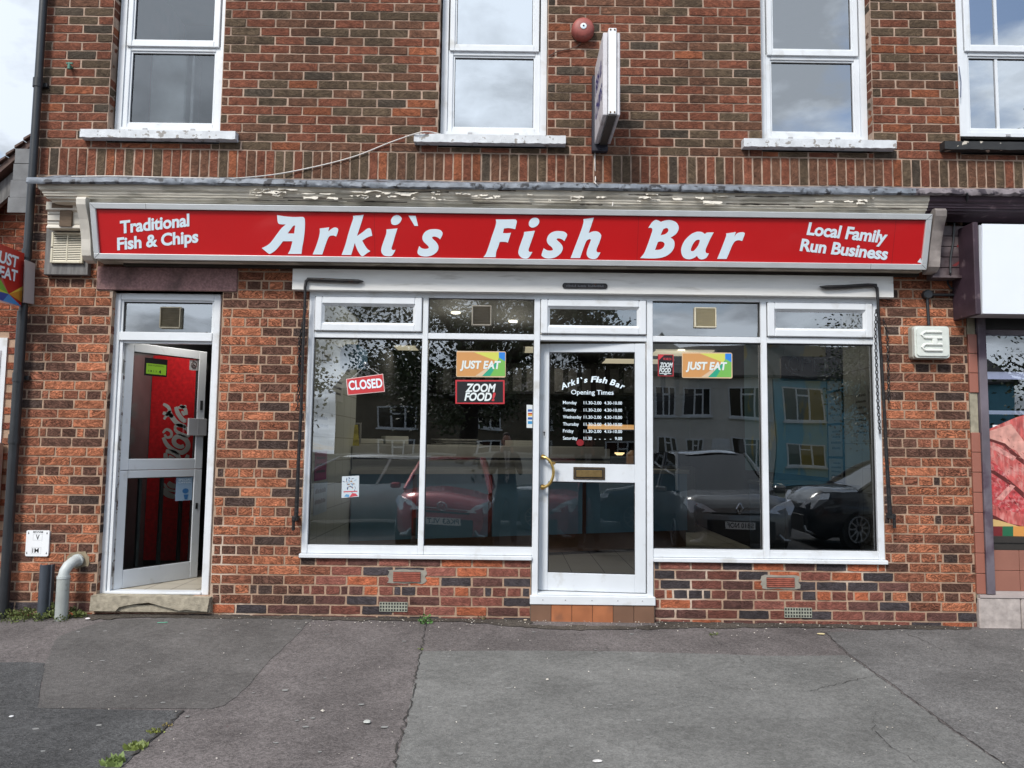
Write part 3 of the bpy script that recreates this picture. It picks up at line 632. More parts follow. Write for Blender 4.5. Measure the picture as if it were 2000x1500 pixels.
def flash(xa, xb, mat, lump):
    m = MB(); n = int((xb - xa) / .035); rows = []
    for i in range(n + 1):
        x = xa + (xb - xa) * i / n; dz = .006 * math.sin(x * 2.1) + random.uniform(-.002, .002) * lump; dd = random.uniform(-.002, .003) * lump + (.006 if int((x + 9) / .62) % 2 else 0)
        rows += [(x, .004, 3.425 + .004 * math.sin(x * 5)), (x, -.14, 3.365 + dz), (x, -.325 - dd, 3.300 + dz), (x, -.336 - dd, 3.292 + dz), (x, -.338 - dd, 3.262 + dz + random.uniform(-.003, .003) * lump), (x, -.330, 3.250 + dz), (x, -.30, 3.256)]
    m.add(rows, [(i * 7 + k, (i + 1) * 7 + k, (i + 1) * 7 + k + 1, i * 7 + k + 1) for i in range(n) for k in range(6)]); return m
put('lead_flashing', flash(-3.61, 3.02, LEAD, 1), LEAD, B, smooth=True)
put('lead_flashing', flash(3.021, 7.0, PLUM, 2.4), mk('painted_lead', (.22, .19, .2), .7, var=.3, vs=15, dirt=(.05, .04, .05), ds=14, dlo=.5, dhi=.58), B, smooth=True)
# left console block with missing paint, corbels beside the sign
m = MB(); xa, za = at(95, 447, -.12); xb, zb = at(172, 400, -.12)
m.prism([(-.17, 3.16), (-.17, 3.10), (-.145, 3.09), (-.14, 3.0), (-.135, za + .03), (-.15, za + .01), (-.15, za), (0, za), (0, 3.16)], xa, -3.22, lambda u, v, a: (a, u, v))
put('console', m, CREAM2, B)
m = MB(); q0 = at(117, 445, -.15)[0]; q1 = at(140, 445, -.15)[0]; m.box(q0, q1, -.162, -.14, za + .01, 3.15); m.box(q0 - .06, q1 + .01, -.172, -.165, 3.112, 3.15)
for i in range(2): m.box(xa - .001 + .002, q0, -.149, -.139, 3.02 + i * .05, 3.022 + i * .05)
put('bare_timber', m, mk('brown_bare_wood', (.13, .09, .06), .9, var=.3, vs=8, stretch=(1, 1, 7)), B)
def corbel(xa, xb, mat):
    P = [(-.13, 3.165), (-.30, 3.160), (-.315, 3.14), (-.31, 3.10), (-.285, 3.05), (-.26, 3.0), (-.235, 2.93), (-.215, 2.86), (-.205, 2.78), (-.195, 2.74), (-.16, 2.71), (-.12, 2.70), (-.10, 2.70), (-.10, 3.16)]
    m = MB(); m.prism(P, xa, xb, lambda u, v, a: (a, u, v)); return put('corbel', m, mat, B)
corbel(-3.245, -3.175, CREAM2); corbel(3.178, 3.262, mk('stained_cream', (.30, .26, .24), .7, var=.4, vs=5, dirt=(.07, .045, .055), ds=4, dlo=.45, dhi=.6))
m = MB(); z = 2.675
for h in (.083, .083, .083, .083, .083): m.box(3.262, 7.0, -.105, .0, z, z + h - .004, bev=.003); z += h
m.box(3.24, 7.0, -.135, -.106, 2.672, 2.690); put('fascia_board', m, PLUMG, B)
m = MB(); m.quad(*[(*(lambda q: (q[0], -.1062, q[1]))(at(x, y, -.1062)),) for x, y in ((1869, 478), (1880, 479), (1886, 482), (1869, 483))])
m.quad(*[(*(lambda q: (q[0], -.1062, q[1]))(at(x, y, -.1062)),) for x, y in ((1860, 518), (1875, 509), (1873, 515), (1868, 520), (1862, 520))])
put('paint_chip', m, mk('old_red_paint', (.16, .018, .02), .6), B)
# dark timber bearer and shadow gap under the sign
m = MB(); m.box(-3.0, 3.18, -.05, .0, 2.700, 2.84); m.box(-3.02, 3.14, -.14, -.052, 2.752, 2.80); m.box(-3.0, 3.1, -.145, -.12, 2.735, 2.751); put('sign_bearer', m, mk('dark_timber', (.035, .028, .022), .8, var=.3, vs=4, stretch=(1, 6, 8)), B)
# ------------------------------------------------------------------ shopfront frame, lights and panes
GY = 0.035
XM = [(-1.561, -1.517), (-.677, -.634), (.191, .237), (1.067, 1.113), (1.955, 2.002), (2.831, 2.879)]
ZT, ZR0, ZR1, ZG, ZF = 2.53, 2.165, 2.211, .565, .516
m = MB()
for i, (a, b) in enumerate(XM):
    z0 = .18 if i in (2, 3) else ZF - .002
    m.box(a, b, -.008 if i in (2, 3) else -.004, .07, z0, 2.488, bev=.003)
for i in range(5):
    a, b = XM[i][1], XM[i + 1][0]
    m.box(a, b, .0, .065, ZR0, ZR1, bev=.003)
    if i != 2: m.box(a, b, .001, .066, ZF - .002, ZG, bev=.003); m.box(a, b, .002, .030, ZG, ZG + .012)
m.box(XM[0][0], XM[5][1], -.002, .07, 2.488, 2.53)
sf = put('shopfront', m, UPVC, B)
m = MB(); m.box(-1.572, XM[2][0], -.028, .06, .481, ZF - .004, bev=.004); m.box(XM[3][1], 2.892, -.028, .06, .481, ZF - .004, bev=.004); put('sill', m, UPVC, sf)
for i in (0, 2, 4):                                                  # top-hung opening lights
    a, b = XM[i][1] + .004, XM[i + 1][0] - .006; m = MB(); y = -.022; t = .055; z0, z1 = ZR1 + .005, 2.484
    for q in ((a, a + t, z0, z1), (b - t, b, z0, z1)): m.box(q[0], q[1], y, .03, q[2], q[3], bev=.006)
    for q in ((z0, z0 + t), (z1 - t, z1)): m.box(a + t, b - t, y + .0005, .03, q[0], q[1], bev=.006)
    a2, b2, c2, d2 = a + t, b - t, z0 + t, z1 - t; u = .016
    for (p, q) in (((a2, c2), (b2, c2)), ((b2, c2), (b2, d2)), ((b2, d2), (a2, d2)), ((a2, d2), (a2, c2))):    # splayed beads
        sx = lambda x: x + (u if x == a2 else -u); sz = lambda z: z + (u if z == c2 else -u)
        m.quad((p[0], y + .008, p[1]), (q[0], y + .008, q[1]), (sx(q[0]), y + .026, sz(q[1])), (sx(p[0]), y + .026, sz(p[1])))
    sh = put('opening_light', m, UPVC, sf)
    put('glass', MB().quad((a2 + u, .006, c2 + u), (b2 - u, .006, c2 + u), (b2 - u, .006, d2 - u), (a2 + u, .006, d2 - u)), GLS, sf)
    put('gasket', MB().box(XM[i][1], XM[i][1] + .0035, -.004, .0, z0 - .004, z1 + .003).box(XM[i][1] + .0035, XM[i + 1][0] - .0035, -.004, .0, z1 + .0005, z1 + .0035).box(XM[i + 1][0] - .0045, XM[i + 1][0], -.004, .0, z0, z1 + .003), GASK, sf)
def pane(a, b, c, d, nm='glass', mat=GLS, par=None, y=GY):
    par = par or sf
    put(nm, MB().quad((a, y, c), (b, y, c), (b, y, d), (a, y, d)), mat, par)
    e = .005; put('gasket', MB().box(a, a + e, y - .012, y - .001, c, d).box(b - e, b, y - .012, y - .001, c, d).box(a + e, b - e, y - .012, y - .001, d - e - .003, d).box(a + e, b - e, y - .012, y - .001, c, c + e), GASK, par)
for i in (1, 3): pane(XM[i][1], XM[i + 1][0], ZR1, 2.488)
for i in (0, 1, 3, 4): pane(XM[i][1], XM[i + 1][0], ZG + .012, ZR0)
m = MB(); m.box(-1.685, 2.973, -.062, .02, 2.526, 2.692, bev=.003)
for x in (-.99, -.75, .18, 1.36, 1.38, 1.87, 2.1): m.lathe([(.004, 0), (.004, -.001)], lambda a, b, h, x=x: (x + a, -.0623 + h, 2.60 + b), 8)
put('head_board', m, BOARD, B)
# circular-grille extract vents fixed in the two fixed lights
def window_vent(px0, px1, py0, py1, par, Y, lab=None, mat=None, broken=False):
    a = at(px0, py1, Y); b = at(px1, py0, Y); x0, x1, z0, z1 = a[0], b[0], a[1], b[1]; m = MB(); d = .028
    m.prism(rrect(x0, x1, z0, z1, .01), Y - d * .5, Y + .0, lambda u, v, q: (u, q, v)); e = .012
    n = 12
    for k in range(n):
        z = z0 + e + (z1 - z0 - 2 * e) * (k + .0) / n; h = (z1 - z0 - 2 * e) / n
        m.add([(x0 + e, Y - d * .5 - .001, z + h * .25), (x1 - e, Y - d * .5 - .001, z + h * .25), (x1 - e, Y - d, z + h * .8), (x0 + e, Y - d, z + h * .8), (x0 + e, Y - d * .5 - .001, z + h * .9), (x1 - e, Y - d * .5 - .001, z + h * .9)], [(0, 1, 2, 3), (3, 2, 5, 4)])
    for q in ((x0 + .003, x0 + e), (x1 - e, x1 - .003)): m.box(q[0], q[1], Y - d - .002, Y - d * .5 - .0005, z0 + .004, z1 - .004, bev=.002)
    m.box(x0 + e, x1 - e, Y - d - .0015, Y - d * .5 - .0005, z1 - e, z1 - .003); m.box(x0 + e, x1 - e, Y - d - .0015, Y - d * .5 - .0005, z0 + .003, z0 + e)
    return put('extract_vent', m, mat or IVORY, par, label=lab)
window_vent(921, 961, 597, 637, sf, GY - .001, 'ivory louvred vent in the pane above the food delivery stickers', mk('dull_ivory', (.27, .245, .20), .5, var=.1))
window_vent(1355, 1398, 601, 641, sf, GY - .001, 'ivory louvred vent in the pane right of the door')
# ------------------------------------------------------------------ entrance door: leaf a little ajar, hinged on the right
WD, PH = .822, math.radians(6.0); HX, HY = 1.058, .002
def TD(u, w, z): # u from the free (left) edge to the hinge, w depth behind the face
    r = WD - u; return (HX - r * math.cos(PH) + w * math.sin(PH), HY + r * math.sin(PH) + w * math.cos(PH), z)
m = MB()
for a, b in ((0, .075), (WD - .082, WD)): m.box(a, b, 0, .045, .243, 2.15, bev=.004, T=TD)
for a, b in ((.243, .378), (1.072, 1.212), (2.082, 2.15)): m.box(.075, WD - .082, .001, .045, a, b, bev=.003, T=TD)
dr = put('entrance_door', m, ALU, B)
for a, b in ((.378, 1.072), (1.212, 2.082)):
    m = MB(); m.add([TD(.075, .02, a), TD(WD - .082, .02, a), TD(WD - .082, .02, b), TD(.075, .02, b)], [(0, 1, 2, 3)]); put('glass', m, GLD, dr)
    m = MB(); e = .006
    for q in ((.075, .075 + e, a, b), (WD - .082 - e, WD - .082, a, b), (.075 + e, WD - .082 - e, b - e, b), (.075 + e, WD - .082 - e, a, a + e)): m.box(q[0], q[1], .01, .019, q[2], q[3], T=TD)
    put('gasket', m, GASK, dr)
m = MB(); m.box(.045, .058, -.003, .0, 1.0, 1.0); pts = []
z0, z1 = 1.03, 1.262
for k in range(17):
    t = math.pi * k / 16; pts.append(TD(.032 + .085 * math.sin(t), -.055 - .012 * math.sin(t), (z0 + z1) / 2 - (z1 - z0) / 2 * math.cos(t)))
pts = [TD(.032, .0, z0)] + pts + [TD(.032, .0, z1)]
m = MB(); m.tube(pts, .0115, 12); m.tube([TD(.032, .001, z0), TD(.032, -.012, z0)], .02, 14); m.tube([TD(.032, .001, z1), TD(.032, -.012, z1)], .02, 14)
m.box(.108, .132, -.082, -.055, 1.205, 1.225, bev=.003, T=TD); put('pull_handle', m, BRASS, dr, smooth=True)
c = .39; m = MB(); m.box(c - .122, c + .122, -.008, .0, 1.092, 1.188, bev=.004, T=TD); lb = put('letterbox', m, BRONZE, dr)
m = MB(); m.box(c - .105, c + .105, -.011, -.0085, 1.107, 1.173, T=TD); put('letterbox_recess', m, GASK, lb)
m = MB(); m.box(c - .1, c + .1, -.018, -.0115, 1.112, 1.165, bev=.004, T=TD); put('flap', m, mk('dull_brass', (.30, .21, .09), .38, .85, var=.15, vs=30), lb)
m = MB(); m.prism(rrect(.027, .053, 1.412, 1.472, .004), -.004, 0, lambda u, v, q: TD(u, q, v)); esc = put('lock_plate', m, SALU, dr)
m = MB(); m.lathe([(.007, 0), (.007, -.0015)], lambda a, b, h: TD(.040 + a, -.0045 + h, 1.452 + b), 12); m.box(.0365, .0435, -.0062, -.0042, 1.428, 1.447, T=TD); put('keyhole', m, GASK, esc)
# lettering on the glass of the entrance door
DP, DN = Vector(TD(.2, .0185, 1.0)), Vector((math.sin(PH), math.cos(PH), 0))
def on_door(x, y): return on_plane(x, y, DP, DN)
def dtext(s, x0, x1, yb, h, **k):
    P = on_door(x0, yb); text(m, s, P, on_door(x1, yb + (x1 - x0) * .012) - P, on_door(x0, yb - h) - P, **k)
ARC = [('A',1103,758.7,-24,12.5,11.5),('r',1112.5,754.5,-19,6.5,7.5),('k',1120.3,752,-16,8.5,11.5),('i',1128.5,749,-12,4.5,11.5),('`',1134.5,748.5,-8,4,12),('s',1143.7,746.8,-6,6.5,7),('F',1158.7,746,-2,9.5,11),('i',1165.7,746.2,2,4.5,11.5),('s',1171.7,747,4,6.5,7),('h',1180.3,748.2,8,8.5,11.5),('B',1195.3,751.8,14,10,11),('a',1204.7,755.5,18,8,7.5),('r',1213.7,759,22,6.5,7.5)]
def glyph_px(m, s, cx, cy, rot, w, h, Y, slant=.22, bold=.03):
    r = math.radians(rot); ux, uy = math.cos(r), math.sin(r); vx, vy = math.sin(r), -math.cos(r)
    v, f, asp = glyphs(s, bold)
    a = on_door(cx, cy); ex = on_door(cx + ux * w, cy + uy * w); ey = on_door(cx + vx * h + ux * slant * h, cy + vy * h + uy * slant * h)
    hh = max(q[1] for q in v) if s in 'rsa' else 1.0
    EX = ex - a; EY = (ey - a) / hh
    m.add([a + EX * (p - .5) + EY * q for p, q in v], f)
m = MB()
for g in ARC: glyph_px(m, g[0], g[1], g[2], g[3], g[4], g[5], 0)
put('shop_name', m, WLET, dr, label='white arched shop name on the door glass')
m = MB(); dtext('Opening Times', 1115.5, 1198.5, 770, 9, bold=.01); put('heading', m, WLET, dr)
for i, (d, w, rest) in enumerate((('Monday', 27, '4.30-10.00'), ('Tuesday', 26, '4.30-10.00'), ('Wednesday', 36, '4.30-10.00'), ('Thursday', 31, '4.30-10.00'), ('Friday', 21, '4.15-10.00'), ('Saturday', 28.5, ''))):
    y = (789, 803, 817, 831, 844.5, 858.5)[i]
    m = MB(); dtext(d, 1099.5, 1099.5 + w, y, 6.3, bold=.01)
    if rest: dtext('11.30-2.00', 1140, 1174.5, y + .5, 6.0, bold=.012); dtext(rest, 1180, 1215, y + .8, 6.0, bold=.012)
    else:
        dtext('11.30', 1140, 1156, y + .5, 6.0, bold=.012); dtext('9.00', 1201, 1215, y + .8, 6.0, bold=.012)
        for q in (1161, 1170, 1180, 1191): dtext('-', q, q + 3, y + 1.2, 6.0, bold=.01)
    put('opening_hours', m, WLET, dr)
m = MB(); q = at(1133, 864.5, .06); m.prism([(q[0] + .03 * math.cos(math.radians(22.5 + 45 * k)), q[1] + .027 * math.sin(math.radians(22.5 + 45 * k))) for k in range(8)], .060, .0615, lambda u, v, a: (u, a, v)); st = put('notice_sticker', m, mk('dark_red_sticker', (.22, .01, .015), .4), dr)
# threshold and tiled riser
m = MB(); m.box(.236, 1.068, -.004, .12, .222, .238, bev=.002); m.box(.178, 1.124, -.035, .07, .158, .221, bev=.003); put('threshold', m, UPVC, B)
m = MB()
for x in (.275, .445, .645, .84, 1.025): m.lathe([(.005, 0), (.0045, -.002), (.001, -.003)], lambda a, b, h, x=x: (x + a, -.0352 + h, .192 + b), 10)
put('screw', m, LGREY, B)
for i in range(6):
    m = MB(); w = (1.118 - .184) / 6; x = .184 + i * w; m.box(x + .0015, x + w - .0015, -.026, .05, ground_z(x, -.02) - .03, .155 + .0, bev=.003)
    put('riser_tile', m, [mk('riser_tile_brown', (.17, .09, .055), .55, var=.12), mk('riser_tile_orange', (.36, .13, .055), .5, var=.15, vs=9, dirt=(.25, .1, .05), ds=8)][1 if 1 <= i <= 3 else 0], B)
m = MB(); m.box(.181, 1.121, -.02, .06, -.1, .154); put('riser_grout', m, mk('dark_grout', (.09, .07, .055), .9), B)
# ------------------------------------------------------------------ side door: frame, transom light, leaf standing open inwards
m = MB()
m.box(-3.114, -3.056, .055, .12, .182, 2.505, bev=.004); m.box(-3.052, -3.03, .068, .13, .2, 2.13); m.box(-2.327, -2.272, .055, .12, .182, 2.505, bev=.004)
m.box(-3.056, -2.327, .056, .12, 2.452, 2.505, bev=.003); m.box(-3.056, -2.327, .050, .12, 2.13, 2.198, bev=.004); m.box(-3.056, -2.327, .045, .14, .186, .203, bev=.002)
m.box(-3.056, -2.327, .075, .12, 2.112, 2.129); m.box(-3.056, -3.040, .07, .1, 2.198, 2.452); m.box(-2.343, -2.327, .07, .1, 2.198, 2.452); m.box(-3.04, -2.343, .07, .1, 2.44, 2.452)
sdf = put('side_door_frame', m, UPVC, B)
pane(-3.04, -2.343, 2.198, 2.44, par=sdf, mat=GLT, y=.095)
window_vent(313, 357, 600, 642, sdf, .09, 'ivory louvred vent above the open side door', mk('grubby_ivory', (.23, .205, .15), .5, var=.15, vs=20))
PS = math.radians(57); SX, SY, WS = -3.018, .10, .735
def TS(u, w, z): return (SX + u * math.cos(PS) - w * math.sin(PS), SY + u * math.sin(PS) + w * math.cos(PS), z)
def leaf(z0, z1, gz0, gz1, nm):
    m = MB()
    for a, b in ((0, .07), (WS - .075, WS)): m.box(a, b, 0, .045, z0, z1, bev=.004, T=TS)
    m.box(.07, WS - .075, .001, .045, z0, gz0, bev=.003, T=TS); m.box(.07, WS - .075, .001, .045, gz1, z1, bev=.003, T=TS)
    o = put(nm, m, ALU, B)
    m = MB(); m.add([TS(.07, .02, gz0), TS(WS - .075, .02, gz0), TS(WS - .075, .02, gz1), TS(.07, .02, gz1)], [(0, 1, 2, 3)]); put('glass', m, GLD, o); e = .006
    m = MB()
    for q in ((.07, .07 + e, gz0, gz1), (WS - .075 - e, WS - .075, gz0, gz1), (.07 + e, WS - .075 - e, gz1 - e, gz1), (.07 + e, WS - .075 - e, gz0, gz0 + e)): m.box(q[0], q[1], .008, .019, q[2], q[3], T=TS)
    put('gasket', m, GASK, o)
    return o
lu = leaf(1.118, 2.125, 1.205, 2.055, 'side_door_upper_leaf'); ll = leaf(.205, 1.114, .345, 1.055, 'side_door_lower_leaf')
m = MB()
for u in (.20, .39, .57): m.box(u - .014, u + .014, .03, .055, .35, 1.05, bev=.003, T=TS)
put('security_bar', m, mk('grey_steel_bar', (.13, .16, .16), .4, .6, var=.1), ll)
m = MB()
for z in (.36, .93, 1.33, 1.93): m.tube([(-3.036, .092, z - .055), (-3.036, .092, z + .055)], .009, 8); m.box(-3.052, -3.03, .084, .09, z - .05, z + .05)
put('hinge', m, mk('worn_hinge_steel', (.25, .24, .22), .5, .6, var=.3, vs=40), sdf)
m = MB(); m.box(-3.03, -3.018, .1, .125, .21, 2.1); put('door_edge_seal', m, mk('grubby_white', (.5, .48, .46), .6, var=.3, vs=14, dirt=(.1, .06, .05), ds=25, dlo=.55, dhi=.6), sdf)
m = MB(); m.box(WS - .05, WS - .03, -.004, .0, .78, .83, T=TS); put('lock', m, GASK, ll)
m = MB(); m.box(WS - .05, WS - .025, -.004, .0, 1.62, 1.70, T=TS); put('lock', m, mk('lock_steel', (.12, .12, .12), .4, .7), lu)
m = MB(); a, z1 = TS(WS - .17, 0, 0), 0; m.box(WS - .165, WS + .012, -.022, -.002, 1.40, 1.545, bev=.003, T=TS); m.box(WS - .076, WS - .072, -.024, -.0225, 1.40, 1.545, T=TS); put('letter_cage', m, LGREY, lu)
# ------------------------------------------------------------------ air bricks (parts of the wall)
def louvre_brick(px0, px1, py0, py1, mat, lab):
    a = at(px0, py1); b = at(px1, py0); m = MB(); mo = MB(); x0, x1, z0, z1 = a[0], b[0], a[1], b[1]
    r = random.Random(int(px0)); n = 26; pts = []
    for k in range(n):
        t = 2 * math.pi * k / n; pts.append(((x0 + x1) / 2 + (.5 * (x1 - x0) + .03 + r.uniform(0, .02)) * max(-1, min(1, 1.35 * math.cos(t))), (z0 + z1) / 2 + (.5 * (z1 - z0) + .012 + r.uniform(0, .008)) * max(-1, min(1, 1.35 * math.sin(t)))))
    mo.prism(pts, -.003, .01, lambda u, v, q: (u, q, v)); 
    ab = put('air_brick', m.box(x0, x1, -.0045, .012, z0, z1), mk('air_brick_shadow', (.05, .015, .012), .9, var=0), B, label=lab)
    put('mortar_patch', mo, mk('grey_cement', (.27, .25, .21), .95, var=.2, vs=15), ab)
    f = MB(); nn = 5
    for k in range(nn):
        z = z0 + (z1 - z0) * k / nn; h = (z1 - z0) / nn; f.add([(x0, -.012, z), (x1, -.012, z), (x1, -.012, z + h * .55), (x0, -.012, z + h * .55), (x0, -.0046, z + h * .72), (x1, -.0046, z + h * .72), (x0, -.0046, z), (x1, -.0046, z)], [(0, 1, 2, 3), (3, 2, 5, 4), (0, 3, 4, 6), (1, 7, 5, 2), (6, 7, 1, 0)])
    put('louvre', f, mat, ab)
louvre_brick(768, 821.5, 1117, 1135, mk('red_terracotta', (.30, .085, .055), .7, var=.25, vs=25), 'terracotta louvred air brick below the left windows')
louvre_brick(1497, 1551, 1128, 1146, mk('red_terracotta', (.5, .1, .06), .7), 'terracotta louvred air brick below the right windows')
for px0, px1, py0, py1, lb in ((741, 796, 1176, 1194, 'cream air brick with rows of square holes, left of the entrance door'), (1532, 1585, 1187, 1206, 'cream air brick with rows of square holes, right of the entrance door')):
    a = at(px0, py1); b = at(px1, py0); x0, x1, z0, z1 = a[0], b[0], a[1], b[1]; nx, nz = 10, 3
    xs = [x0]; zs = [z0]; w = (x1 - x0); h = (z1 - z0)
    for k in range(nx): c = x0 + w * (k + .5) / nx; xs += [c - w * .030, c + w * .030]
    for k in range(nz): c = z0 + h * (k + .5) / nz; zs += [c - h * .105, c + h * .105]
    xs.append(x1); zs.append(z1); m = MB()
    for i in range(len(xs) - 1):
        for j in range(len(zs) - 1):
            if i % 2 and j % 2: continue
            m.quad((xs[i], -.006, zs[j]), (xs[i + 1], -.006, zs[j]), (xs[i + 1], -.006, zs[j + 1]), (xs[i], -.006, zs[j + 1]))
    for q in ((x0, z0, x1, z0), (x0, z1, x1, z1), (x0, z0, x0, z1), (x1, z0, x1, z1)): m.quad((q[0], -.006, q[1]), (q[2], -.006, q[3]), (q[2], .01, q[3]), (q[0], .01, q[1]))
    ab = put('air_brick', m, mk('cream_air_brick', (.30, .31, .25), .8, var=.2, vs=30), B, label=lb)
    put('vent_void', MB().box(x0 + .002, x1 - .002, -.0035, .008, z0 + .002, z1 - .002), GASK, ab)
# ------------------------------------------------------------------ fascia sign (a light box leaning forward at the top)
O = Vector((-3.150, -.190, 2.716)); UPV = Vector((0, -.110, .400)); LV = UPV.length; UPN = UPV / LV; NRM = Vector((0, -UPN.z, UPN.y)); WSG = 6.31
def TF(u, v, w): return O + Vector((u, 0, 0)) + UPN * v + NRM * w
TB = lambda x, y, z: TF(x, z, y)
def px_sign(px, py, w=.0):
    p = on_plane(px, py, O + NRM * w, NRM) - (O + NRM * w); return p.x, p.dot(UPN)
R0 = root('fascia_sign', (O.x + WSG / 2, -.1, 2.7), 'long red illuminated fascia sign with white shop name above the shop windows', 'shop sign')
m = MB(); m.box(.004, WSG - .004, -.10, -.016, .004, LV - .004, T=TB); put('sign_case', m, SALU, R0)
m = MB(); m.box(.01, WSG - .01, -.015, -.010, .01, LV - .01, T=TB); put('sign_panel', m, RED, R0)
fr = MB(); t = .042
fr.box(.0, WSG, -.012, .008, LV - t, LV, bev=.003, T=TB); fr.box(.0, WSG, -.012, .008, 0, t, bev=.003, T=TB); fr.box(0, t, -.0125, .0075, t, LV - t, bev=.003, T=TB); fr.box(WSG - t, WSG, -.0125, .0075, t, LV - t, bev=.003, T=TB)
fo = put('sign_frame', fr, SALU, R0)
m = MB()
for a, b in (((.004, LV - .004), (t, LV - t)), ((.004, .004), (t, t)), ((WSG - .004, LV - .004), (WSG - t, LV - t)), ((WSG - .004, .004), (WSG - t, t))):
    m.quad(TF(a[0] - .0015, a[1], .0087), TF(a[0] + .0015, a[1], .0087), TF(b[0] + .0015, b[1], .0087), TF(b[0] - .0015, b[1], .0087))
for u in (.42, .0): 
    if u: m.quad(TF(u, LV - t, .0087), TF(u + .002, LV - t, .0087), TF(u + .002, LV - .002, .0087), TF(u, LV - .002, .0087))
u = px_sign(1701, 505)[0]; m.quad(TF(u, .002, .0087), TF(u + .002, .002, .0087), TF(u + .002, t, .0087), TF(u, t, .0087)); put('frame_joint', m, GASK, fo)
m = MB(); m.box(t, WSG - t, -.0095, -.009, LV - t - .006, LV - t + .004, T=TB)
for x in (731, 1246, 1748):
    u = px_sign(x, 460)[0]; m.box(u, u + .0022, -.0098, -.0092, t, LV - t, T=TB)
put('panel_joint', m, mk('joint_red', (.22, .008, .01), .5, var=0), R0)
A1 = (500, 400, 10.0); A2 = (680, 400, 10.0); A3 = (930, 400, 12.5); A4 = (1050, 400, 12.5); A5 = (1240, 410, 8.696)
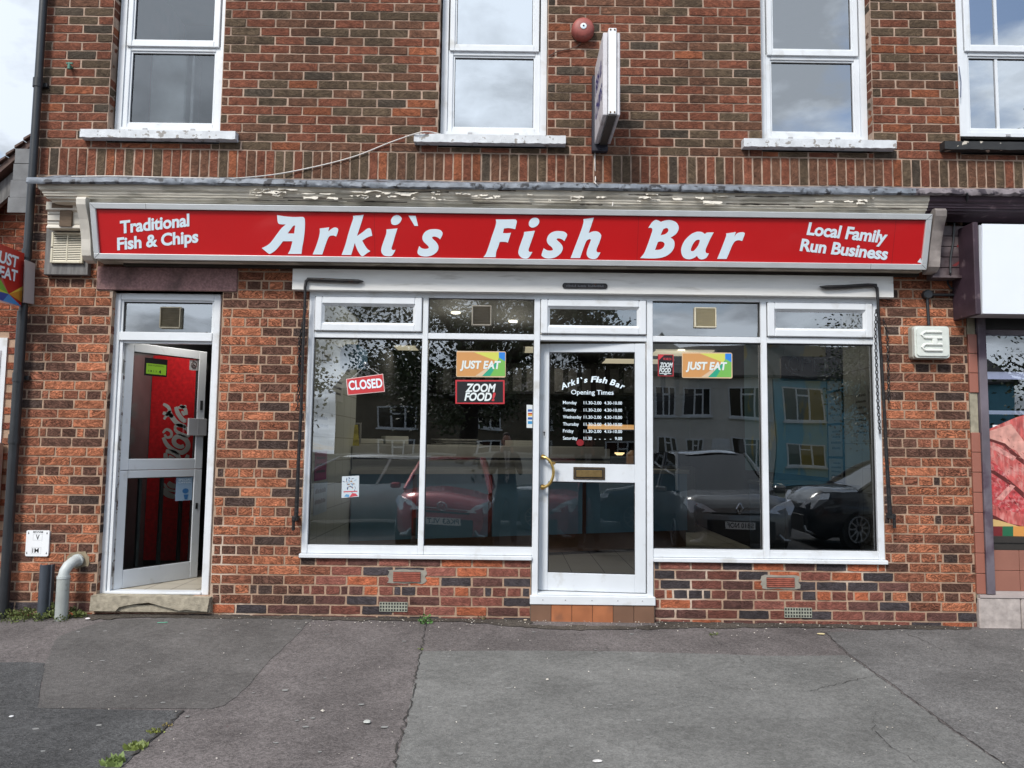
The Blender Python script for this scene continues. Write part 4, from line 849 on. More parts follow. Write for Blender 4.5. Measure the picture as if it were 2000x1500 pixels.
SIGN = [
 (A1, [[(405,200,1),(560,225),(740,238),(895,235),(935,255),(950,310),(948,480),(925,680),(895,850),(883,960,1),(615,960,1),(660,880),(690,780),(705,712,1),(520,712,1),(430,830),(350,910),(265,958),(220,938),(105,845,1),(210,795),(290,725),(390,590),(490,460),(575,383,1),(500,381),(440,370),(415,320)], [(760,400,1),(750,480),(738,560,1),(612,560,1),(670,480),(720,415)]]),
 (A1, [[(1240,462,1),(1425,440,1),(1405,525,1),(1460,475),(1530,443),(1585,455),(1602,490),(1590,540),(1562,620,1),(1500,600),(1430,615),(1390,680),(1350,790),(1320,880),(1290,970,1),(1102,970,1),(1160,830),(1210,680),(1240,550)]]),
 (A2, [[(90,215,1),(298,195,1),(250,360),(168,610,1),(270,540),(360,470),(415,458),(440,480),(455,540),(468,605,1),(410,620),(340,655),(270,700,1),(320,790),(370,860),(430,905,1),(360,950),(290,1000),(245,990),(190,910),(150,820),(125,745,1),(95,850),(55,980,1),(-132,980,1),(-60,780),(0,560),(60,370),(92,270)]]),
 (A2, [[(835 + 0*1, 330),(835,290),(870,235),(920,203),(975,200),(1030,240),(1040,285),(1005,350),(950,388),(895,395),(848,375)]]),
 (A2, [[(745,480,1),(960,460,1),(910,620),(870,760),(845,840),(852,872),(880,885),(922,878,1),(880,960),(840,1000),(760,1003),(690,985),(645,920),(650,830),(700,680),(740,560)]]),
 (A2, [[(1175,212,1),(1315,212,1),(1365,412,1),(1295,412,1)]]),
 (A2, [[(1690,474),(1790,490),(1840,540),(1835,595),(1795,675,1),(1740,635),(1680,620),(1640,632),(1650,665),(1710,720),(1755,790),(1760,860),(1720,930),(1640,985),(1540,1010),(1440,1003),(1375,975),(1350,930),(1360,880),(1385,805,1),(1430,845),(1500,862),(1560,850),(1570,825),(1540,785),(1480,730),(1448,670),(1455,600),(1500,530),(1580,485)]]),
 (A3, [[(480,355,1),(700,358),(925,355),(980,375),(992,420),(952,597,1),(880,580),(780,568),(680,578,1),(652,690,1),(740,693),(800,690),(850,682,1),(775,925,1),(700,905),(575,905,1),(540,1020),(490,1150),(475,1280,1),(175,1280,1),(240,1190),(310,1000),(380,780),(450,580),(485,450)]]),
 (A3, [[(1285,470),(1300,400),(1350,340),(1420,312),(1490,322),(1535,365),(1540,430),(1500,500),(1430,545),(1360,555),(1305,525)]]),
 (A3, [[(1172,662,1),(1437,632,1),(1380,800),(1310,1000),(1280,1090),(1285,1130),(1310,1150),(1375,1152,1),(1330,1230),(1270,1300),(1190,1312),(1100,1285),(1035,1200),(1040,1090),(1110,880),(1160,740)]]),
 (A4, [[(520,640),(640,655),(710,700),(722,745),(700,800),(655,888,1),(590,840),(510,820),(468,835),(480,865),(560,940),(612,1020),(610,1100),(560,1190),(450,1275),(320,1310),(200,1305),(115,1260),(98,1210),(148,1060,1),(210,1100),(290,1120),(360,1110),(375,1085),(340,1030),(260,960),(225,870),(250,770),(320,690),(420,648)]]),
 (A4, [[(1120,348,1),(1378,312,1),(1330,450),(1250,690,1),(1340,655),(1420,645),(1500,670),(1550,730),(1552,790),(1510,920),(1460,1040),(1440,1110),(1455,1150),(1480,1163),(1540,1162,1),(1490,1250),(1440,1310),(1360,1325),(1260,1300),(1205,1230),(1205,1140),(1240,1030),(1290,900),(1308,848,1),(1260,840),(1200,880),(1160,960),(1100,1120),(1040,1300,1),(808,1300,1),(900,1060),(1000,800),(1080,580),(1122,430)]]),
 (A5, [[(230,305,1),(290,215),(350,170),(400,178),(445,202,1),(520,178),(600,172),(690,200),(740,260),(745,330),(700,410),(610,470,1),(660,510),(678,570),(665,650),(610,730),(520,790),(400,820),(250,825),(95,818,1),(160,735),(220,590),(275,430),(300,340),(280,305)], [(440,430,1),(465,370),(490,325),(540,308),(570,325),(565,370),(520,410)], [(345,680,1),(370,610),(395,545,1),(440,535),(490,550),(508,590),(480,645),(420,675)]]),
 (A5, [[(1110,370),(1160,385),(1195,410,1),(1230,385),(1345,382,1),(1290,480),(1240,590),(1205,680),(1215,730),(1262,740,1),(1220,810),(1150,840),(1090,825),(1060,780,1),(1000,820),(920,838),(840,815),(795,740),(795,640),(850,520),(950,420),(1040,375)], [(1100,508),(1103,545),(1070,620),(1010,690),(965,700),(955,670),(985,590),(1040,520)]]),
 (A5, [[(1555,400,1),(1720,375,1),(1695,455,1),(1740,400),(1800,380),(1860,385),(1868,420),(1828,527,1),(1760,515),(1700,540),(1655,610),(1610,720),(1562,832,1),(1402,832,1),(1450,720),(1520,540),(1555,440)]])]
for (ox, oy, sc), loops in SIGN:
    L2 = [[px_sign(ox + x / sc, oy + y / sc) for x, y in smooth_path(l)] for l in loops]
    m = MB(); outline(m, L2, lambda u, v, d: TF(u, v, -.0075 + d), depth=-.0015); put('letter', m, WLET, R0)
def sign_text(s, p0, p1, p2, **k):
    a = px_sign(*p0); b = px_sign(*p1); c = px_sign(*p2); m = MB()
    P = TF(a[0], a[1], -.0078); Q = TF(b[0], b[1], -.0078); R = TF(c[0], c[1], -.0078); text(m, s, P, Q - P, R - P, **k); return put('slogan', m, WLET, R0)
sign_text('Traditional', (233.5, 455.5), (369, 441), (233, 431.5), bold=.034, space=.98)
sign_text('Fish & Chips', (228, 488), (386.5, 472.5), (227.5, 464.5), bold=.034, space=.98)
sign_text('Local Family', (1576, 457.5), (1731, 474.5), (1581.5, 434), bold=.034, space=.98)
sign_text('Run Business', (1562.5, 489), (1733, 507), (1567.5, 466), bold=.034, space=.98)
m = MB(); a = px_sign(1793, 512); b = px_sign(1799, 504); c = px_sign(1801, 514); m.quad(TF(a[0], a[1], -.009), TF(c[0], c[1], -.009), TF(b[0], b[1], -.009)); put('torn_film', m, WLET, R0)
# ------------------------------------------------------------------ things fixed to the wall
def P3(px, py, Y): a = at(px, py, Y); return (a[0], Y, a[1])
# alarm bell
c = P3(1139.5, 52, -.08); R_ = root('alarm_bell', (c[0], 0, c[2]), 'round dull red alarm bell on the upper wall beside the hanging sign', 'alarm bell')
m = MB(); m.lathe([(.02, -.0), (.088, -.002), (.092, -.012), (.090, -.045), (.084, -.066), (.066, -.082), (.03, -.088), (.0, -.088)], lambda a, b, h: (c[0] + a, h, c[2] + b), 40)
put('bell_dome', m, mk('faded_red_paint', (.30, .075, .06), .55, var=.12, vs=20, dirt=(.2, .08, .07), ds=30, dlo=.6, dhi=.7), R_, smooth=True)
m = MB(); m.lathe([(.024, -.088), (.024, -.093), (.015, -.095), (.015, -.0955), (.0, -.0955)], lambda a, b, h: (c[0] + a, h, c[2] + b), 24); hb = put('hub', m, WLET, R_)
put('screw', MB().lathe([(.0075, -.0955), (.0075, -.098), (0, -.098)], lambda a, b, h: (c[0] + a, h, c[2] + b), 12), GASK, hb)
def cable(name, pts, r, mat, label, cat='cable', close=True):
    out = []; P = [Vector(p) for p in pts]
    for i in range(len(P) - 1):
        p0 = P[max(i - 1, 0)]; p1 = P[i]; p2 = P[i + 1]; p3 = P[min(i + 2, len(P) - 1)]
        for k in range(6):
            t = k / 6; out.append(.5 * ((2 * p1) + (p2 - p0) * t + (2 * p0 - 5 * p1 + 4 * p2 - p3) * t * t + (3 * p1 - p0 - 3 * p2 + p3) * t ** 3))
    out.append(P[-1]); m = MB(); m.tube(out, r, 6); og = P[0]
    return put(name, m, mat, smooth=True, label=label, cat=cat, origin=tuple(og))
WCAB = mk('white_cable', (.66, .62, .58), .5, var=.1)
cable('cable', [P3(x, y, Y) for x, y, Y in ((860, 262, -.01), (835, 257, -.085), (812, 261, -.085), (760, 279, -.02), (700, 303, -.012), (640, 320, -.012), (560, 337, -.02), (500, 345, -.10), (440, 349, -.2), (380, 348, -.26), (300, 346, -.30), (220, 344, -.315), (140, 345, -.325))], .0048, WCAB, 'slack white cable sagging from the middle window sill to the lead flashing')
cable('cable', [P3(x, y, Y) for x, y, Y in ((1162, 280, -.01), (1162, 320, -.008), (1163, 350, -.02), (1162, 356, -.34), (1170, 364, -.335), (1183, 372, -.30), (1194, 380, -.27), (1197, 392, -.27), (1196, 403, -.29))], .0045, WCAB, 'thin pale cable dropping from the hanging sign to the red sign')
cable('cable', [P3(x, y, -.008) for x, y in ((1136, 80), (1130, 88), (1115, 95), (1100, 98), (1086, 102), (1072, 110))], .0035, mk('brown_cable', (.07, .045, .035), .6), 'thin dark cable running from the alarm bell to the middle window')
# hanging sign
R_ = root('hanging_sign', (.70, 0, 4.0), 'white box sign with blue writing sticking out from the upper wall', 'hanging sign')
x0, x1, ya, yb, z0, z1 = .650, .774, -.60, -.055, 3.715, 4.345
m = MB(); m.box(x0 + .038, x1 - .028, ya - .006, yb, z0 + .006, z1 + .02, bev=.004); put('sign_case', m, WHITE, R_)
m = MB(); m.box(x0 + .038, x1 - .028, ya + .004, yb, z0 - .003, z0 + .004); put('underside', m, mk('dark_bronze_metal', (.05, .043, .036), .6, var=.1), R_)
m = MB(); m.box(x0, x0 + .034, ya + .01, yb, z0 + .003, z1 - .006, bev=.006); m.box(x1 - .024, x1, ya + .01, yb, z0 + .003, z1 - .006, bev=.006)
FACE = put('side_panel', m, mk('weathered_white_acrylic', (.62, .60, .62), .4, var=.08, vs=9, dirt=(.32, .29, .29), ds=8, dlo=.54, dhi=.75), R_)
m = MB(); BLUE = mk('navy_vinyl', (.03, .03, .18), .5, var=0)
for s, z, h, w in (('FISH &', 4.08, .11, .40), ('CHIPS', 3.88, .11, .42)):
    text(m, s, (x0 - .0012, yb - .05, z), (0, -w, 0), (0, -.02, h), bold=.03)
put('lettering', m, BLUE, R_)
m = MB(); m.box(x0 - .02, x1 - .02, -.054, .0, 3.665, 4.28, bev=.004); put('bracket', m, mk('navy_black_metal', (.018, .018, .03), .5), R_)
m = MB()
for x in (x0 + .052, x1 - .042): m.lathe([(.007, 0), (.006, -.004), (0, -.005)], lambda a, b, h, x=x: (x + a, ya - .006 + h, z0 + .02 + b), 10); m.lathe([(.007, 0), (.006, -.004), (0, -.005)], lambda a, b, h, x=x: (x + a, ya - .006 + h, z1 + .006 + b), 10)
put('rusty_bolt', m, mk('rust', (.13, .075, .03), .8, var=.3, vs=40), R_)
# bracketed food-delivery sign at the corner
X = at(48, 495, -.115)[0]; R_ = root('hanging_sign', (X, 0, 2.6), 'red diamond-bottomed hanging sign with white lettering and coloured facets beside the drainpipe', 'hanging sign')
def side(px, py, X=X):     # photo pixel on the plane x = X
    d = ray(px, py); t = (X - CAM.x) / d.x; p = CAM + d * t; return p.y, p.z
tl = side(48, 495); bl = side(44, 599); mid_ = side(17, 576); zt, zb = tl[1], bl[1]; yw = tl[0]; ye = yw - .62
yc = (yw + ye) / 2; zt = tl[1] - .0; fc = side(16.5, 575.5); zc_ = fc[1]
yB = fc[0] * 1.0
m = MB(); oc = [(yw, zt), (yw, bl[1]), (yB * 2 - yw - .0, bl[1]), (yB * 2 - yw, zt)]
m.prism(oc, X - .05, X - .0005, lambda u, v, a: (a, u, v)); put('sign_case', m, mk('orange_red_panel', (.42, .018, .012), .35, var=.06, vs=8), R_)
yl = yB * 2 - yw; m = MB(); mats = [mk('facet_amber', (.62, .26, .03), .4, var=0), mk('facet_yellow', (.75, .52, .06), .4, var=0), mk('facet_sky', (.06, .27, .60), .4, var=0), mk('facet_blue', (.02, .07, .33), .4, var=0), mk('facet_green', (.17, .42, .05), .4, var=0), mk('facet_lime', (.5, .6, .06), .4, var=0), mk('facet_pink', (.45, .10, .09), .4, var=0)]
zq = side(46, 560)[1]; H_ = zq - bl[1]; XX = X + .0015
def F(a, b): return (XX, a, b)
cz = zc_ + .005
m.quad(F(yB, cz), F(yw, zq), F(yw, zq - .03), mi=1); m.quad(F(yB, cz), F(yw, zq - .03), F(yw, bl[1] + .03), mi=0); m.quad(F(yB, cz), F(yw, bl[1] + .0), F(yB + .04, bl[1] - .0), mi=2); m.quad(F(yB, cz), F(yB + .04, bl[1]), F(yB - .06, bl[1]), mi=2)
m.quad(F(yB, cz), F(yB - .06, bl[1]), F(yl, bl[1]), F(yl, bl[1] + .06), mi=3); m.quad(F(yB, cz), F(yl, bl[1] + .06), F(yl, bl[1] + .09), mi=5); m.quad(F(yB, cz), F(yl, bl[1] + .09), F(yl, bl[1] + .2), mi=4); m.quad(F(yB, cz), F(yl, bl[1] + .2), F(yl, bl[1] + .26), mi=6)
put('coloured_facets', m, mats, R_)
m = MB()
def stext(s, pl, pr, pt):
    a = side(*pl); b = side(*pr); t = side(*pt); text(m, s, (XX, a[0], a[1]), (0, b[0] - a[0], b[1] - a[1]), (0, t[0] - a[0], t[1] - a[1]), bold=.03)
stext('UST', (-3, 511), (34, 523), (0, 489)); stext('EAT', (-2, 540), (33, 550), (0, 518)); stext('J', (-16, 508), (-6, 511), (-13, 484)); put('lettering', m, WLET, R_)
m = MB(); q = P3(49, 507, -.16); q2 = P3(69, 515, -.03); q3 = P3(66, 594, -.03); q4 = P3(46, 590, -.16)
m.add([q, q2, q3, q4] + [(v[0] - .02, v[1] + .02, v[2]) for v in (q, q2, q3, q4)], [(0, 1, 2, 3), (4, 7, 6, 5), (0, 4, 5, 1), (1, 5, 6, 2), (2, 6, 7, 3), (3, 7, 4, 0)]); put('mounting_box', m, mk('pale_grey_box', (.44, .42, .42), .5, var=.03), R_)
m = MB(); m.box(X - .045, X - .01, -.10, .0, zt - .10, zt - .06); m.box(X - .045, X - .01, -.10, -.0, zb + .04, zb + .08); put('bracket', m, BLACK, R_)
# drainpipe
R_ = root('drainpipe', (-3.748, -.06, 0), 'tall dark grey drainpipe at the left corner of the brick building', 'drainpipe')
m = MB(); m.tube([(-3.742, -.058, 2.75), (-3.742, -.058, 5.9)], .030, 16); m.tube([(-3.75, -.058, -.05), (-3.75, -.058, 2.33)], .036, 16); m.tube([(-3.745, -.058, 2.33), (-3.745, -.058, 2.75)], .031, 16); put('pipe', m, BPL, R_, smooth=True)
for z, r in ((4.15, .036), (2.78, .036), (1.82, .041), (1.35, .042), (5.2, .036)): put('collar', MB().tube([(-3.745 if z > 2.5 else -3.75, -.058, z - .035), (-3.745 if z > 2.5 else -3.75, -.058, z + .035)], r, 16), BPL, R_, smooth=True)
m = MB()
for z in (4.15, 1.82): m.box(-3.80, -3.69, -.03, .0, z - .015, z + .015)
put('bracket', m, BPL, R_)
# short half-round plastic pipe and the grey elbow pipe
a = at(75, 1205, -.10); b = at(93, 1103, -.10); R_ = root('guard_channel', (a[0], -.1, .0), 'dark blue-grey plastic channel standing against the wall below the white marker plate', 'pipe guard')
m = MB(); cx = (a[0] + b[0]) / 2; m.prism([(cx + .036 * math.cos(t), -.085 - .042 * math.sin(t)) for t in [math.pi * k / 10 for k in range(11)]] + [(cx + .028 * math.cos(t), -.085 - .03 * math.sin(t)) for t in [math.pi * (10 - k) / 10 for k in range(11)]], ground_z(cx, -.1) - .02, b[1], lambda u, v, q: (u, v, q)); m.box(cx + .034, cx + .05, -.086, -.05, ground_z(cx, -.1) - .02, b[1] - .002); put('channel', m, SGREY, R_, smooth=True)
x, z = at(124, 1130, -.13); ex, ez = at(133, 1101, -.02); R_ = root('waste_pipe', (x, -.13, .0), 'grey plastic waste pipe bending out of the wall into the ground', 'waste pipe')
GP = mk('grey_waste_plastic', (.34, .36, .34), .55, var=.12, vs=8, dirt=(.17, .17, .14), ds=10, dlo=.56, dhi=.68)
m = MB(); m.tube([(x, -.13, ground_z(x, -.13) - .02), (x, -.13, z + .0)], .044, 20); put('upright_pipe', m, GP, R_, smooth=True)
m = MB(); m.tube([(x, -.13, z + .0), (x, -.13, z + .02), (x + .004, -.125, z + .055), (x + .015, -.105, z + .09), (x + .03, -.07, z + .115), (x + .036, .02, z + .12)], [.040, .038, .038, .038, .038, .038], 20); m.tube([(x, -.13, z + .002), (x, -.13, z + .02)], .046, 20); m.tube([(x + .034, -.03, z + .118), (x + .035, -.012, z + .119)], .047, 20); put('elbow', m, mk('pale_waste_plastic', (.46, .49, .48), .45, var=.06), R_, smooth=True)
m = MB(); r = random.Random(4); cc = (x + .036, z + .12); m.prism([(cc[0] + (.085 + r.uniform(-.012, .012)) * math.cos(2 * math.pi * k / 18), cc[1] + (.068 + r.uniform(-.012, .01)) * math.sin(2 * math.pi * k / 18)) for k in range(18)], -.004, .012, lambda u, v, q: (u, q, v)); put('mortar_collar', m, mk('sandy_cement', (.26, .21, .14), .95, var=.25, vs=20, bump=.6), R_)
# white marker plate
a = at(50, 1086, -.006); b = at(98, 1036, -.006); R_ = root('marker_plate', (a[0], -.01, a[1]), 'small white rounded water marker plate with black V and M letters on the left wall', 'marker plate')
m = MB(); m.prism(rrect(a[0], b[0], a[1], b[1], .012), -.014, .0, lambda u, v, q: (u, q, v)); put('plate', m, WHITE, R_)
m = MB(); w = b[0] - a[0]; h = b[1] - a[1]
def mt(s, u0, u1, v0, hh, **k): text(m, s, (a[0] + u0 * w, -.0152, a[1] + v0 * h), ((u1 - u0) * w, 0, 0), (0, 0, hh * h), **k)
mt('V', .43, .58, .64, .20, bold=.01); mt('I', .31, .34, .14, .18); mt('M', .40, .58, .14, .18, bold=.005); mt('BSWM', .30, .72, .905, .07, bold=.01); put('lettering', m, GASK, R_)
m = MB()
for u, v in ((.1, .88), (.9, .88), (.07, .11), (.92, .11)): m.lathe([(.0045, 0), (.003, -.003), (0, -.003)], lambda p, q, hh, u=u, v=v: (a[0] + u * w + p, -.0142 + hh, a[1] + v * h + q), 8); m.box(a[0] + u * w - .0015, a[0] + u * w + .0015, -.0155, -.0142, a[1] + v * h, a[1] + v * h + .012)
put('screw', m, GASK, R_)
m = MB(); 
for u0, u1, v0, v1 in ((.30, .70, .62, .865), (.27, .68, .10, .35)):
    for q in ((u0, u1, v0, v0 + .006), (u0, u1, v1 - .006, v1), (u0, u0 + .006, v0 + .006, v1 - .006), (u1 - .006, u1, v0 + .006, v1 - .006)): m.box(a[0] + q[0] * w, a[0] + q[1] * w, -.0148, -.0141, a[1] + q[2] * h, a[1] + q[3] * h)
put('letter_frame', m, LGREY, R_)
# louvre vent on its plywood board
a = at(85, 536, -.05); b = at(176, 446, -.05); R_ = root('wall_vent', (a[0], 0, a[1]), 'cracked ivory square louvre vent on a weathered grey board left of the sign', 'wall vent')
m = MB(); m.box(a[0], b[0], -.05, .0, a[1], b[1], bev=.003); put('backing_board', m, PLY, R_)
a = at(99, 514, -.06); b = at(166, 455, -.06); m = MB(); e = .018; xa, xb, za, zb_ = a[0], b[0], a[1], b[1]
for q in ((xa, xa + e, za, za + (zb_ - za) * .48), (xa, xa + e, za + (zb_ - za) * .52, zb_), (xb - e, xb, za, zb_)): m.box(q[0], q[1], -.075, -.051, q[2], q[3], bev=.003)
for q in ((za, za + e), (zb_ - e, zb_)): m.box(xa + e, xb - e, -.0745, -.051, q[0], q[1], bev=.003)
vf = put('vent_frame', m, IVORY, R_); m = MB(); n = 15
for k in range(n):
    z = za + e + (zb_ - za - 2 * e) * k / n; h = (zb_ - za - 2 * e) / n; m.add([(xa + e, -.072, z), (xb - e, -.072, z), (xb - e, -.070, z + h * .5), (xa + e, -.070, z + h * .5), (xa + e, -.055, z + h * .85), (xb - e, -.055, z + h * .85)], [(0, 1, 2, 3), (3, 2, 5, 4)])
m.box((xa + xb) / 2 - .004, (xa + xb) / 2 + .004, -.0735, -.06, za + e, zb_ - e); put('louvre', m, IVORY, vf); put('vent_void', MB().box(xa + e, xb - e, -.054, -.0505, za + e, zb_ - e), GASK, vf)
# folded awning arms with chains
def arm(pts, tip, label, brk, chains, rs):
    R_ = root('awning_arm', P3(pts[0][0], pts[0][1], -.08), label, 'awning arm', group='folded iron awning arms beside the shopfront')
    m = MB(); pp = [P3(x, y, -.085) for x, y in pts]; m.tube(pp, rs, 10); put('rod', m, BLACK, R_, smooth=True)
    m = MB(); q = [P3(x, y, -.085) for x, y in tip]; m.tube(q, [.012, .0155, .0155, .0155, .004], 8); put('flat_bar', m, BLACK, R_, smooth=True)
    m = MB()
    for (x, y) in brk: c = P3(x, y, -.05); m.box(c[0] - .015, c[0] + .015, -.105, .0, c[2] - .02, c[2] + .02, bev=.006); m.tube([(c[0], -.10, c[2] - .085), (c[0], -.10, c[2] - .02)], .012, 8)
    put('pivot_bracket', m, BLACK, R_)
    for ch in chains:
        m = MB(); P = []
        for i in range(len(ch) - 1):
            a = Vector(P3(ch[i][0], ch[i][1], ch[i][2])); b = Vector(P3(ch[i + 1][0], ch[i + 1][1], ch[i + 1][2])); k = max(1, int((b - a).length / .026))
            P += [a.lerp(b, j / k) for j in range(k)]
        for j, p in enumerate(P):
            d = (P[min(j + 1, len(P) - 1)] - P[max(j - 1, 0)]).normalized(); s = Vector((1, 0, 0)) if j % 2 else Vector((0, 1, 0)); s = (s - d * s.dot(d)).normalized(); ring = []
            for t in range(9): a_ = 2 * math.pi * t / 8; ring.append(p + d * .0165 * math.cos(a_) + s * .0095 * math.sin(a_))
            m.tube(ring, .0034, 5, cap=False)
        put('chain', m, BLACK, R_)
arm([(612, 545), (604, 545), (598, 549), (596, 560), (595, 600), (591, 700), (588, 800), (583, 900), (579, 1000), (578, 1012)], [(600, 545), (612, 546), (650, 547.5), (700, 549.5), (710, 549.5)], 'folded black iron awning arm with a bunched chain left of the shopfront', [(577, 1012)],
    [[(597, 600, -.06), (590, 640, -.05), (585, 700, -.04), (583, 760, -.04), (581, 806, -.04)], [(594, 650, -.055), (588, 690, -.05), (586, 740, -.045), (588, 790, -.05), (590, 820, -.06)], [(590, 640, -.07), (584, 668, -.07), (584, 720, -.06)]], [.011, .012, .012, .011, .0105, .0115, .012, .013, .016, .016])
arm([(1698, 557), (1708, 558), (1713, 563), (1714, 575), (1716, 620), (1721, 700), (1727, 800), (1732, 900), (1738, 1000), (1739, 1006)], [(1712, 557), (1695, 557), (1650, 560), (1612, 561), (1601, 560)], 'folded black iron awning arm with hanging chain right of the shopfront', [(1740, 1008)],
    [[(1711, 608, -.06), (1710, 650, -.055), (1712, 720, -.05), (1715, 790, -.045), (1719, 850, -.04)], [(1726, 628, -.05), (1733, 650, -.04), (1735, 720, -.04), (1736, 790, -.04)]], [.011, .012, .012, .011, .0105, .0115, .012, .013, .016, .016])
m = MB()
c = P3(1142.5, 558.5, -.066); w = .175; pts = [(c[0] + (w - .022) * (1 if abs(t) < 90 or t > 270 else -1) + .022 * math.cos(math.radians(t)), c[2] + .022 * math.sin(math.radians(t))) for t in list(range(-90, 90, 18)) + [90] + list(range(91, 270, 18))]
R_ = root('maker_plate', c, 'black oblong iron maker plate in the middle of the white board', 'maker plate')
m = MB(); m.prism(pts, -.070, -.0625, lambda u, v, q: (u, q, v)); put('plate', m, BLACK, R_)
m = MB()
for k in range(26):
    if k not in (7, 14): m.box(c[0] - .145 + k * .0112, c[0] - .1375 + k * .0112, -.0725, -.0702, c[2] - .009, c[2] - .009 + random.uniform(.008, .018))
put('raised_lettering', m, mk('worn_iron', (.10, .10, .11), .45, .5), R_)
# bulkhead wall light and its conduit
a = at(1784, 700, -.07); b = at(1852, 637, -.07); R_ = root('wall_light', (a[0], 0, a[1]), 'square milky bulkhead wall light on the brickwork right of the shopfront', 'wall light')
m = MB(); m.prism(rrect(a[0], b[0], a[1], b[1], .02), -.055, .0, lambda u, v, q: (u, q, v)); put('base', m, mk('yellowed_base', (.38, .37, .32), .5), R_)
FROST = mk('milky_diffuser', (.62, .65, .60), .35, var=.1, vs=14, coat=.4)
m = MB(); m.prism(rrect(a[0] + .004, b[0] - .004, a[1] + .004, b[1] - .004, .022), -.085, -.0555, lambda u, v, q: (u, q, v)); m.prism(rrect(a[0] + .018, b[0] - .018, a[1] + .018, b[1] - .018, .02), -.095, -.0855, lambda u, v, q: (u, q, v)); df = put('diffuser', m, FROST, R_)
w = b[0] - a[0]; h = b[1] - a[1]; m = MB()
for v0, v1 in ((.62, .80), (.24, .42)):
    m.tube([(a[0] + .28 * w, -.0985, a[1] + v0 * h), (a[0] + .75 * w, -.0985, a[1] + v0 * h)], .010, 8); m.tube([(a[0] + .28 * w, -.0985, a[1] + v1 * h), (a[0] + .75 * w, -.0985, a[1] + v1 * h)], .010, 8); m.tube([(a[0] + .28 * w, -.0985, a[1] + v0 * h), (a[0] + .2 * w, -.0985, a[1] + (v0 + v1) / 2 * h), (a[0] + .28 * w, -.0985, a[1] + v1 * h)], .010, 8)
put('lamp_tube', m, mk('tube_white', (.75, .77, .72), .3, var=0), R_, smooth=True)
m = MB(); m.box(a[0] + .48 * w, a[0] + .62 * w, -.108, -.096, a[1] + .42 * h, a[1] + .6 * h, bev=.004); put('tube_clip', m, mk('tube_white', (.75, .77, .72)), R_)
j = P3(1812, 575, -.03); k1 = P3(1815, 637, -.02); k2 = P3(1892, 577, -.02); R_ = root('conduit', j, 'black cable conduit with round junction box above the wall light', 'conduit')
m = MB(); m.tube([(j[0], -.02, j[2]), (j[0] + .006, -.02, k1[2] + .01)], .0115, 10); m.tube([(j[0], -.02, j[2]), (k2[0], -.02, j[2] + .0)], .0115, 10); put('tube', m, BPL, R_, smooth=True)
m = MB(); m.lathe([(.036, 0), (.036, -.038), (.03, -.045), (0, -.045)], lambda p, q, hh: (j[0] + p, hh, j[2] + q), 24); put('junction_box', m, BPL, R_, smooth=True)
cable('cable', [P3(x, y, Y) for x, y, Y in ((1889, 377, -.345), (1888, 392, -.30), (1878, 410, -.22), (1866, 425, -.12), (1863, 450, -.115), (1862, 470, -.115), (1857, 500, -.115), (1856, 520, -.12), (1856, 535, -.14), (1852, 545, -.03), (1852, 555, -.02), (1862, 565, -.02), (1888, 568, -.02))], .008, BPL, 'black cable looping down the plum boards beside the white sign')
# green tap stub in the brickwork
c = P3(137, 130, -.02); m = MB(); m.tube([(c[0], 0, c[2]), (c[0], -.04, c[2])], .012, 10); m.tube([(c[0], -.035, c[2] + .025), (c[0] + .003, -.04, c[2] - .03)], [.008, .012], 8); m.box(c[0] - .02, c[0] + .03, -.045, -.03, c[2] + .012, c[2] + .022)
put('pipe_stub', m, mk('verdigris', (.08, .2, .15), .7, var=.3, vs=40), label='small green corroded pipe stub in the upper left brickwork', cat='pipe stub', origin=c)

# ------------------------------------------------------------------ stickers, signs and papers on and behind the glass
SY0 = GY - .0015
def flat(name, quads, mats, parent, Y, **k):
    m = MB()
    for k_, (pts, i) in enumerate(quads): outline(m, pts, lambda x, y, d, k_=k_: P3(x, y, Y - .0001 * (k_ % 12 + 1)), mi=i)
    return put(name, m, mats, parent, **k)
def card(pts, Y, th=.003):
    f = [P3(x, y, Y) for x, y in pts]; n = len(f); m = MB(); m.add(f + [(v[0], v[1] + th, v[2]) for v in f], [tuple(range(n)), tuple(range(n, 2 * n))[::-1]] + [(i, (i + 1) % n, n + (i + 1) % n, n + i) for i in range(n)]); return m
def col_mat(n, c, r=.45): return mk(n, c, r, var=0)
YS = GY - .006
R_ = root('closed_sign', P3(714, 755, YS), 'small tilted red CLOSED sign hanging by a cord in the left window', 'hanging sign')
m = card([(676, 740), (748, 730), (751.5, 765), (679, 772)], YS - .004, .004); put('board', m, col_mat('pale_pink_edge', (.7, .5, .48)), R_)
m = card([(677.3, 741), (747, 731.4), (750.2, 763.9), (680.2, 770.6)], YS - .0052, .001); put('face', m, col_mat('closed_red', (.50, .03, .035)), R_)
m = MB(); text_px(m, 'CLOSED', (681.5, 761.5), (747.5, 756), (680, 744.0), YS - .006, bold=.03); put('lettering', m, WLET, R_)
m = MB()
for q in ((686, 739.5), (742, 731.8)): m.tube([P3(q[0], q[1], YS - .004), P3(714.5, 714, YS - .004)], .0013, 5)
put('cord', m, col_mat('cord_white', (.6, .6, .6)), R_)
c = P3(714.5, 712, YS); m = MB(); m.lathe([(.020, .004), (.017, -.004), (.007, -.008), (.006, -.016), (0, -.016)], lambda p, q, hh: (c[0] + p, YS + hh, c[2] + q), 16); put('suction_cup', m, mk('clear_rubber', (.10, .11, .12), .2, var=0), R_, smooth=True)
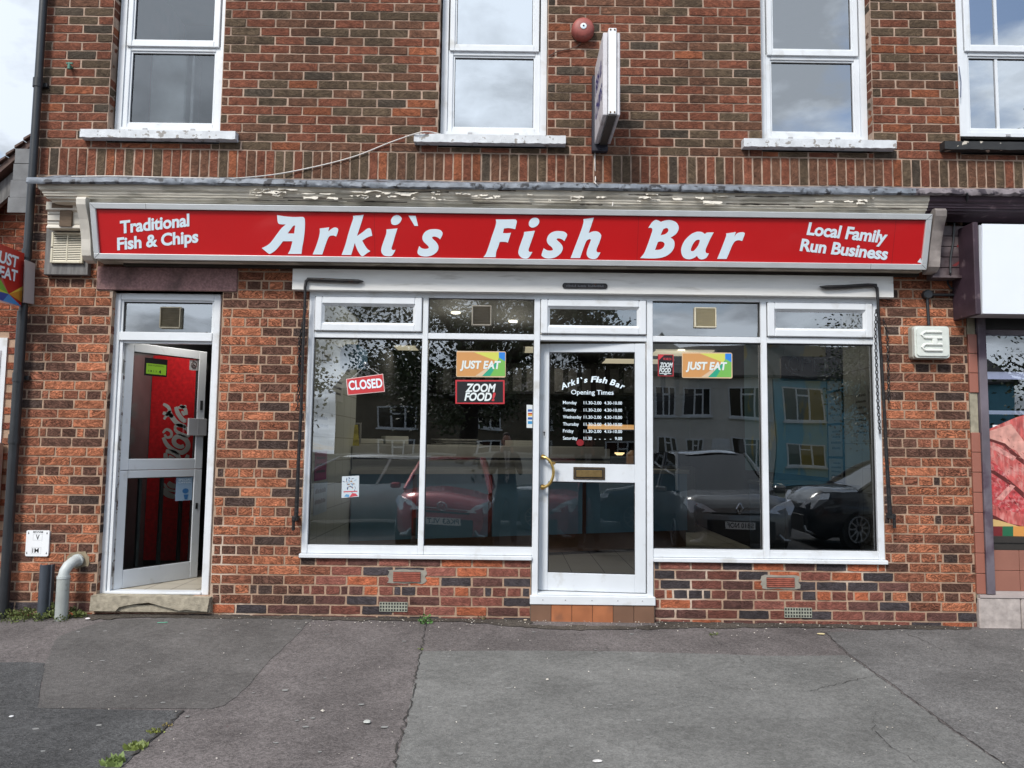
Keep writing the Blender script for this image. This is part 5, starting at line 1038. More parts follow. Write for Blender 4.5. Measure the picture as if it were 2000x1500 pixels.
def delivery_sticker(x0, x1, y0, y1, label):
    R_ = root('sticker', P3((x0 + x1) / 2, (y0 + y1) / 2, YS), label, 'sticker', group='food delivery window stickers')
    X = lambda u: x0 + (x1 - x0) * u; Z = lambda v: y0 + (y1 - y0) * v
    w0, z0 = at(x0, y1, YS); w1, z1 = at(x1, y0, YS)
    m = MB(); m.prism(rrect(w0, w1, z0, z1, .012), YS - .001, YS, lambda u, v, q: (u, q, v)); put('backing', m, col_mat('sticker_cream', (.62, .45, .28)), R_)
    q = lambda pts, i: ([(X(u), Z(v)) for u, v in pts], i); a = .015
    flat('artwork', [q([(a, .03), (.36, .03), (.80, .33), (.83, .40), (.42, .97), (a, .97)], 0), q([(.36, .03), (.86, .03), (.86, .2), (.84, .40)], 1), q([(.86, .03), (.985, .03), (.985, .38), (.86, .24)], 2),
                     q([(.86, .24), (.985, .38), (.985, .97), (.68, .97), (.83, .5)], 3), q([(.84, .34), (.87, .25), (.83, .5), (.68, .97), (.52, .97)], 4), q([(.84, .34), (.52, .97), (.38, .97)], 5)],
         [col_mat('jade_orange', (.56, .27, .09)), col_mat('sticker_yellow', (.56, .58, .10)), col_mat('sticker_blue', (.02, .20, .62)), col_mat('sticker_green', (.16, .42, .08)), col_mat('sticker_teal', (.02, .32, .19)), col_mat('sticker_beige', (.6, .45, .3))], R_, YS - .0015)
    m = MB(); text_px(m, 'JUST EAT', (X(.08), Z(.66)), (X(.88), Z(.68)), (X(.10), Z(.36)), YS - .0032, bold=.04); put('lettering', m, col_mat('sticker_white', (.66, .72, .70)), R_)
delivery_sticker(891, 988, 686.5, 736, 'orange and green food delivery sticker in the pane left of the door'); delivery_sticker(1332, 1430, 689, 738, 'orange and green food delivery sticker in the pane right of the door')
def zoom_sticker(x0, x1, y0, y1, label, small=False):
    R_ = root('sticker', P3((x0 + x1) / 2, (y0 + y1) / 2, YS), label, 'sticker')
    b = 1.6 if small else 3; put('border', card([(x0, y0), (x1, y0 + .5), (x1, y1), (x0, y1 - .5)], YS - .001, .001), col_mat('border_red', (.48, .03, .04)), R_)
    put('panel', card([(x0 + b, y0 + b), (x1 - b, y0 + b), (x1 - b, y1 - b), (x0 + b, y1 - b)], YS - .0022, .001), col_mat('panel_black', (.006, .006, .008)), R_)
    m = MB(); r = MB()
    if small:
        text_px(m, 'ZOOM', (1288.5, 717), (1312.5, 717.3), (1289.8, 708), YS - .003, bold=.03); text_px(m, 'FOOD', (1287.5, 727), (1309.5, 727.3), (1288.8, 718.3), YS - .003, bold=.03)
        m.quad(*[P3(x, y, YS - .003) for x, y in ((1288, 722 + 6.8), (1311, 722 + 7), (1311, 730.2), (1288, 730))]); m.quad(*[P3(x, y, YS - .003) for x, y in ((1297, 730.8), (1302, 730.8), (1302, 732.3), (1297, 732.3))])
        text_px(r, 'WE ARE ON', (1295, 703), (1311, 703.6), (1295, 698.5), YS - .003, bold=.02); r.quad(*[P3(x, y, YS - .003) for x, y in ((1286.5, 693.5), (1297, 694), (1287, 703))])
    else:
        text_px(m, 'ZOOM', (909, 764.8), (965.5, 765.3), (912, 749.3), YS - .003, bold=.035); text_px(m, 'FOOD', (907, 782), (959, 782.5), (910, 766.6), YS - .003, bold=.035)
        text_px(r, '!', (960, 782.5), (965.5, 782.5), (963, 767), YS - .003, bold=.04)
    put('lettering', m, col_mat('zoom_white', (.70, .76, .76)), R_); put('lettering', r, col_mat('zoom_red', (.55, .04, .05)), R_, label='red lettering')
zoom_sticker(889.5, 985.5, 742, 789, 'black sticker with red border below the orange sticker in the left pane'); zoom_sticker(1285, 1315.5, 692, 735, 'small black upright sticker with red border right of the door', True)
R_ = root('card_sticker', P3(1034, 813, YS), 'narrow white payment card sticker at the edge of the pane by the door handle', 'sticker')
put('backing', card([(1028.5, 790.5), (1041, 791), (1041, 836), (1028.5, 835.5)], YS - .001, .001), col_mat('paper_white', (.62, .66, .66)), R_)
flat('card_logos', [([(1031, y), (1039.5, y), (1039.5, y + h), (1031, y + h)], i) for y, h, i in ((799.5, 4.5, 0), (806.5, 2.5, 1), (809, 3.5, 2), (815, 4.5, 0), (822.5, 5.5, 3))], [col_mat('visa_blue', (.03, .10, .35)), col_mat('card_red', (.45, .03, .02)), col_mat('card_amber', (.65, .35, .05)), col_mat('amex_blue', (.03, .25, .5))], R_, YS - .0012)
R_ = root('poster', P3(685, 950, YS), 'small white printed picture stuck low in the left window', 'poster')
put('paper', card([(668, 930.5), (701.5, 929), (701, 970), (667, 972.5)], YS - .001, .0008), col_mat('poster_paper', (.52, .58, .62)), R_)
rr = random.Random(8); qs = []
for k in range(26):
    x, y = 684 + rr.gauss(0, 6.5), 946 + rr.gauss(0, 6); a = rr.uniform(0, 3.14); w = rr.uniform(1.5, 5); t = rr.uniform(.4, 1.2); c_, s_ = math.cos(a), math.sin(a); qs.append(([(x - c_ * w, y - s_ * w), (x + s_ * t, y - c_ * t), (x + c_ * w, y + s_ * w), (x - s_ * t, y + c_ * t)], rr.choice((0, 0, 1, 2))))
qs += [([(671, 959.5), (698, 958.5), (698, 960.5), (671, 961.7)], 3), ([(672, 970), (676, 965), (682, 966), (682, 971)], 1), ([(682, 971), (688, 963), (695, 964), (699, 968.5)], 3)]
flat('printed_splashes', qs, [col_mat('ink_navy', (.04, .05, .15)), col_mat('ink_blue', (.12, .3, .5)), col_mat('ink_brown', (.3, .15, .05)), col_mat('ink_red', (.5, .06, .08))], R_, YS - .0012)
# unlit LED open sign hanging inside the right window
YO = GY + .09; R_ = root('open_sign', P3(1584, 720, YO), 'unlit black OPEN dot sign hanging inside the right-hand window', 'light sign')
a = at(1526, 743, YO); b = at(1643, 697, YO); m = MB(); m.prism(rrect(a[0], b[0], a[1], b[1], .02), YO, YO + .03, lambda u, v, q: (u, q, v)); put('case', m, col_mat('sign_black', (.028, .03, .035), .3), R_)
m = MB(); dots = []
def dotline(p, q, n): dots.extend([(p[0] + (q[0] - p[0]) * k / n, p[1] + (q[1] - p[1]) * k / n) for k in range(n + 1)])
def arc(cx, cy, rx, ry, t0, t1, n): dots.extend([(cx + rx * math.cos(math.radians(t0 + (t1 - t0) * k / n)), cy - ry * math.sin(math.radians(t0 + (t1 - t0) * k / n))) for k in range(n + 1)])
arc(1551.5, 710, 9.5, 13, 0, 360, 34); dotline((1567, 724), (1567, 700), 13); arc(1570, 705, 13, 5, 80, -80, 10); dotline((1590, 725), (1590, 700), 13)
for y in (701, 712, 725): dotline((1590, y), (1604, y), 7)
dotline((1611, 725), (1611, 701), 12); dotline((1611, 701), (1628, 726), 14); dotline((1628, 726), (1628, 701), 12); arc(1585, 712, 51, 24, 178, 325, 60); arc(1585, 712, 51, 22, 335, 380, 14)
for x, y in dots: c = P3(x, y, YO - .001); m.lathe([(.0048, 0), (.0035, -.002), (0, -.0022)], lambda p, q, hh: (c[0] + p, YO + hh, c[2] + q), 6)
put('led_dots', m, mk('led_lens', (.8, .85, .85), .3, var=0), R_)
m = MB()
for x, y0_, y1_ in ((1526, 672, 697), (1640, 676, 699)): m.tube([P3(x + (8 if x < 1600 else -40), y0_, YO + .01), P3(x + 3, y1_, YO + .01)], .0015, 5)
put('hanging_wire', m, LGREY, R_)
# papers on the tiled side walls
def side_wall(X, nm): pass
# ------------------------------------------------------------------ inside the shop
FZ = .20
def mk_tile(name, c, g, sx, sz, axis, rough=.25):
    m = mk(name, c, rough, var=.05, vs=3); nt = m.node_tree; N = nt.nodes; L = nt.links; b = N['Principled BSDF']; src = b.inputs['Base Color'].links[0].from_socket
    tc = N.new('ShaderNodeTexCoord'); sp = N.new('ShaderNodeSeparateXYZ'); L.new(tc.outputs['Object'], sp.inputs[0]); cb = N.new('ShaderNodeCombineXYZ')
    L.new(sp.outputs[axis[0]], cb.inputs[0]); L.new(sp.outputs[axis[1]], cb.inputs[1])
    br = N.new('ShaderNodeTexBrick'); br.offset = 0.0; br.inputs['Scale'].default_value = 1; br.inputs['Brick Width'].default_value = sx; br.inputs['Row Height'].default_value = sz; br.inputs['Mortar Size'].default_value = .004
    L.new(cb.outputs[0], br.inputs['Vector']); L.new(src, br.inputs['Color1']); L.new(src, br.inputs['Color2']); br.inputs['Mortar'].default_value = (*g, 1); L.new(br.outputs[0], b.inputs['Base Color']); return m
WT_ = mk_tile('white_wall_tile', (.60, .63, .60), (.38, .38, .36), .30, .20, (1, 2)); FT = mk_tile('grey_floor_tile', (.50, .49, .45), (.03, .03, .03), .30, 1.2, (0, 1), .35); FTS = mk_tile('beige_floor_tile', (.42, .38, .31), (.12, .1, .08), .2, .2, (0, 1), .4)
m = MB(); m.box(-1.6, 3.2, .07, 6.5, FZ - .1, FZ); put('floor', m, FT, kind='structure')
m = MB(); m.add([TS(-.1, -1.5, FZ), TS(-.1, 1.5, FZ), TS(4, 1.5, FZ), TS(4, -1.5, FZ)], [(0, 1, 2, 3)]); 
m = MB(); m.box(-3.6, -2.0, .121, 4.5, FZ - .1, FZ + .002); o = put('floor', m, FTS, kind='structure'); 
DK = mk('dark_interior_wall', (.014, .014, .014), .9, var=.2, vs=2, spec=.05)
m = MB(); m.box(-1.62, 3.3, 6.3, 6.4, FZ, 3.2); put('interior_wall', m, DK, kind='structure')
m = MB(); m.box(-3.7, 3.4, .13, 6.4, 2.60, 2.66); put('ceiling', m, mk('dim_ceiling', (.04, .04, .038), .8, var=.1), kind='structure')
m = MB(); m.box(-1.62, -1.52, .071, 1.75, FZ, 2.95); m.box(2.86, 2.95, .071, .62, FZ, 2.95); put('interior_wall', m, WT_, kind='structure')
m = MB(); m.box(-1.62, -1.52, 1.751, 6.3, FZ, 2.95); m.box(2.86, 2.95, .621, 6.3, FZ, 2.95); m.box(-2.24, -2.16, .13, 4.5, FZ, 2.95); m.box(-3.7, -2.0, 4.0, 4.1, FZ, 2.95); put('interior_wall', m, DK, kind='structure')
m = MB(); m.box(-3.32, -3.22, .13, 4.0, FZ, 2.95); put('interior_wall', m, mk('glossy_grey_wall', (.16, .16, .165), .15, var=.1, spec=.8), kind='structure')
# counter: front face runs back to the right
R_ = root('counter', (0, 2.4, FZ), 'long blue-fronted serving counter with stainless steel range top inside the shop', 'counter')
ca, cb_ = Vector((-1.5, 1.55)), Vector((2.05, 2.95)); cu = (cb_ - ca).normalized(); cn = Vector((cu.y, -cu.x)); CLN = (cb_ - ca).length
def TCN(u, w, z): return (ca.x + cu.x * u - cn.x * w, ca.y + cu.y * u - cn.y * w, z)
STEEL = mk('brushed_steel', (.50, .50, .48), .35, .25, var=.12, vs=3, stretch=(1, 1, .2), bump=.05)
put('front_panel', MB().box(0, CLN, 0, .6, FZ + .22, 1.06, T=TCN), mk('blue_counter_panel', (.17, .33, .48), .35, var=.08), R_)
put('kickboard', MB().box(0, CLN, .03, .55, FZ + .03, FZ + .22, T=TCN), mk('brown_kickboard', (.22, .13, .09), .5, var=.15), R_)
put('worktop', MB().box(-.02, CLN, -.05, .62, 1.06, 1.10, T=TCN), STEEL, R_)
put('range_cabinet', MB().box(.0, CLN * .74, .02, .6, 1.101, 1.33, T=TCN), STEEL, R_)
m = MB()
for u in (.62, 1.42, 2.5, 3.3): m.box(u - .02, u + .02, -.008, .0, FZ + .22, 1.05, T=TCN)
put('corner_post', m, mk('brown_post', (.085, .04, .03), .5, var=.15), R_)
m = MB(); m.box(0, CLN * .74, -.02, .0, 1.20, 1.225, T=TCN); put('rail', m, GASK, R_)
put('heated_shelf', MB().box(0, CLN * .74, .15, .5, 1.331, 1.352, T=TCN), STEEL, R_)
# things on the counter
def on_counter(name, u0, u1, w0, w1, z0, h, mat, label, cat): return put(name, MB().box(u0, u1, w0, w1, z0, z0 + h, bev=.005, T=TCN), mat, label=label, cat=cat)
PAPER = mk('paper', (.55, .55, .50), .8, var=.08)
CB = 'boxes_on_counter'
on_counter('takeaway_box', .05, .34, .2, .45, 1.353, .05, PAPER, 'flat pale box at the left end of the steel range top', 'box'); on_counter('takeaway_box', .36, .60, .2, .4, 1.353, .08, PAPER, 'taller pale box behind the leaning yellow leaflet', 'box')
m = MB(); r = random.Random(2)
for k in range(8): m.box(.95 + r.uniform(-.05, .05), 1.35 + r.uniform(-.05, .05), .2 + r.uniform(-.02, .02), .45, 1.353 + k * .008, 1.358 + k * .008, T=TCN)
put('newspaper_pile', m, mk('newsprint', (.42, .42, .40), .9, var=.3, vs=30), label='loose pile of newspapers on the steel range top in the left window', cat='newspapers')
m = MB()
for k in range(3): m.box(1.75, 2.05, .2, .45, 1.353 + k * .02, 1.37 + k * .02, T=TCN)
put('takeaway_box', m, PAPER, label='stack of flat pale boxes on the range top below the orange sticker', cat='box')
a = P3(675, 818, 1.75); m = MB()
for q in ((-.13, -.115, 0, .2), (.06, .075, 0, .2), (-.115, .06, .185, .2), (-.115, .06, 0, .015)): m.box(a[0] + q[0] + .08, a[0] + q[1] + .08, 1.76, 1.78, 1.36 + q[2], 1.36 + q[3])
put('picture_frame', m, col_mat('grey_frame', (.35, .35, .36)), label='small grey empty frame standing on the range top', cat='frame')
m = MB(); m.add([(a[0] + .06, 1.70, 1.53), (a[0] + .13, 1.71, 1.54), (a[0] + .17, 1.62, 1.30), (a[0] + .12, 1.61, 1.28), (a[0] + .07, 1.66, 1.42)], [(0, 1, 2, 3, 4)]); m.add([(v[0] + .001, v[1] + .003, v[2]) for v in m.v[:5]], [(4, 3, 2, 1, 0)])
put('leaflet', m, mk('yellow_leaflet', (.42, .36, .04), .6, var=.5, vs=25), label='yellow leaflet leaning against the frame in the left window', cat='leaflet')
# cabinet at right, back bar, ceiling lamps
R_ = root('chiller', (2.5, .7, FZ), 'low dark blue chiller cabinet inside the right-hand window', 'chiller')
put('cabinet', MB().box(2.25, 2.855, .36, 1.3, FZ, 1.03, bev=.01), mk('dark_blue_panel', (.012, .022, .032), .3, var=.1), R_); put('lid', MB().box(2.24, 2.857, .34, 1.31, 1.031, 1.06, bev=.006), mk('chiller_lid', (.05, .06, .06), .3), R_)
R_ = root('back_range', (0, 5.4, FZ), 'dark fryer hood and ducting at the back of the shop', 'extractor')
put('hood', MB().box(-1.0, 2.6, 4.6, 5.6, 2.05, 2.5, bev=.02), mk('dark_hood', (.012, .012, .012), .7, .1, spec=.1), R_); m = MB()
for k in range(18): m.box(-.9 + k * .19, -.78 + k * .19, 4.585, 4.599, 2.10, 2.42)
put('filter', m, mk('filter_metal', (.03, .03, .03), .5, .3), R_)
put('fryer', MB().box(-1.0, 2.6, 4.8, 5.6, FZ, 1.1, bev=.02), mk('dark_steel', (.09, .09, .09), .35, .8), R_)
WARM = mk('warm_heat_lamp', (.9, .6, .3), .4, var=0, emit=(1.0, .5, .18), es=.30)
m = MB(); q0 = P3(1148, 838, 4.5); q1 = P3(1244, 830, 4.5); m.box(q0[0], q1[0], 4.5, 4.52, q0[2], q1[2]); put('heat_lamp', m, WARM, label='glowing amber heat lamp bar at the back of the shop', cat='heat lamp')
PANL = mk('ceiling_panel_light', (.9, .85, .7), .4, var=0, emit=(1.0, .86, .6), es=.35)
for (x0, x1, y0, y1), lb, pw in (((-1.45, -1.18, 3.75, 4.1), 'dim ceiling light panel seen at the top of the left window', 6), ((.20, .76, 3.7, 4.2), 'ceiling light panel at the top left of the entrance door glass', 8), ((1.35, 2.3, 4.9, 5.6), 'ceiling light panel at the top right of the entrance door glass', 2), ((1.85, 2.6, 3.8, 4.35), 'ceiling light panel above the small black upright sticker', .6)):
    og = ((x0 + x1) / 2, (y0 + y1) / 2, 2.58)
    o = put('ceiling_light', MB().box(x0, x1, y0, y1, 2.58, 2.598), PANL, label=lb, cat='ceiling light', group='square lights in the shop ceiling', origin=og)
    put('light_frame', MB().box(x0 - .03, x0 - .001, y0 - .03, y1 + .03, 2.575, 2.598).box(x1 + .001, x1 + .03, y0 - .03, y1 + .03, 2.575, 2.598), LGREY, o)
    ld = bpy.data.lights.new('ceiling_lamp', 'AREA'); ld.shape = 'RECTANGLE'; ld.size = x1 - x0; ld.size_y = y1 - y0; ld.energy = pw; ld.color = (1, .9, .75)
    lo = bpy.data.objects.new('ceiling_lamp', ld); col.objects.link(lo); lo.parent = o; lo.location = (0, 0, -.012)
for px, py, lb in ((890, 611, 'small lit ceiling spot left of the vent in the second pane'), (1002, 628, 'small lit ceiling spot right of the vent in the second pane'), (1331, 684, 'small lit ceiling spot above the right orange sticker')):
    d = ray(px, py); t = (2.59 - CAM.z) / d.z; p = CAM + d * t; mm = MB(); mm.lathe([(.045, .008), (.045, -.006), (.038, -.008), (0, -.008)], lambda a, b, h: (p.x + a, p.y + b, 2.592 + h), 16)
    o = put('ceiling_spot', mm, mk('spot_glow', (1, .95, .85), .4, var=0, emit=(1, .92, .75), es=1.2), label=lb, cat='spotlight', group='small spotlights in the shop ceiling', origin=(p.x, p.y, 2.59))
    ld = bpy.data.lights.new('spot_lamp', 'POINT'); ld.energy = (8, 8, 2, 14)[min(3, int(abs(px) // 1)) if px < 4 else (0 if px == 890 else 1 if px == 1002 else 2 if px == 1331 else 3)]; ld.color = (1, .9, .75); ld.shadow_soft_size = .05; lo = bpy.data.objects.new('spot_lamp', ld); col.objects.link(lo); lo.parent = o; lo.location = (0, 0, -.32)
for px in (1156, 1210):
    c = P3(px, 889, 4.4); mm = MB(); mm.lathe([(.02, .0), (.04, .03), (.03, .035), (0, .035)], lambda a, b, h: (c[0] + a * 1.8, 4.4 + b, c[2] + h), 14); put('heat_lamp', mm, mk('warm_bulb', (1, .8, .5), .4, var=0, emit=(1.0, .72, .35), es=1.0), label='small amber lamp low behind the door glass, %s of two' % ('left' if px < 1180 else 'right'), cat='heat lamp', origin=c)
mm = MB(); mm.lathe([(.045, .008), (.045, -.006), (.038, -.008), (0, -.008)], lambda a, b, h: (-2.72 + a, .5 + b, 2.592 + h), 16)  # extra lamp added in the side passage to brighten the red cooler
o = put('ceiling_spot', mm, MATS['spot_glow'], label='ceiling spot just inside the open side door above the red cooler', cat='spotlight', group='small spotlights in the shop ceiling', origin=(-2.72, .5, 2.59))
ld = bpy.data.lights.new('spot_lamp', 'AREA'); ld.size = .3; ld.energy = 7; ld.color = (1, .95, .88); lo = bpy.data.objects.new('spot_lamp', ld); col.objects.link(lo); lo.parent = o; lo.location = (.05, -.1, -.03); lo.rotation_euler = (math.radians(22), 0, 0)
# framed menu and notices on the right-hand side wall
def wallpaper(X, y0, y1, z0, z1, mat, lines=6, head=True, sgn=-1, lc=(.05, .05, .05), rows=None):
    m = MB(); m.box(X, X + sgn * .002, y0, y1, z0, z1)
    return m
def notice(X, sgn, y0, y1, z0, z1, mat, words, label, dark=True):
    R_ = root('notice', (X, y0, z0), label, 'notice'); put('paper', MB().box(X, X + sgn * .002, y0, y1, z0, z1), mat, R_); m = MB(); n = len(words); r = random.Random(int(z0 * 997))
    for k in range(n):
        h = (z1 - z0) * .32 / n; z = z1 - (z1 - z0) * (.10 + .8 * (k + .7) / (n + .4)); y = y0 + .03 + r.uniform(0, .02)
        while y < y1 - .05 - r.uniform(0, .05):
            w_ = r.uniform(.012, .03); m.quad((X + sgn * .003, y, z), (X + sgn * .003, y + w_, z), (X + sgn * .003, y + w_, z + h * r.uniform(.6, 1)), (X + sgn * .003, y, z + h * r.uniform(.6, 1))); y += w_ + .007
    put('printing', m, col_mat('print_black', (.04, .04, .045)), R_)
GP_ = mk('grey_notice_paper', (.30, .30, .29), .7, var=.06); WP_ = mk('white_notice_paper', (.48, .50, .50), .7, var=.05)
for k, (z0, z1, ws, lb) in enumerate(((1.87, 2.14, ('ALL OUR', 'FISH', 'IS FRESH', 'HS'), 'topmost grey notice on the right-hand tiled wall'), (1.58, 1.85, ('PEAS', 'GRAVY', 'CURRY', '60p'), 'second grey notice from the top on the right-hand tiled wall'), (1.29, 1.56, ('CHICKEN', 'NUGGETS', 'AND CHIPS', 'CH'), 'third grey notice from the top on the right-hand tiled wall'), (1.07, 1.27, ('PLEASE', 'WAIT HERE', 'TO ORDER', 'CH'), 'lowest grey notice on the right-hand tiled wall'))):
    notice(2.859, -1, .66, .95, z0, z1, GP_, ws, lb)
notice(2.859, -1, .16, .44, 1.40, 1.86, WP_, ('NOTICE', 'allergy', 'please ask', 'our staff', 'before you', 'order food', 'thank you'), 'white curling notice sheet beside the grey notices on the right-hand wall')
for y0, y1, z0, z1, mat, ws, lb in ((.3, .7, 1.98, 2.10, WP_, ('FISH', 'CHIPS'), 'topmost white leaflet on the left side wall behind the glass'), (.45, 1.1, 1.72, 1.94, WP_, ('today', 'menu', 'specials'), 'second leaflet from the top on the left side wall'), (.2, .6, 1.42, 1.60, WP_, ('hygiene', 'rating'), 'leaflet in the middle of the left side wall'),
                                    (.15, .55, 1.05, 1.28, mk('magenta_flyer', (.30, .02, .13), .5, var=.1), ('school', 'fair', 'july'), 'purple flyer low on the left side wall behind the glass'), (.15, .6, .78, 1.03, mk('pale_blue_flyer', (.30, .40, .5), .6, var=.15, vs=12), ('notice', 'board'), 'pale blue sheet at the bottom of the left side wall')):
    notice(-1.518, 1, y0, y1, z0, z1, mat, ws, lb)
m = MB(); m.box(-1.519, -1.35, 1.0, 1.4, 2.05, 2.25, bev=.03); put('fly_killer', m, mk('blue_plastic_box', (.03, .13, .25), .4), label='blue box high on the left side wall', cat='box')
m = MB(); zz = [(2.3, 1.9), (2.2, 1.2)]
MUR = mk('teal_mural', (.05, .12, .15), .6, var=.3, vs=2, dirt=(.22, .20, .02), ds=1.9, dlo=.54, dhi=.60)
m.box(2.855, 2.858, .97, 3.4, 1.1, 2.7); put('mural', m, MUR, label='teal and yellow painted mural on the right wall inside', cat='mural')
# stool with amber top seen beside the door
m = MB(); m.box(1.16, 1.36, 1.5, 1.7, 1.02, 1.32, bev=.04); put('warming_box', m, mk('amber_wood', (.35, .17, .06), .4, var=.2), label='amber lit box on the counter just right of the door', cat='box')
# drinks cooler behind the side door
R_ = root('drinks_cooler', (-2.9, 1.0, FZ), 'red drinks cooler with white script logo behind the open side door', 'drinks cooler')
CR = mk('cooler_red', (.62, .012, .018), .35, var=.25, vs=30)
put('side_panel', MB().box(-3.215, -2.76, 1.0, 1.04, FZ + .1, 2.12), CR, R_); put('cabinet', MB().box(-3.215, -2.762, 1.041, 1.7, FZ, 2.12).box(-3.21, -2.765, 1.003, 1.04, FZ, FZ + .099), mk('cooler_black', (.012, .012, .012), .3), R_)
m = MB()
def rib(pts, w, sc=5.0, ox=230, oy=640):
    pts = [(ox + x / sc, oy + y / sc) for x, y in pts]; P = []
    for i in range(len(pts) - 1):
        p0, p1, p2, p3 = pts[max(i - 1, 0)], pts[i], pts[i + 1], pts[min(i + 2, len(pts) - 1)]
        for k in range(5):
            t = k / 5; P.append(tuple(.5 * (2 * p1[j] + (p2[j] - p0[j]) * t + (2 * p0[j] - 5 * p1[j] + 4 * p2[j] - p3[j]) * t * t + (3 * p1[j] - p0[j] - 3 * p2[j] + p3[j]) * t ** 3) for j in (0, 1)))
    P.append(pts[-1]); n = len(P); L_ = []; Rr = []
    for i, p in enumerate(P):
        a = P[max(i - 1, 0)]; b = P[min(i + 1, n - 1)]; d = math.hypot(b[0] - a[0], b[1] - a[1]) or 1; nx, ny = -(b[1] - a[1]) / d, (b[0] - a[0]) / d; ww = w * .68 * (.65 + .35 * math.sin(math.pi * min(1, max(0, i / (n - 1)))) ** .6)
        L_.append(P3(p[0] + nx * ww, p[1] + ny * ww, .9985)); Rr.append(P3(p[0] - nx * ww, p[1] - ny * ww, .9985))
    m.add(L_ + Rr, [(i, i + 1, n + i + 1, n + i) for i in range(n - 1)])
Q = dict(sc=3.967, ox=310, oy=770)
for pts, w_ in (([(35, 335), (60, 385), (110, 432), (170, 452), (213, 432), (228, 390), (205, 347), (155, 325), (120, 348), (125, 385), (165, 408), (195, 398)], 7), ([(32, 300), (60, 272), (95, 290), (96, 325), (65, 335), (45, 312)], 4), ([(125, 262), (140, 242), (185, 248), (232, 285), (226, 320), (190, 315), (140, 290), (124, 262)], 5.5),
                ([(80, 128), (105, 180), (150, 228), (210, 252)], 7), ([(35, 75), (72, 98), (84, 130), (62, 150)], 5), ([(32, 145), (85, 160), (110, 175)], 6), ([(40, 195), (60, 165), (75, 150)], 4), ([(132, 98), (150, 150), (188, 200), (215, 205)], 6.5), ([(165, 88), (203, 112), (216, 160)], 5), ([(214, 92), (180, 100), (150, 102)], 4.5), ([(180, 130), (200, 165)], 4),
                ([(52, 455), (58, 505), (92, 537)], 6.5), ([(55, 440), (110, 450), (150, 482), (166, 525)], 7), ([(78, 478), (118, 502), (140, 532)], 5), ([(182, 532), (210, 508), (228, 470)], 6), ([(30, 735), (68, 775), (125, 795)], 8.5), ([(72, 684), (98, 706), (130, 714)], 8), ([(40, 690), (70, 735), (128, 752)], 4)):
    rib(pts, w_, **Q)
put('script_logo', m, col_mat('logo_white', (.55, .58, .58)), R_)
m = MB(); mc = MB(); r = random.Random(12)
for row in range(7):
    z = .55 + row * .27
    for k in range(5):
        x = -2.72 + k * .085; m.tube([(x, 1.2, z), (x, 1.2, z + .12), (x, 1.2, z + .15), (x, 1.2, z + .19)], [.028, .028, .014, .011], 10)
R_ = root('bottle_shelf', (-2.5, 1.3, FZ), 'dark shelves of drink bottles glinting through the side doorway gap', 'shelves'); m2 = MB()
for row in range(8): m2.box(-2.755, -2.26, 1.15, 1.5, .535 + row * .27, .545 + row * .27)
m2.box(-2.755, -2.26, 1.5, 1.52, FZ, 2.6); put('shelf', m2, mk('cooler_black', (.012, .012, .012)), R_); put('bottles', m, mk('dark_bottle', (.02, .012, .01), .12, var=0, spec=.8), R_, smooth=True)
# stickers on the side door
def tsq(u0, u1, z0, z1, w): return [TS(u0, w, z0), TS(u1, w, z0), TS(u1, w, z1), TS(u0, w, z1)]
R_ = root('hygiene_sticker', TS(.25, .012, 1.9), 'black and lime green hygiene rating sticker on the side door glass', 'sticker')
def ts_box(u0, u1, z0, z1, w0, w1): return MB().box(u0, u1, w0, w1, z0, z1, T=TS)
put('backing', ts_box(.17, .37, 1.875, 2.02, .013, .0145), col_mat('panel_black', (.006, .006, .008)), R_); put('green_panel', ts_box(.185, .36, 1.89, 1.975, .0115, .0128), col_mat('lime', (.24, .48, .03)), R_)
m = MB(); text(m, 'FOOD HYGIENE RATING', TS(.20, .0108, 1.955), Vector(TS(.34, .0108, 1.955)) - Vector(TS(.20, .0108, 1.955)), (0, 0, .012)); text(m, '4', TS(.295, .0105, 1.902), Vector(TS(.315, .0105, 1.902)) - Vector(TS(.295, .0105, 1.902)), (0, 0, .026), bold=.03)
for k in range(4): text(m, str(k), TS(.20 + .022 * k, .0108, 1.908), Vector(TS(.21 + .022 * k, .0108, 1.908)) - Vector(TS(.20 + .022 * k, .0108, 1.908)), (0, 0, .014))
put('printing', m, GASK, R_)
R_ = root('no_smoking_sticker', TS(.6, .012, 1.98), 'small white no smoking sticker in the top corner of the side door glass', 'sticker')
put('paper', ts_box(.575, .655, 1.955, 2.045, .012, .0135), col_mat('grey_paper', (.42, .42, .43)), R_); m = MB(); rg = [TS(.615 + .026 * math.cos(2 * math.pi * k / 16), .0105, 2.003 + .026 * math.sin(2 * math.pi * k / 16)) for k in range(17)]; m.tube(rg, .003, 5); m.tube([TS(.60, .0105, 2.0), TS(.63, .0105, 2.0)], .003, 5); m.tube([rg[6], rg[14]], .002, 5); put('symbol', m, col_mat('symbol_dark', (.10, .05, .05)), R_)
R_ = root('offer_poster', TS(.55, .012, .95), 'pale blue printed poster on the lower side door glass', 'poster'); BLUEP = col_mat('poster_blue', (.32, .45, .60)); put('paper', ts_box(.50, .655, .855, 1.05, .011, .0125), BLUEP, R_)
m = MB(); r = random.Random(3)
for z, h in ((1.02, .018), (1.0, .012)): text(m, 'SPECIAL' if h > .015 else 'OFFER', TS(.52, .0098, z), Vector(TS(.64, .0098, z)) - Vector(TS(.52, .0098, z)), (0, 0, h), bold=.02)
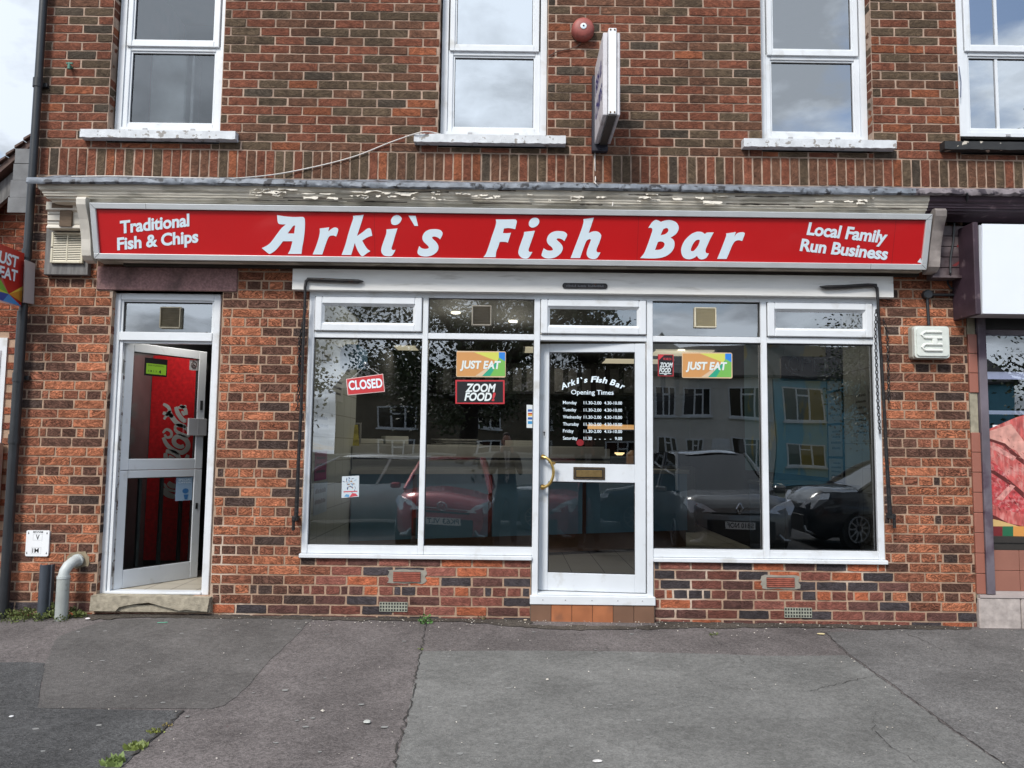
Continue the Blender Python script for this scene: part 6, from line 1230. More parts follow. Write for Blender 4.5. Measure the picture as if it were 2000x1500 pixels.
put('printing', m, WLET, R_); m = MB(); m.add([TS(.59 + .03 * math.cos(6.283 * k / 12), .0098, .935 + .022 * math.sin(6.283 * k / 12)) for k in range(12)], [tuple(range(12))]); m.add([TS(.575, .0098, .905), TS(.62, .0098, .905), TS(.61, .0098, .865), TS(.585, .0098, .865)], [(0, 1, 2, 3)]); put('drink_picture', m, col_mat('poster_dark_blue', (.04, .16, .38)), R_)
# ------------------------------------------------------------------ the shop next door (right)
R_ = root('neighbouring_shop', (3.6, 0, 0), 'plum-trimmed butcher shop front at the right edge with terracotta tiles and stone plinth', 'shop')
m = MB(); m_lo = MB(); z = .268
xt0, xt1 = 3.566, 3.636
tiles = [.268 + .153 * k for k in range(14)]
for k, z in enumerate(tiles):
    if 1.50 < z + .07 < 1.82: continue
    if z > 2.25: continue
    (m if z > 1.6 else m_lo).box(xt0 + .002, xt1, -.012, .08, z + .0015, z + .151, bev=.003)
put('lower_tiling', m_lo, mk('pier_tile', (.30, .115, .08), .45, var=.06, vs=2), R_)
put('upper_tiling', m, mk('pier_tile', (.30, .115, .08), .45, var=.06, vs=2), R_)
m = MB(); m.box(xt0 + .004, xt1 - .006, -.001, .08, .2, 2.6); put('exposed_mortar', m, mk('pale_exposed_mortar', (.30, .27, .20), .95, var=.35, vs=12, bump=.8), R_)
m = MB(); m.box(3.638, 3.70, -.028, .10, .268, 2.55, bev=.004); m.box(3.70, 7.0, .02, .10, 2.26, 2.30); put('window_frame', m, mk('lilac_grey_paint', (.135, .115, .135), .5, var=.25, vs=5, dirt=(.07, .045, .065), ds=4, dlo=.5, dhi=.6), R_)
put('glass', MB().quad((3.70, .055, .70), (6.9, .055, .70), (6.9, .055, 2.26), (3.70, .055, 2.26)), GLS, R_)
put('bottom_rail', MB().box(3.70, 6.9, -.01, .08, .655, .70).box(3.70, 6.9, .0, .08, .60, .6545), mk('dark_rail', (.03, .026, .022), .5), R_)
m = MB()
for i in range(16):
    for j in range(2): m.box(3.702 + i * .205, 3.702 + i * .205 + .202, .0, .06, .292 + j * .154, .292 + j * .154 + .151, bev=.002)
put('tiled_stallriser', m, mk('riser_salmon_tile', (.28, .12, .085), .5, var=.08), R_)
put('ledge', MB().box(3.575, 6.9, -.035, .09, .245, .265).box(3.70, 6.9, -.01, .06, .2655, .291), mk('pale_ledge', (.42, .36, .34), .7, var=.15), R_)
m = MB()
for a, b in ((3.57, 3.885), (3.889, 4.4), (4.404, 5.0), (5.004, 5.6)): m.box(a, b, -.03, .08, -.12, .243, bev=.008)
put('stone_plinth', m, mk('pale_sandstone', (.40, .35, .325), .9, var=.25, vs=18, bump=.7, bs=50), R_)
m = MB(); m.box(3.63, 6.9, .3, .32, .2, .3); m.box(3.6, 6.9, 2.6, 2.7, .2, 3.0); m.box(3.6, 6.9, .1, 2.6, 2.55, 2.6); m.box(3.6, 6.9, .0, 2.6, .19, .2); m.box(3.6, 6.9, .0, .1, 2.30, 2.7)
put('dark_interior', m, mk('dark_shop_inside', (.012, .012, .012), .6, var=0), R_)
m = MB(); m.add([(4.1, 1.6, 2.40), (6, 1.6, 2.40), (6, 1.9, 2.40), (4.4, 1.9, 2.40)], [(0, 1, 2, 3)]); 
put('strip_light', MB().box(3.85, 6, 1.0, 1.6, 2.06, 2.07).box(4.05, 6, 1.2, 1.7, 1.72, 1.73), mk('cool_panel', (.5, .5, .6), .4, var=0, emit=(.6, .65, .9), es=.35), R_)
wz = 3.853
w = upper_window(3.575, 4.95, wz, bars=True, Y=.012, parent=R_); put('sill', sill(3.401, 5.1, 3.712, 3.776, SILLB), SILLB, w)
m = MB(); m.tube([P3(1873, 130, -.02), P3(1877, 160, -.02), P3(1876, 190, -.02)], .004, 6); put('stay_cable', m, mk('blue_grey_wire', (.1, .12, .2), .5), w)
m = MB(); m.box(3.462, 3.502, -.30, .0, 2.36, 3.06, bev=.005); put('side_board', m, PLUM, R_)
# plain white light box
R_ = root('white_sign', (3.5, -.3, 2.37), 'blank white box sign over the butcher window at the right edge', 'shop sign')
m = MB(); O2 = (3.512, 3.0)
m.prism([(-.306, 3.035), (-.12, 3.06), (-.12, 2.365), (-.266, 2.365)], 3.505, 6.9, lambda u, v, a: (a, u, v)); put('sign_case', m, mk('pale_sign_side', (.40, .41, .44), .5, var=.03), R_)
m = MB(); m.prism([(-.322, 3.04), (-.308, 3.04), (-.268, 2.37), (-.282, 2.37)], 3.520, 6.9, lambda u, v, a: (a, u, v)); put('sign_panel', m, mk('clean_white_panel', (.80, .84, .90), .4, var=.01), R_)
# poster of meat on the window
YM = .052; R_ = root('window_poster', P3(1960, 1000, YM), 'large printed poster of raw red meat across the butcher window', 'poster')
MEAT = mk('meat_print', (.48, .10, .09), .35, var=.45, vs=16, dirt=(.66, .34, .30), ds=14, dlo=.5, dhi=.72, stretch=(1.6, 1, .6)); MEAT2 = mk('meat_print_dark', (.44, .055, .06), .35, var=.5, vs=22, dirt=(.62, .28, .27), ds=30, dlo=.5, dhi=.72); FAT = mk('meat_print_fat', (.60, .30, .25), .35, var=.3, vs=16)
PKM = col_mat('meat_print_shadow', (.11, .018, .015))
flat('printed_panel', [([(1919, 844), (1945, 832), (1985, 815), (2070, 790), (2070, 1028), (1919, 1028)], 0), ([(1922, 845), (1975, 828), (2003, 866), (1999, 900), (1985, 880), (1955, 868), (1925, 856)], 2), ([(1920, 892), (1950, 910), (1975, 940), (2002, 965), (2002, 1005), (1960, 995), (1921, 975)], 1),
    ([(1919, 853), (1935, 862), (1962, 872), (1980, 893), (2000, 908), (2000, 898), (1983, 884), (1963, 866), (1935, 857)], 3), ([(1922, 916), (1940, 926), (1970, 946), (2000, 974), (2000, 962), (1972, 938), (1942, 919)], 3), ([(1945, 975), (1960, 958), (1974, 946), (1983, 950), (1972, 962), (1958, 978)], 4), ([(1926, 870), (1950, 872), (1985, 893), (1980, 900), (1948, 882)], 4), ([(1921, 1000), (1945, 1008), (1970, 1022), (2000, 1028), (1921, 1028)], 3)],
     [MEAT, MEAT2, FAT, PKM, mk('meat_fat_white', (.58, .26, .23), .4, var=.45, vs=30)], R_, YM - .001)
rr = random.Random(21); qs = []
for k in range(150):
    x, y = rr.uniform(1921, 1999), rr.uniform(850, 1000); a = rr.uniform(.2, 1.1); w_ = rr.uniform(1, 6); t = rr.uniform(.15, .7); c_, s_ = math.cos(a), math.sin(a); qs.append(([(x - c_ * w_, y - s_ * w_), (x + s_ * t, y - c_ * t), (x + c_ * w_, y + s_ * w_), (x - s_ * t, y + c_ * t)], rr.choice((0, 0, 1, 2))))
flat('meat_marbling', qs, [FAT, MEAT2, PKM], R_, YM - .004)
flat('coloured_band', [([(1921, 1010), (1950, 1016), (1990, 1028), (1921, 1028)], 5), ([(1922, 1028), (1958, 1028), (1958, 1051), (1922, 1051)], 0), ([(1958, 1028), (1979, 1028), (1979, 1051), (1958, 1051)], 1), ([(1979, 1028), (2070, 1028), (2070, 1051), (1979, 1051)], 2), ([(1922, 1051.5), (1945, 1051.5), (1975, 1072), (1922, 1072)], 3), ([(1945, 1051.5), (2070, 1051.5), (2070, 1072), (1975, 1072)], 4), ([(1932, 1058), (1936, 1056), (1940, 1060), (1936, 1062)], 6)],
     [col_mat('band_maroon', (.16, .018, .02)), col_mat('band_green', (.02, .13, .06)), col_mat('band_orange', (.62, .28, .07)), col_mat('band_mint', (.6, .72, .66)), col_mat('band_tan', (.58, .42, .18)), col_mat('board_tan', (.60, .40, .16)), PKM], R_, YM - .006)
R_ = root('paper_note', P3(1948, 833, YM), 'tiny white paper tag above the meat poster', 'note'); put('paper', card([(1939, 830), (1953, 830), (1953, 836), (1939, 836)], YM - .001, .001), WHITE, R_)
# ------------------------------------------------------------------ the house behind on the left
R_ = root('neighbouring_house', (-4.8, 1.6, 0), 'orange brick house with slate roof and white door behind the drainpipe on the left', 'house')
YH = 1.5
ms = newbricks(); z = -.3; k = 0
while z < 5:
    x = -9.0 - (0 if k % 2 else .118)
    while x < -3.95:
        dx0, dz1 = at(16, 655, YH)
        rz = at(20, 295 + 0, YH)
        top = 4.45 - ( -3.75 - (x + .11)) * .62
        if z < top and not (dx0 - 1.0 < x < dx0 and z < dz1): brick(ms, lambda u, v, w_: (u, YH + w_, v), x, min(x + .227, -3.93), z, z + .0625, pick([((.36, .11, .055), 3), ((.25, .075, .045), 2), ((.30, .12, .07), 2)]), jit=.003)
        x += .237
    z += CL; k += 1
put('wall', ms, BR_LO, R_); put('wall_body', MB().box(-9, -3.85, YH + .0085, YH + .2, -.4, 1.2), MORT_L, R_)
m = MB(); m.prism([(-9, -.4), (-3.85, -.4), (-3.85, 4.40), (-9, 1.2)], YH + .0088, YH + 5, lambda u, v, q: (u, q, v)); put('gable', m, MORT_L, R_)
a = at(-30, 372, YH - .2); b = at(62, 292, YH - .2); m = MB(); dx, dz = b[0] - a[0], b[1] - a[1]
A_ = (a[0] - dx * 3, a[1] - dz * 3); Bq = (a[0] + dx * 1.1, a[1] + dz * 1.1)
m.prism([(A_[0], A_[1]), (Bq[0], Bq[1]), (Bq[0], Bq[1] + .07), (A_[0], A_[1] + .07)], YH - .25, YH + 6, lambda u, v, q: (u, q, v)); put('roof', m, mk('brown_roof_tile', (.10, .065, .055), .85, var=.3, vs=14), R_)
m = MB(); n = 22
for k in range(n): 
    t0, t1 = k / n, (k + .97) / n; lift = .075; px0, pz0 = A_[0] + (Bq[0] - A_[0]) * t0, A_[1] + (Bq[1] - A_[1]) * t0; px1, pz1 = A_[0] + (Bq[0] - A_[0]) * t1, A_[1] + (Bq[1] - A_[1]) * t1
    m.prism([(px0, pz0 + lift + .02), (px1, pz1 + lift), (px1, pz1 + lift + .02), (px0, pz0 + lift + .045)], YH - .28, YH + 6, lambda u, v, q: (u, q, v))
put('verge_tiles', m, mk('brown_roof_tile', (.10, .065, .055)), R_)
m = MB(); m.prism([(A_[0], A_[1] - .25), (Bq[0], Bq[1] - .25), (Bq[0], Bq[1] - .03), (A_[0], A_[1] - .03)], YH - .17, YH - .12, lambda u, v, q: (u, q, v)); put('bargeboard', m, PLY, R_)
m = MB()
for k, (x0_, x1_, y0_, y1_) in enumerate(((31, 48, 292, 320), (28, 45, 322, 353), (23, 42, 354, 387), (19, 40, 388, 417))): a = at(x0_, y1_, YH - .3); b = at(x1_, y0_, YH - .3); m.box(a[0], b[0] + .1, YH - .32 - .006 * k, YH - .30 - .006 * k, a[1], b[1])
put('slate_cladding', m, mk('grey_slate_sheet', (.16, .165, .17), .7, var=.2, vs=8, bump=.3), R_)
a = at(-60, 905, YH); b = at(16, 660, YH); a = (b[0] - .95, -.2); m = MB(); m.box(a[0], b[0], YH - .01, YH + .011, a[1], b[1]); m.box(a[0], b[0] - .05, YH - .02, YH - .011, a[1], b[1] - .12, bev=.006); put('door', m, UPVC, R_)
a = at(-60, 1000, YH); b = at(10, 865, YH); m = MB(); m.box(a[0], b[0], YH - .3, YH - .02, a[1], b[1]); put('meter_box', m, mk('meter_box_white', (.5, .52, .52), .5), R_)
# ------------------------------------------------------------------ weeds and litter
def leafblob(m, c, R, n, h, s=.012, rg=None):
    rg = rg or random
    for _ in range(n):
        a = rg.uniform(0, 6.283); r = R * rg.random() ** .6; x = c[0] + r * math.cos(a); y = c[1] + r * .6 * math.sin(a); z = ground_z(x, y) + h * rg.random() * (1 - r / R * .5)
        d = Vector((rg.uniform(-1, 1), rg.uniform(-1, .4), rg.uniform(.1, 1))).normalized(); t = d.cross(Vector((rg.uniform(-1, 1), rg.uniform(-1, 1), .3))).normalized(); L_ = s * rg.uniform(.6, 1.5); p = Vector((x, y, z)); m.add([p, p + d * L_ * .5 + t * L_ * .32, p + d * L_, p + d * L_ * .5 - t * L_ * .32], [(0, 1, 2, 3)])
r = random.Random(33); m = MB()
for px, py, R, n, h, s in ((12, 1208, .13, 260, .07, .016), (50, 1208, .10, 240, .09, .018), (78, 1213, .06, 90, .07, .018), (103, 1207, .08, 260, .11, .018), (118, 1214, .05, 60, .05, .015), (142, 1206, .09, 260, .075, .018), (158, 1207, .05, 70, .05, .016), (30, 1214, .10, 120, .04, .014)):
    p = on_ground(px, py); leafblob(m, p, R, n, h, s, r)
put('weeds', m, mk('weed_green', (.11, .135, .035), .7, var=.5, vs=18), kind='stuff', label='low weeds growing along the wall foot around the grey waste pipe', cat='weeds')
def tuft(px, py, n, h, s, label, grass=False, c=(.10, .19, .03)):
    m = MB(); p = on_ground(px, py); r = random.Random(int(px))
    if grass:
        for _ in range(n):
            a = r.uniform(0, 6.283); q = Vector((p.x + r.uniform(-.035, .035), p.y + r.uniform(-.03, .03), 0)); q.z = ground_z(q.x, q.y); d = Vector((math.cos(a) * .7, math.sin(a) * .5, 1)).normalized() * h * r.uniform(.5, 1); w_ = Vector((s * .12, 0, 0)); m.add([q - w_, q + w_, q + d * .6 + w_ * .7, q + d, q + d * .6 - w_ * .7], [(0, 1, 2, 3, 4)])
    else: leafblob(m, p, s * 2.6, n, h, s, r)
    put('weed', m, mk('weed_%d' % int(c[0] * 1000), c, .6, var=.3, vs=40), label=label, cat='weed', origin=tuple(p))
tuft(830, 1219, 70, .075, .020, 'bright green weed at the top of the long pavement crack', c=(.08, .19, .04)); tuft(873, 1203, 22, .03, .018, 'small weed at the wall foot under the left air brick'); tuft(942, 1210, 24, .02, .016, 'dry weed at the wall foot left of the last small rosette', c=(.16, .13, .06)); tuft(987, 1207, 46, .045, .022, 'pale green leafy rosette beside the entrance riser', c=(.15, .21, .06)); tuft(1006, 1205, 20, .03, .014, 'small dark weed tight against the entrance riser', c=(.05, .10, .03))
tuft(1393, 1241, 34, .02, .012, 'small mossy weed in the pavement below the right window', c=(.12, .15, .04)); tuft(820, 1270, 14, .015, .012, 'tiny weed midway along the long pavement crack', c=(.14, .18, .04))
tuft(303, 1432, 60, .018, .014, 'mossy tuft in the left pavement seam, farthest from the viewer', c=(.20, .22, .05)); tuft(264, 1463, 60, .04, .10, 'grass tuft in the left pavement seam, the middle one of three', True, (.14, .24, .04)); tuft(222, 1494, 70, .05, .10, 'grass tuft in the left pavement seam at the bottom edge', True, (.15, .26, .03)); tuft(322, 1418, 20, .012, .012, 'yellowish moss speck at the end of the left seam', c=(.28, .22, .08))
def pebble(px, py, R, c, label, cat, name, flatn=.5, el=1.0):
    p = on_ground(px, py); m = MB(); r = random.Random(int(px + py)); vs = []; n = 9
    for j, (rr_, hh) in enumerate(((.75, 0), (1, .35), (.8, .8), (.35, 1))):
        for k in range(n): t = 6.283 * k / n; q = rr_ * r.uniform(.85, 1.12); vs.append((p.x + R * el * q * math.cos(t), p.y + R * q * math.sin(t), p.z + .006 + R * flatn * hh))
    m.add(vs, [(j * n + k, j * n + (k + 1) % n, (j + 1) * n + (k + 1) % n, (j + 1) * n + k) for j in range(3) for k in range(n)] + [tuple(range(3 * n, 4 * n))]); put(name, m, mk(name + '_mat%d' % int(c[0] * 99), c, .8, var=.2, vs=60), label=label, cat=cat, origin=tuple(p), smooth=True)
pebble(717, 1413, .020, (.42, .43, .40), 'pale grey pebble on the open pavement left of the long crack', 'pebble', 'pebble'); pebble(1167, 1489, .016, (.66, .64, .62), 'white scrap at the bottom edge of the pavement', 'litter', 'litter_scrap', .2, 1.5); pebble(1603, 1212, .028, (.55, .48, .30), 'yellowish crumpled wrapper at the wall foot under the right windows', 'litter', 'crumpled_wrapper', .6, 1.3)
pebble(1604, 1240, .020, (.60, .50, .28), 'yellow crumb of litter just out from the wall', 'litter', 'litter_scrap', .3, 1.6); pebble(171, 1211, .016, (.62, .58, .58), 'pinkish white paper scrap beside the doorstep', 'litter', 'litter_scrap', .7, 1.2); pebble(22, 1402, .012, (.6, .6, .6), 'small white stone on the dark patch at the left edge', 'pebble', 'pebble', .4); pebble(1026, 1213, .015, (.55, .45, .33), 'cream pebble at the foot of the entrance riser', 'pebble', 'pebble')
m = MB(); p = on_ground(318, 1218); m.tube([(p.x - .04, p.y, p.z + .006), (p.x + .03, p.y + .01, p.z + .008)], .003, 6); put('green_straw', m, col_mat('green_plastic', (.04, .30, .18)), label='short green plastic straw on the pavement in front of the doorstep', cat='straw', origin=tuple(p))
m = MB(); r = random.Random(6)
for k in range(40):
    p = on_ground(r.gauss(1590, 18), 1210 + abs(r.gauss(0, 5))); d = Vector((r.uniform(-1, 1), r.uniform(-1, 1), r.uniform(0, .5))).normalized(); t = d.cross(Vector((0, 0, 1))).normalized(); s = .02 * r.uniform(.5, 1.2); q = Vector((p.x, p.y, p.z + .01)); m.add([q, q + d * s * .5 + t * s * .3, q + d * s, q + d * s * .5 - t * s * .3], [(0, 1, 2, 3)])
for k in range(30):
    p = on_ground(r.gauss(770, 16), 1204 + abs(r.gauss(0, 3))); d = Vector((r.uniform(-1, 1), r.uniform(-1, 1), r.uniform(0, .5))).normalized(); t = d.cross(Vector((0, 0, 1))).normalized(); s = .016 * r.uniform(.5, 1.2); q = Vector((p.x, p.y, p.z + .01)); m.add([q, q + d * s * .5 + t * s * .3, q + d * s, q + d * s * .5 - t * s * .3], [(0, 1, 2, 3)])
put('dry_leaves', m, mk('dry_leaf', (.30, .20, .09), .8, var=.4, vs=30), kind='stuff', label='dry brown leaf scraps gathered at the foot of the wall', cat='dry leaves')
# ------------------------------------------------------------------ the street behind the viewer, seen in the glass
TYRE = mk('tyre_rubber', (.015, .015, .015), .8, var=0); RIM = mk('alloy_rim', (.30, .31, .32), .3, .8, var=0); CGL = mk('car_glass', (.012, .014, .016), .03, var=0, spec=.9); HLM = mk('headlamp_glass', (.70, .72, .75), .15, .3, var=0); CHR = mk('chrome', (.7, .7, .7), .1, 1.0, var=0)
def car(loc, rz, L_, Wd, H, paint, label, plate=None, badge=None, low=.36, hood=.95, belt=.95, nose=.62, wsx=.95, rbx=.35, tail=.8):
    R_ = root('parked_car', loc, label, 'car', group='cars parked and waiting along the street')
    c, s = math.cos(rz), math.sin(rz)
    def T(x, y, z): return (loc[0] + x * c - y * s, loc[1] + x * s + y * c, loc[2] + z)   # local: front at y = 0, rear at y = -L
    hw = Wd / 2
    prof = [(0, nose, .80), (-.06, nose + .08, .86), (-.22, (nose + hood) / 2 + .07, .94), (-.55, hood - .06, .98), (-wsx, hood, 1.0), (-L_ * .5, belt, 1.0), (-L_ + .5, belt + .03, .99), (-L_ + .12, belt, .95), (-L_, tail, .88)]
    m = MB(); rings = []
    for y, zt, wf in prof:
        w_ = hw * wf; b = .20 if -.1 > y > -L_ + .1 else .28; rings.append([(x, z) for x, z in ((-w_ * .88, b), (-w_ * .98, b + .12), (-w_, b + .3), (-w_ * .985, zt - .12), (-w_ * .90, zt - .02), (-w_ * .6, zt + .02), (0, zt + .035), (w_ * .6, zt + .02), (w_ * .90, zt - .02), (w_ * .985, zt - .12), (w_, b + .3), (w_ * .98, b + .12), (w_ * .88, b))])
    n = 13; vs = [T(x, prof[i][0], z) for i, rg in enumerate(rings) for x, z in rg]
    m.add(vs, [(i * n + k, (i + 1) * n + k, (i + 1) * n + k + 1, i * n + k + 1) for i in range(len(prof) - 1) for k in range(n - 1)] + [tuple(range(n)), tuple(range((len(prof) - 1) * n, len(prof) * n))[::-1], ] + [(i * n, i * n + n - 1, (i + 1) * n + n - 1, (i + 1) * n) for i in range(len(prof) - 1)])
    body = put('body', m, paint, R_, smooth=True)
    wy0, wy1, ry1, ry0 = -wsx + .06, -wsx - .88, -L_ + rbx + .25, -L_ + rbx * .35
    wb, wt = hw * .90, hw * .70; zb = hood - .02; zb2 = belt - .02
    B0 = [(-wb, wy0, zb), (wb, wy0, zb), (wb, ry0, zb2), (-wb, ry0, zb2)]; T0 = [(-wt, wy1, H - .05), (wt, wy1, H - .05), (wt, ry1, H - .08), (-wt, ry1, H - .08)]
    m = MB(); m.add([T(*p) for p in B0 + T0], [(0, 1, 5, 4), (1, 2, 6, 5), (2, 3, 7, 6), (3, 0, 4, 7)]); put('windows', m, CGL, R_)
    m = MB(); e = .03; rp = []
    for yy, zz, ww in ((wy1 + .05, H - .065, wt), (wy1 - .15, H - .02, wt * .99), ((wy1 + ry1) / 2, H, wt * .98), (ry1 + .1, H - .04, wt * .98), (ry1 - .05, H - .09, wt)):
        rp += [T(-ww - .03, yy, zz - .05), T(-ww * .7, yy, zz), T(0, yy, zz + .012), T(ww * .7, yy, zz), T(ww + .03, yy, zz - .05)]
    m.add(rp, [(i * 5 + k, i * 5 + k + 1, (i + 1) * 5 + k + 1, (i + 1) * 5 + k) for i in range(4) for k in range(4)])
    for a, b in ((B0[0], T0[0]), (B0[1], T0[1]), (B0[2], T0[2]), (B0[3], T0[3])):
        mid = tuple((a[i] + b[i]) / 2 + (0, 0, .03)[i] for i in range(3)); m.tube([T(*a), T(*mid), T(*b)], .035, 6)
    for sx in (-1, 1): m.tube([T(sx * wb, (wy0 + ry0) / 2, zb), T(sx * wt, (wy1 + ry1) / 2, H - .06)], .03, 6)
    put('roof', m, paint, R_, smooth=True)
    for yy in (-.82 if L_ > 3.8 else -.68, -L_ + .72):
        for sx in (-1, 1):
            R = .31 if H < 1.6 else .33; x = sx * (hw - .11)
            m = MB(); m.lathe([(R * .66, -.10), (R * .97, -.10), (R, -.07), (R, .07), (R * .97, .10), (R * .66, .10)], lambda a, b, h, x=x, yy=yy: T(x + h, yy + a, .31 + b), 24); wh = put('wheel', m, TYRE, R_, smooth=True)
            m = MB()
            for k in range(10):
                t = k * .6283; m.add([T(x + sx * .105, yy + .05 * math.cos(t + .5), .31 + .05 * math.sin(t + .5)), T(x + sx * .112, yy + R * .66 * math.cos(t - .06), .31 + R * .66 * math.sin(t - .06)), T(x + sx * .112, yy + R * .66 * math.cos(t + .1), .31 + R * .66 * math.sin(t + .1)), T(x + sx * .105, yy + .05 * math.cos(t - .5), .31 + .05 * math.sin(t - .5))], [(0, 1, 2, 3)])
            ring = [T(x + sx * .108, yy + R * .66 * math.cos(6.283 * k / 20), .31 + R * .66 * math.sin(6.283 * k / 20)) for k in range(21)]; m.tube(ring, .016, 6); put('rim', m, RIM, wh)
    for sx in (-1, 1):
        m = MB(); w_ = hw
        m.prism([(sx * w_ * .44, nose - .035), (sx * w_ * .62, nose + .08), (sx * w_ * .90, nose + .17), (sx * w_ * .955, nose + .08), (sx * w_ * .86, nose - .06)], -.10, .05, lambda u, v, q: T(u, q - .26 * max(0, abs(u) / w_ - .5) - .55 * max(0, v - nose), v)); hl = put('headlight', m, HLM, R_, smooth=False)
        m = MB(); m.lathe([(.055, 0), (.05, .008), (0, .012)], lambda a, b, h, sx=sx: T(sx * w_ * .72 + a, .018 - .085 + h, nose + .04 + b), 14); put('lamp_lens', m, CHR, hl)
        m = MB(); m.box(-.09, .09, -.07, .06, -.055, .06, bev=.03, T=lambda x, y, z, sx=sx: T(sx * (hw + .12) + x, -wsx - .22 + y, belt + .05 + z)); put('mirror', m, paint, R_, smooth=True)
        m = MB(); m.box(sx * hw * .62, sx * hw * .9, -L_ - .006, -L_ + .03, belt - .25, belt - .05, T=T); put('tail_light', m, col_mat('tail_red', (.25, .01, .01), .2), R_)
    m = MB(); m.box(-hw * .58, hw * .58, -.01, .012, .24, nose - .17, bev=.03, T=T); m.box(-hw * .5, hw * .5, -.02, .006, nose - .075, nose - .045, T=T); put('grille', m, GASK, R_)
    m = MB()
    for sx in (-1, 1): m.tube([T(sx * hw * .62, .01, .36), T(sx * hw * .70, .0, .27), T(sx * hw * .84, -.06, .25)], [.03, .035, .02], 8)
    put('fog_lamp_trim', m, RIM, R_, smooth=True)
    if plate:
        m = MB(); m.box(-.26, .26, .005, .02, .44, .55, T=T); pl = put('number_plate', m, col_mat('plate_white', (.75, .75, .72)), R_); m = MB()
        P = Vector(T(.235, .0215, .462)); Q = Vector(T(-.235, .0215, .462)); text(m, plate, P, Q - P, (0, 0, .075), bold=.02); put('registration', m, GASK, pl)
    if badge == 'ring':
        m = MB(); cz = nose + .035; rg = [T(.068 * math.cos(6.283 * k / 24), .028, cz + .068 * math.sin(6.283 * k / 24)) for k in range(25)]; m.tube(rg, .007, 6)
        for pts in (((-.03, .058), (0, .004), (.03, .058)), ((-.055, .03), (-.027, -.055), (0, .0), (.027, -.055), (.055, .03))): m.tube([T(-a, .03, cz + b) for a, b in pts], .006, 6)
        put('badge', m, CHR, R_); m = MB(); m.tube([T(-hw * .5, .022, nose + .0), T(-.075, .022, nose + .0)], .007, 6); m.tube([T(.075, .022, nose), T(hw * .5, .022, nose)], .007, 6); put('trim_strip', m, CHR, R_)
    if badge == 'diamond':
        m = MB(); cz = nose + .03; m.tube([T(*p) for p in ((0, .03, cz + .09), (.055, .03, cz), (0, .03, cz - .09), (-.055, .03, cz), (0, .03, cz + .09))], .016, 6); put('badge', m, CHR, R_)
    if badge == 'round_tail':
        m = MB(); cy = -L_ + .28
        for sx in (-1, 1): m.lathe([(.13, 0), (.12, .03), (0, .035)], lambda a, b, h, sx=sx: T(sx * (hw + h - .005), cy + a, .88 + b), 20)
        put('round_tail_light', m, col_mat('tail_dark_red', (.06, .004, .006), .15), R_); m = MB()
        for sx in (-1, 1): m.tube([T(sx * (hw + .02), cy + .14 * math.cos(6.283 * k / 20), .88 + .14 * math.sin(6.283 * k / 20)) for k in range(21)], .01, 6)
        put('lamp_ring', m, CHR, R_)
    return R_
def paint(n, c, metal=.3): return mk(n, c, .3, metal, var=0, coat=1.0)
CZ = RZ + .03
car((-1.02, -6.35, CZ), 0, 3.54, 1.64, 1.49, paint('maroon_paint', (.36, .018, .03)), 'dark red small hatchback reflected beside the entrance door', 'PK63 VLT', 'ring', nose=.70, hood=.96)
car((3.72, -6.45, CZ), 0, 4.34, 1.85, 1.63, paint('dark_grey_paint', (.15, .145, .14)), 'dark grey people carrier reflected in the pane right of the door', 'SB10 NOF', 'diamond', nose=.74, hood=1.0, wsx=1.0)
car((5.35, -8.6, CZ), math.radians(90), 4.1, 1.77, 1.56, paint('black_paint', (.016, .018, .022)), 'black crossover side-on reflected in the right-hand window', None, 'round_tail', nose=.74, hood=1.02, belt=1.05)
car((-5.2, -10.3, CZ), math.radians(90), 4.4, 1.76, 1.50, paint('pale_silver_paint', (.62, .62, .60)), 'pale silver hatchback side-on reflected in the left window')
car((-.3, -10.6, CZ), math.radians(90), 4.5, 1.8, 1.45, paint('dark_saloon_paint', (.03, .032, .035)), 'dark saloon side-on reflected behind the red hatchback')
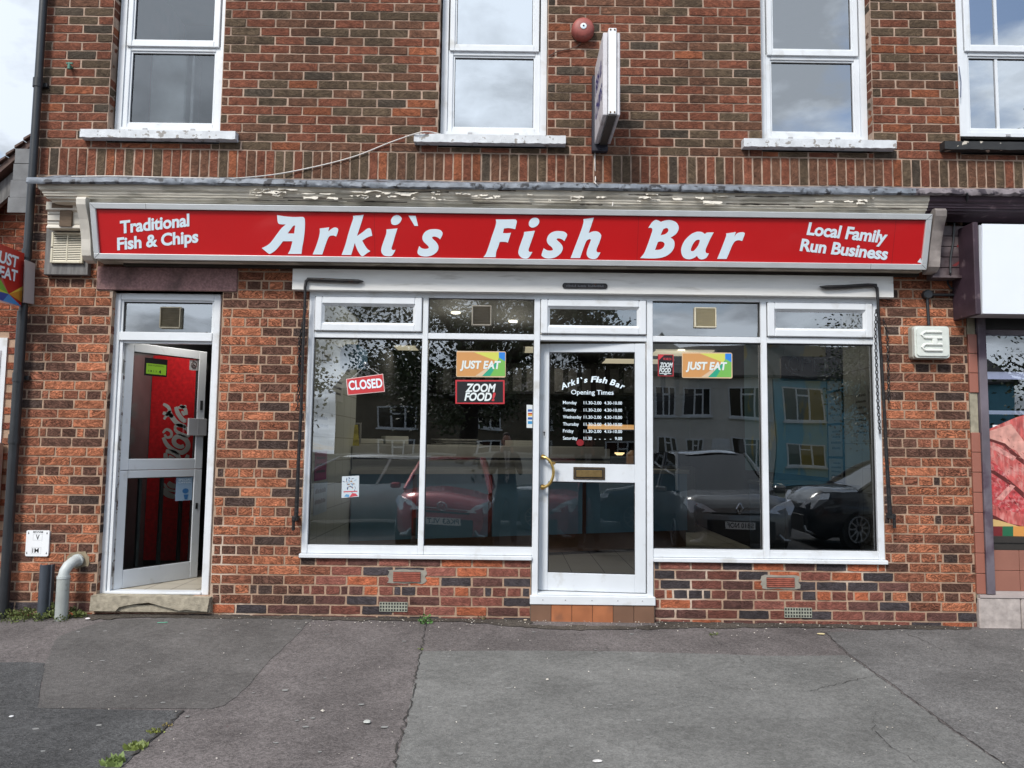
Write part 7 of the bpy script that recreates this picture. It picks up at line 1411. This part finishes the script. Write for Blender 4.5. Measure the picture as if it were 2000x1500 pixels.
# houses opposite
HW = mk('white_render', (.62, .60, .56), .9, var=.08, vs=2); HB = mk('blue_render', (.18, .44, .56), .9, var=.08, vs=2); HBR = mk('brown_render', (.13, .11, .08), .9, var=.2, vs=2); HR = mk('slate_roof', (.05, .045, .045), .8, var=.3, vs=5); CHB = mk('chimney_brick', (.12, .06, .05), .9, var=.3, vs=8)
def house(x0, x1, y, h, mat, wins, label, gable=None, ridge=2.2, chim=None, door=None):
    R_ = root('terraced_house', ((x0 + x1) / 2, y, RZ), label, 'house'); put('wall', MB().box(x0, x1, y - 7, y, RZ, RZ + h), mat, R_); m = MB()
    m.prism([(y + .3, RZ + h - .05), (y + .3, RZ + h + .08), (y - 3.5, RZ + h + ridge), (y - 7.3, RZ + h + .08), (y - 7.3, RZ + h - .05)], x0 - .1, x1 + .1, lambda u, v, a: (a, u, v)); rf_ = put('roof', m, HR, R_)
    if gable: gx0, gx1, gh = gable; m = MB(); m.prism([(gx0, RZ + h - .6), (gx1, RZ + h - .6), (gx1, RZ + h), ((gx0 + gx1) / 2, RZ + h + gh), (gx0, RZ + h)], y - 3, y + .05, lambda u, v, a: (u, a, v)); put('gable', m, mat, R_)
    if chim: m = MB(); m.box(chim, chim + .9, y - 3.8, y - 3.0, RZ + h + ridge - .6, RZ + h + ridge + .9); [m.tube([(chim + .2 + .25 * k, y - 3.4, RZ + h + ridge + .9), (chim + .2 + .25 * k, y - 3.4, RZ + h + ridge + 1.2)], .09, 8) for k in range(3)]; put('chimney', m, CHB, rf_)
    for (wx, wz, ww, wh) in wins:
        m = MB(); t = .07; X0, X1, Z0, Z1 = wx - ww / 2, wx + ww / 2, RZ + wz, RZ + wz + wh
        m.box(X0, X0 + t, y, y + .05, Z0, Z1).box(X1 - t, X1, y, y + .05, Z0, Z1).box(X0 + t, X1 - t, y, y + .05, Z0, Z0 + t).box(X0 + t, X1 - t, y, y + .05, Z1 - t, Z1); m.box(X0 + ww * .36, X0 + ww * .36 + t, y, y + .05, Z0 + t, Z1 - t).box(X0 + ww * .66, X0 + ww * .66 + t, y, y + .05, Z0 + t, Z1 - t); m.box(X0 - .08, X1 + .08, y, y + .12, Z0 - .08, Z0)
        m.box(X0 + ww * .36 + t, X0 + ww * .66, y, y + .05, Z1 - .38, Z1 - .38 + t)
        wo = put('window', m, UPVC, R_); put('glass', MB().box(X0 + t, X1 - t, y + .01, y + .02, Z0 + t, Z1 - t), CGL, wo)
    if door: m = MB(); m.box(door - .45, door + .45, y, y + .06, RZ + .1, RZ + 2.15); put('door', m, UPVC, R_)
    return R_
YO_ = -31.0
house(6.6, 12.55, YO_, 5.1, HW, [(7.45, 3.3, 1.0, 1.2), (8.9, 3.3, 1.3, 1.2), (11.5, 3.3, 1.7, 1.25), (7.5, .9, .9, 1.3), (8.8, .9, .9, 1.3), (11.5, .8, 1.7, 1.5)], 'white rendered house with gable reflected right of the entrance door', gable=(4.9, 10.1, 2.3), door=10.1)
house(12.6, 24, YO_, 5.1, HB, [(14.0, 3.3, 1.9, 1.3), (19.2, 3.3, 1.9, 1.3), (14.0, .8, 1.9, 1.3), (19.2, .8, 1.9, 1.3)], 'pale blue rendered house reflected in the right-hand window', chim=13.1)
house(-8.5, 6.5, YO_ - 1, 4.3, HBR, [(-5.5, 2.6, 1.6, 1.1), (-1.2, 2.6, 1.6, 1.1), (2.0, 2.6, 1.6, 1.1), (-5.5, .8, 1.6, 1.2), (-1.2, .8, 1.6, 1.2), (4.0, .8, 1.4, 1.1)], 'long brown rendered house reflected behind the tree', ridge=1.5)
m = MB(); m.box(-26, 6.4, -24.2, -24, RZ, RZ + 1.35); m.box(-26, 6.4, -24.25, -23.95, RZ + 1.351, RZ + 1.42); put('garden_wall', m, HW, label='low pale garden wall across the road', cat='garden wall', origin=(-5, -24, RZ))
# street tree across the road
def tree(loc, H, CR, nleaf, seed, label, leafmat, s=.17):
    r = random.Random(seed); R_ = root('street_tree', loc, label, 'tree'); m = MB(); lx, ly, lz = loc; tips = []
    p = [Vector((lx, ly, lz)), Vector((lx + .1, ly, lz + 1.2)), Vector((lx + .25, ly + .1, lz + 2.3)), Vector((lx + .4, ly + .1, lz + H * .55))]; m.tube(p, [.30, .24, .2, .13], 10)
    for k in range(15):
        a = r.uniform(0, 6.283); b0 = p[2].lerp(p[3], r.random()); d = Vector((math.cos(a), math.sin(a), r.uniform(.1, 1.0))).normalized(); L_ = CR * r.uniform(.6, 1.05); q1 = b0 + d * L_ * .5 + Vector((0, 0, .2)); q2 = b0 + d * L_ + Vector((0, 0, r.uniform(-.3, .5))); m.tube([b0, q1, q2], [.09, .05, .02], 6); tips += [q1, q2]
        for _ in range(3):
            e = (d + Vector((r.uniform(-.8, .8), r.uniform(-.8, .8), r.uniform(-.5, .6)))).normalized(); q3 = q1 + e * L_ * .45; m.tube([q1, q3], [.03, .012], 5); tips.append(q3)
    put('trunk', m, mk('dark_bark', (.035, .028, .022), .9, var=.3, vs=10), R_, smooth=True); m = MB(); c = Vector((lx + .3, ly, lz + H * .62)); cl = []
    while len(cl) < 170:
        q = Vector((r.uniform(-1, 1), r.uniform(-1, 1), r.uniform(-1, 1)))
        if .25 < q.length < 1: cl.append(c + Vector((q.x * CR, q.y * CR, q.z * H * .38)))
    cl += tips
    for _ in range(nleaf):
        b = r.choice(cl); q = b + Vector((r.gauss(0, .26), r.gauss(0, .26), r.gauss(0, .2))); d = Vector((r.uniform(-1, 1), r.uniform(-1, 1), r.uniform(-.6, .6))).normalized(); t = d.cross(Vector((r.uniform(-1, 1), r.uniform(-1, 1), r.uniform(-1, 1)))).normalized(); L_ = s * r.uniform(.6, 1.3); m.add([q, q + d * L_ * .5 + t * L_ * .35, q + d * L_, q + d * L_ * .5 - t * L_ * .35], [(0, 1, 2, 3)])
    put('crown', m, leafmat, R_)
LM = mk('dark_leaf', (.055, .075, .025), .5, var=.4, vs=3)
tree((-1.2, -14.5, RZ), 8.2, 3.9, 34000, 5, 'broad leafy street tree with dark trunk reflected in the left panes', LM, .105)
tree((-8.0, -18.5, RZ), 6.0, 2.0, 4000, 9, 'smaller tree reflected at the left edge of the shop window', LM, .16)
tree((15.6, -14.2, RZ), 12.5, 3.2, 20000, 6, 'tall tree reflected in the butcher window and the window above it', LM, .11)
tree((13.0, -21.5, RZ), 7.6, 2.2, 8000, 4, 'leafy tree reflected at the top right of the right-hand window', LM, .11)
# ------------------------------------------------------------------ the photographer
PX_, PY_ = -.03, -6.22; PZ = ground_z(PX_, PY_)
R_ = root('person', (PX_, PY_, PZ), 'person in dark suit and striped tie holding up a phone, reflected in the glass', 'person')
def skinned(name, nodes, edges, mat, parent, lv=2):
    me = bpy.data.meshes.new(name); me.from_pydata([(PX_ + n[0] - parent_org.x, PY_ + n[1] - parent_org.y, PZ + n[2] - parent_org.z) for n in nodes], edges, []); o = bpy.data.objects.new(name, me); col.objects.link(o); o.parent = parent; ORG[o.name] = parent_org; o['keepn'] = 1
    mo = o.modifiers.new('skin', 'SKIN'); mo.use_smooth_shade = True
    for i, n in enumerate(nodes): me.skin_vertices[0].data[i].radius = (n[3], n[4] if len(n) > 4 else n[3]); me.skin_vertices[0].data[i].use_root = (i == 0)
    sb = o.modifiers.new('sub', 'SUBSURF'); sb.levels = lv; sb.render_levels = lv; me.materials.append(mat); return o
parent_org = Vector((PX_, PY_, PZ))
SUIT = mk('dark_navy_suit', (.010, .013, .022), .85, var=.15, vs=20); SKIN = mk('skin', (.42, .22, .15), .5, var=.06); HAIR = mk('brown_hair', (.05, .03, .02), .7, var=.3, vs=50)
nd = [(0, 0, .95, .15, .11), (0, 0, 1.12, .14, .105), (0, .0, 1.30, .165, .115), (0, -.01, 1.43, .13, .09), (0, -.01, 1.52, .055, .055)]
ed = [(0, 1), (1, 2), (2, 3), (3, 4)]
for sx in (-1, 1):
    b = len(nd); nd += [(sx * .10, 0, .88, .088), (sx * .115, .01, .50, .062), (sx * .125, -.01, .10, .042), (sx * .135, .12, .045, .038)]; ed += [(0, b), (b, b + 1), (b + 1, b + 2), (b + 2, b + 3)]
    b = len(nd); nd += [(sx * .175, -.01, 1.42, .062), (sx * .225, .0, 1.16, .048), (sx * .085, .165, 1.46, .034)]; ed += [(3, b), (b, b + 1), (b + 1, b + 2)]
bd = skinned('body', nd, ed, SUIT, R_)
hd = [(0, .0, 1.53, .050), (0, .01, 1.60, .066, .075), (0, .012, 1.67, .075, .092), (0, .005, 1.745, .066, .085), (0, 0, 1.785, .035, .045)]
skinned('head', hd, [(0, 1), (1, 2), (2, 3), (3, 4)], SKIN, R_)
skinned('hair', [(0, -.03, 1.66, .070, .06), (0, -.03, 1.73, .078, .085), (0, .0, 1.785, .06, .075), (0, .05, 1.78, .045, .03)], [(0, 1), (1, 2), (2, 3)], HAIR, R_)
def bx(n, x0, x1, y0, y1, z0, z1, mat, bev=.004): return put(n, MB().box(PX_ + x0, PX_ + x1, PY_ + y0, PY_ + y1, PZ + z0, PZ + z1, bev=bev), mat, R_)
m = MB()
for sx in (-1, 1): m.lathe([(.011, 0), (.009, .006), (0, .008)], lambda a, b, h, sx=sx: (PX_ + sx * .03 + a, PY_ + .098 + h, PZ + 1.675 + b), 10)
put('eyes', m, mk('eye_dark', (.03, .02, .02), .2, var=0), R_)
m = MB(); m.add([(PX_ - .014, PY_ + .09, PZ + 1.62), (PX_ + .014, PY_ + .09, PZ + 1.62), (PX_, PY_ + .12, PZ + 1.628), (PX_, PY_ + .095, PZ + 1.675)], [(0, 1, 2), (0, 2, 3), (1, 3, 2)]); put('nose', m, SKIN, R_)
put('mouth', MB().box(PX_ - .022, PX_ + .022, PY_ + .082, PY_ + .093, PZ + 1.592, PZ + 1.600, bev=.003), mk('lips', (.30, .10, .09), .5, var=0), R_)
for sx in (-1, 1): put('ear', MB().box(PX_ + sx * .074, PX_ + sx * .090, PY_ - .012, PY_ + .018, PZ + 1.63, PZ + 1.69, bev=.006), SKIN, R_)
m = MB(); m.add([(PX_ - .055, PY_ + .085, PZ + 1.50), (PX_ + .055, PY_ + .085, PZ + 1.50), (PX_ + .012, PY_ + .122, PZ + 1.16), (PX_ - .012, PY_ + .122, PZ + 1.16)], [(0, 1, 2, 3)]); put('shirt_front', m, mk('white_shirt', (.65, .66, .68), .7, var=.03), R_)
m = MB(); m.prism([(-.018, 1.50), (.018, 1.50), (.012, 1.465), (.034, 1.10), (0, 1.05), (-.034, 1.10), (-.012, 1.465)], 0, .006, lambda u, v, q: (PX_ + u, PY_ + .118 + q + (1.5 - v) * .03, PZ + v)); put('tie', m, mk('striped_tie', (.05, .05, .06), .6, var=0, dirt=(.35, .35, .36), ds=40, dlo=.5, dhi=.52, stretch=(1, 1, 1)), R_)
m = MB()
for sx in (-1, 1): m.add([(PX_ + sx * .058, PY_ + .084, PZ + 1.51), (PX_ + sx * .11, PY_ + .095, PZ + 1.42), (PX_ + sx * .07, PY_ + .125, PZ + 1.34), (PX_ + sx * .012, PY_ + .135, PZ + 1.13)], [(0, 1, 2, 3)])
put('lapels', m, SUIT, R_)
put('phone', MB().box(PX_ - .075, PX_ + .075, PY_ + .185, PY_ + .193, PZ + 1.50, PZ + 1.575, bev=.003), BPL, label='dark phone held up in both hands by the person', cat='phone')
for sx in (-1, 1):     # hands: palm with four fingers and a thumb closing on the phone
    hn = [(sx * .085, .165, 1.465, .026, .020), (sx * .088, .180, 1.505, .030, .016)]; he = [(0, 1)]
    for k in range(4): b = len(hn); z = 1.512 + .018 * k; hn += [(sx * (.092 - .002 * k), .198, z, .0085), (sx * (.070 + .003 * k), .207, z + .004, .008), (sx * (.048 + .004 * k), .205, z + .006, .007)]; he += [(1, b), (b, b + 1), (b + 1, b + 2)]
    b = len(hn); hn += [(sx * .070, .172, 1.505, .0095), (sx * .050, .176, 1.525, .0085)]; he += [(1, b), (b, b + 1)]
    skinned('hand', hn, he, SKIN, R_, 1)
m = MB()
for sx in (-1, 1): m.box(PX_ + sx * .125 - .045, PX_ + sx * .125 + .05, PY_ - .08, PY_ + .20, PZ + .004, PZ + .075, bev=.03)
put('shoes', m, BPL, R_)
fix_normals()
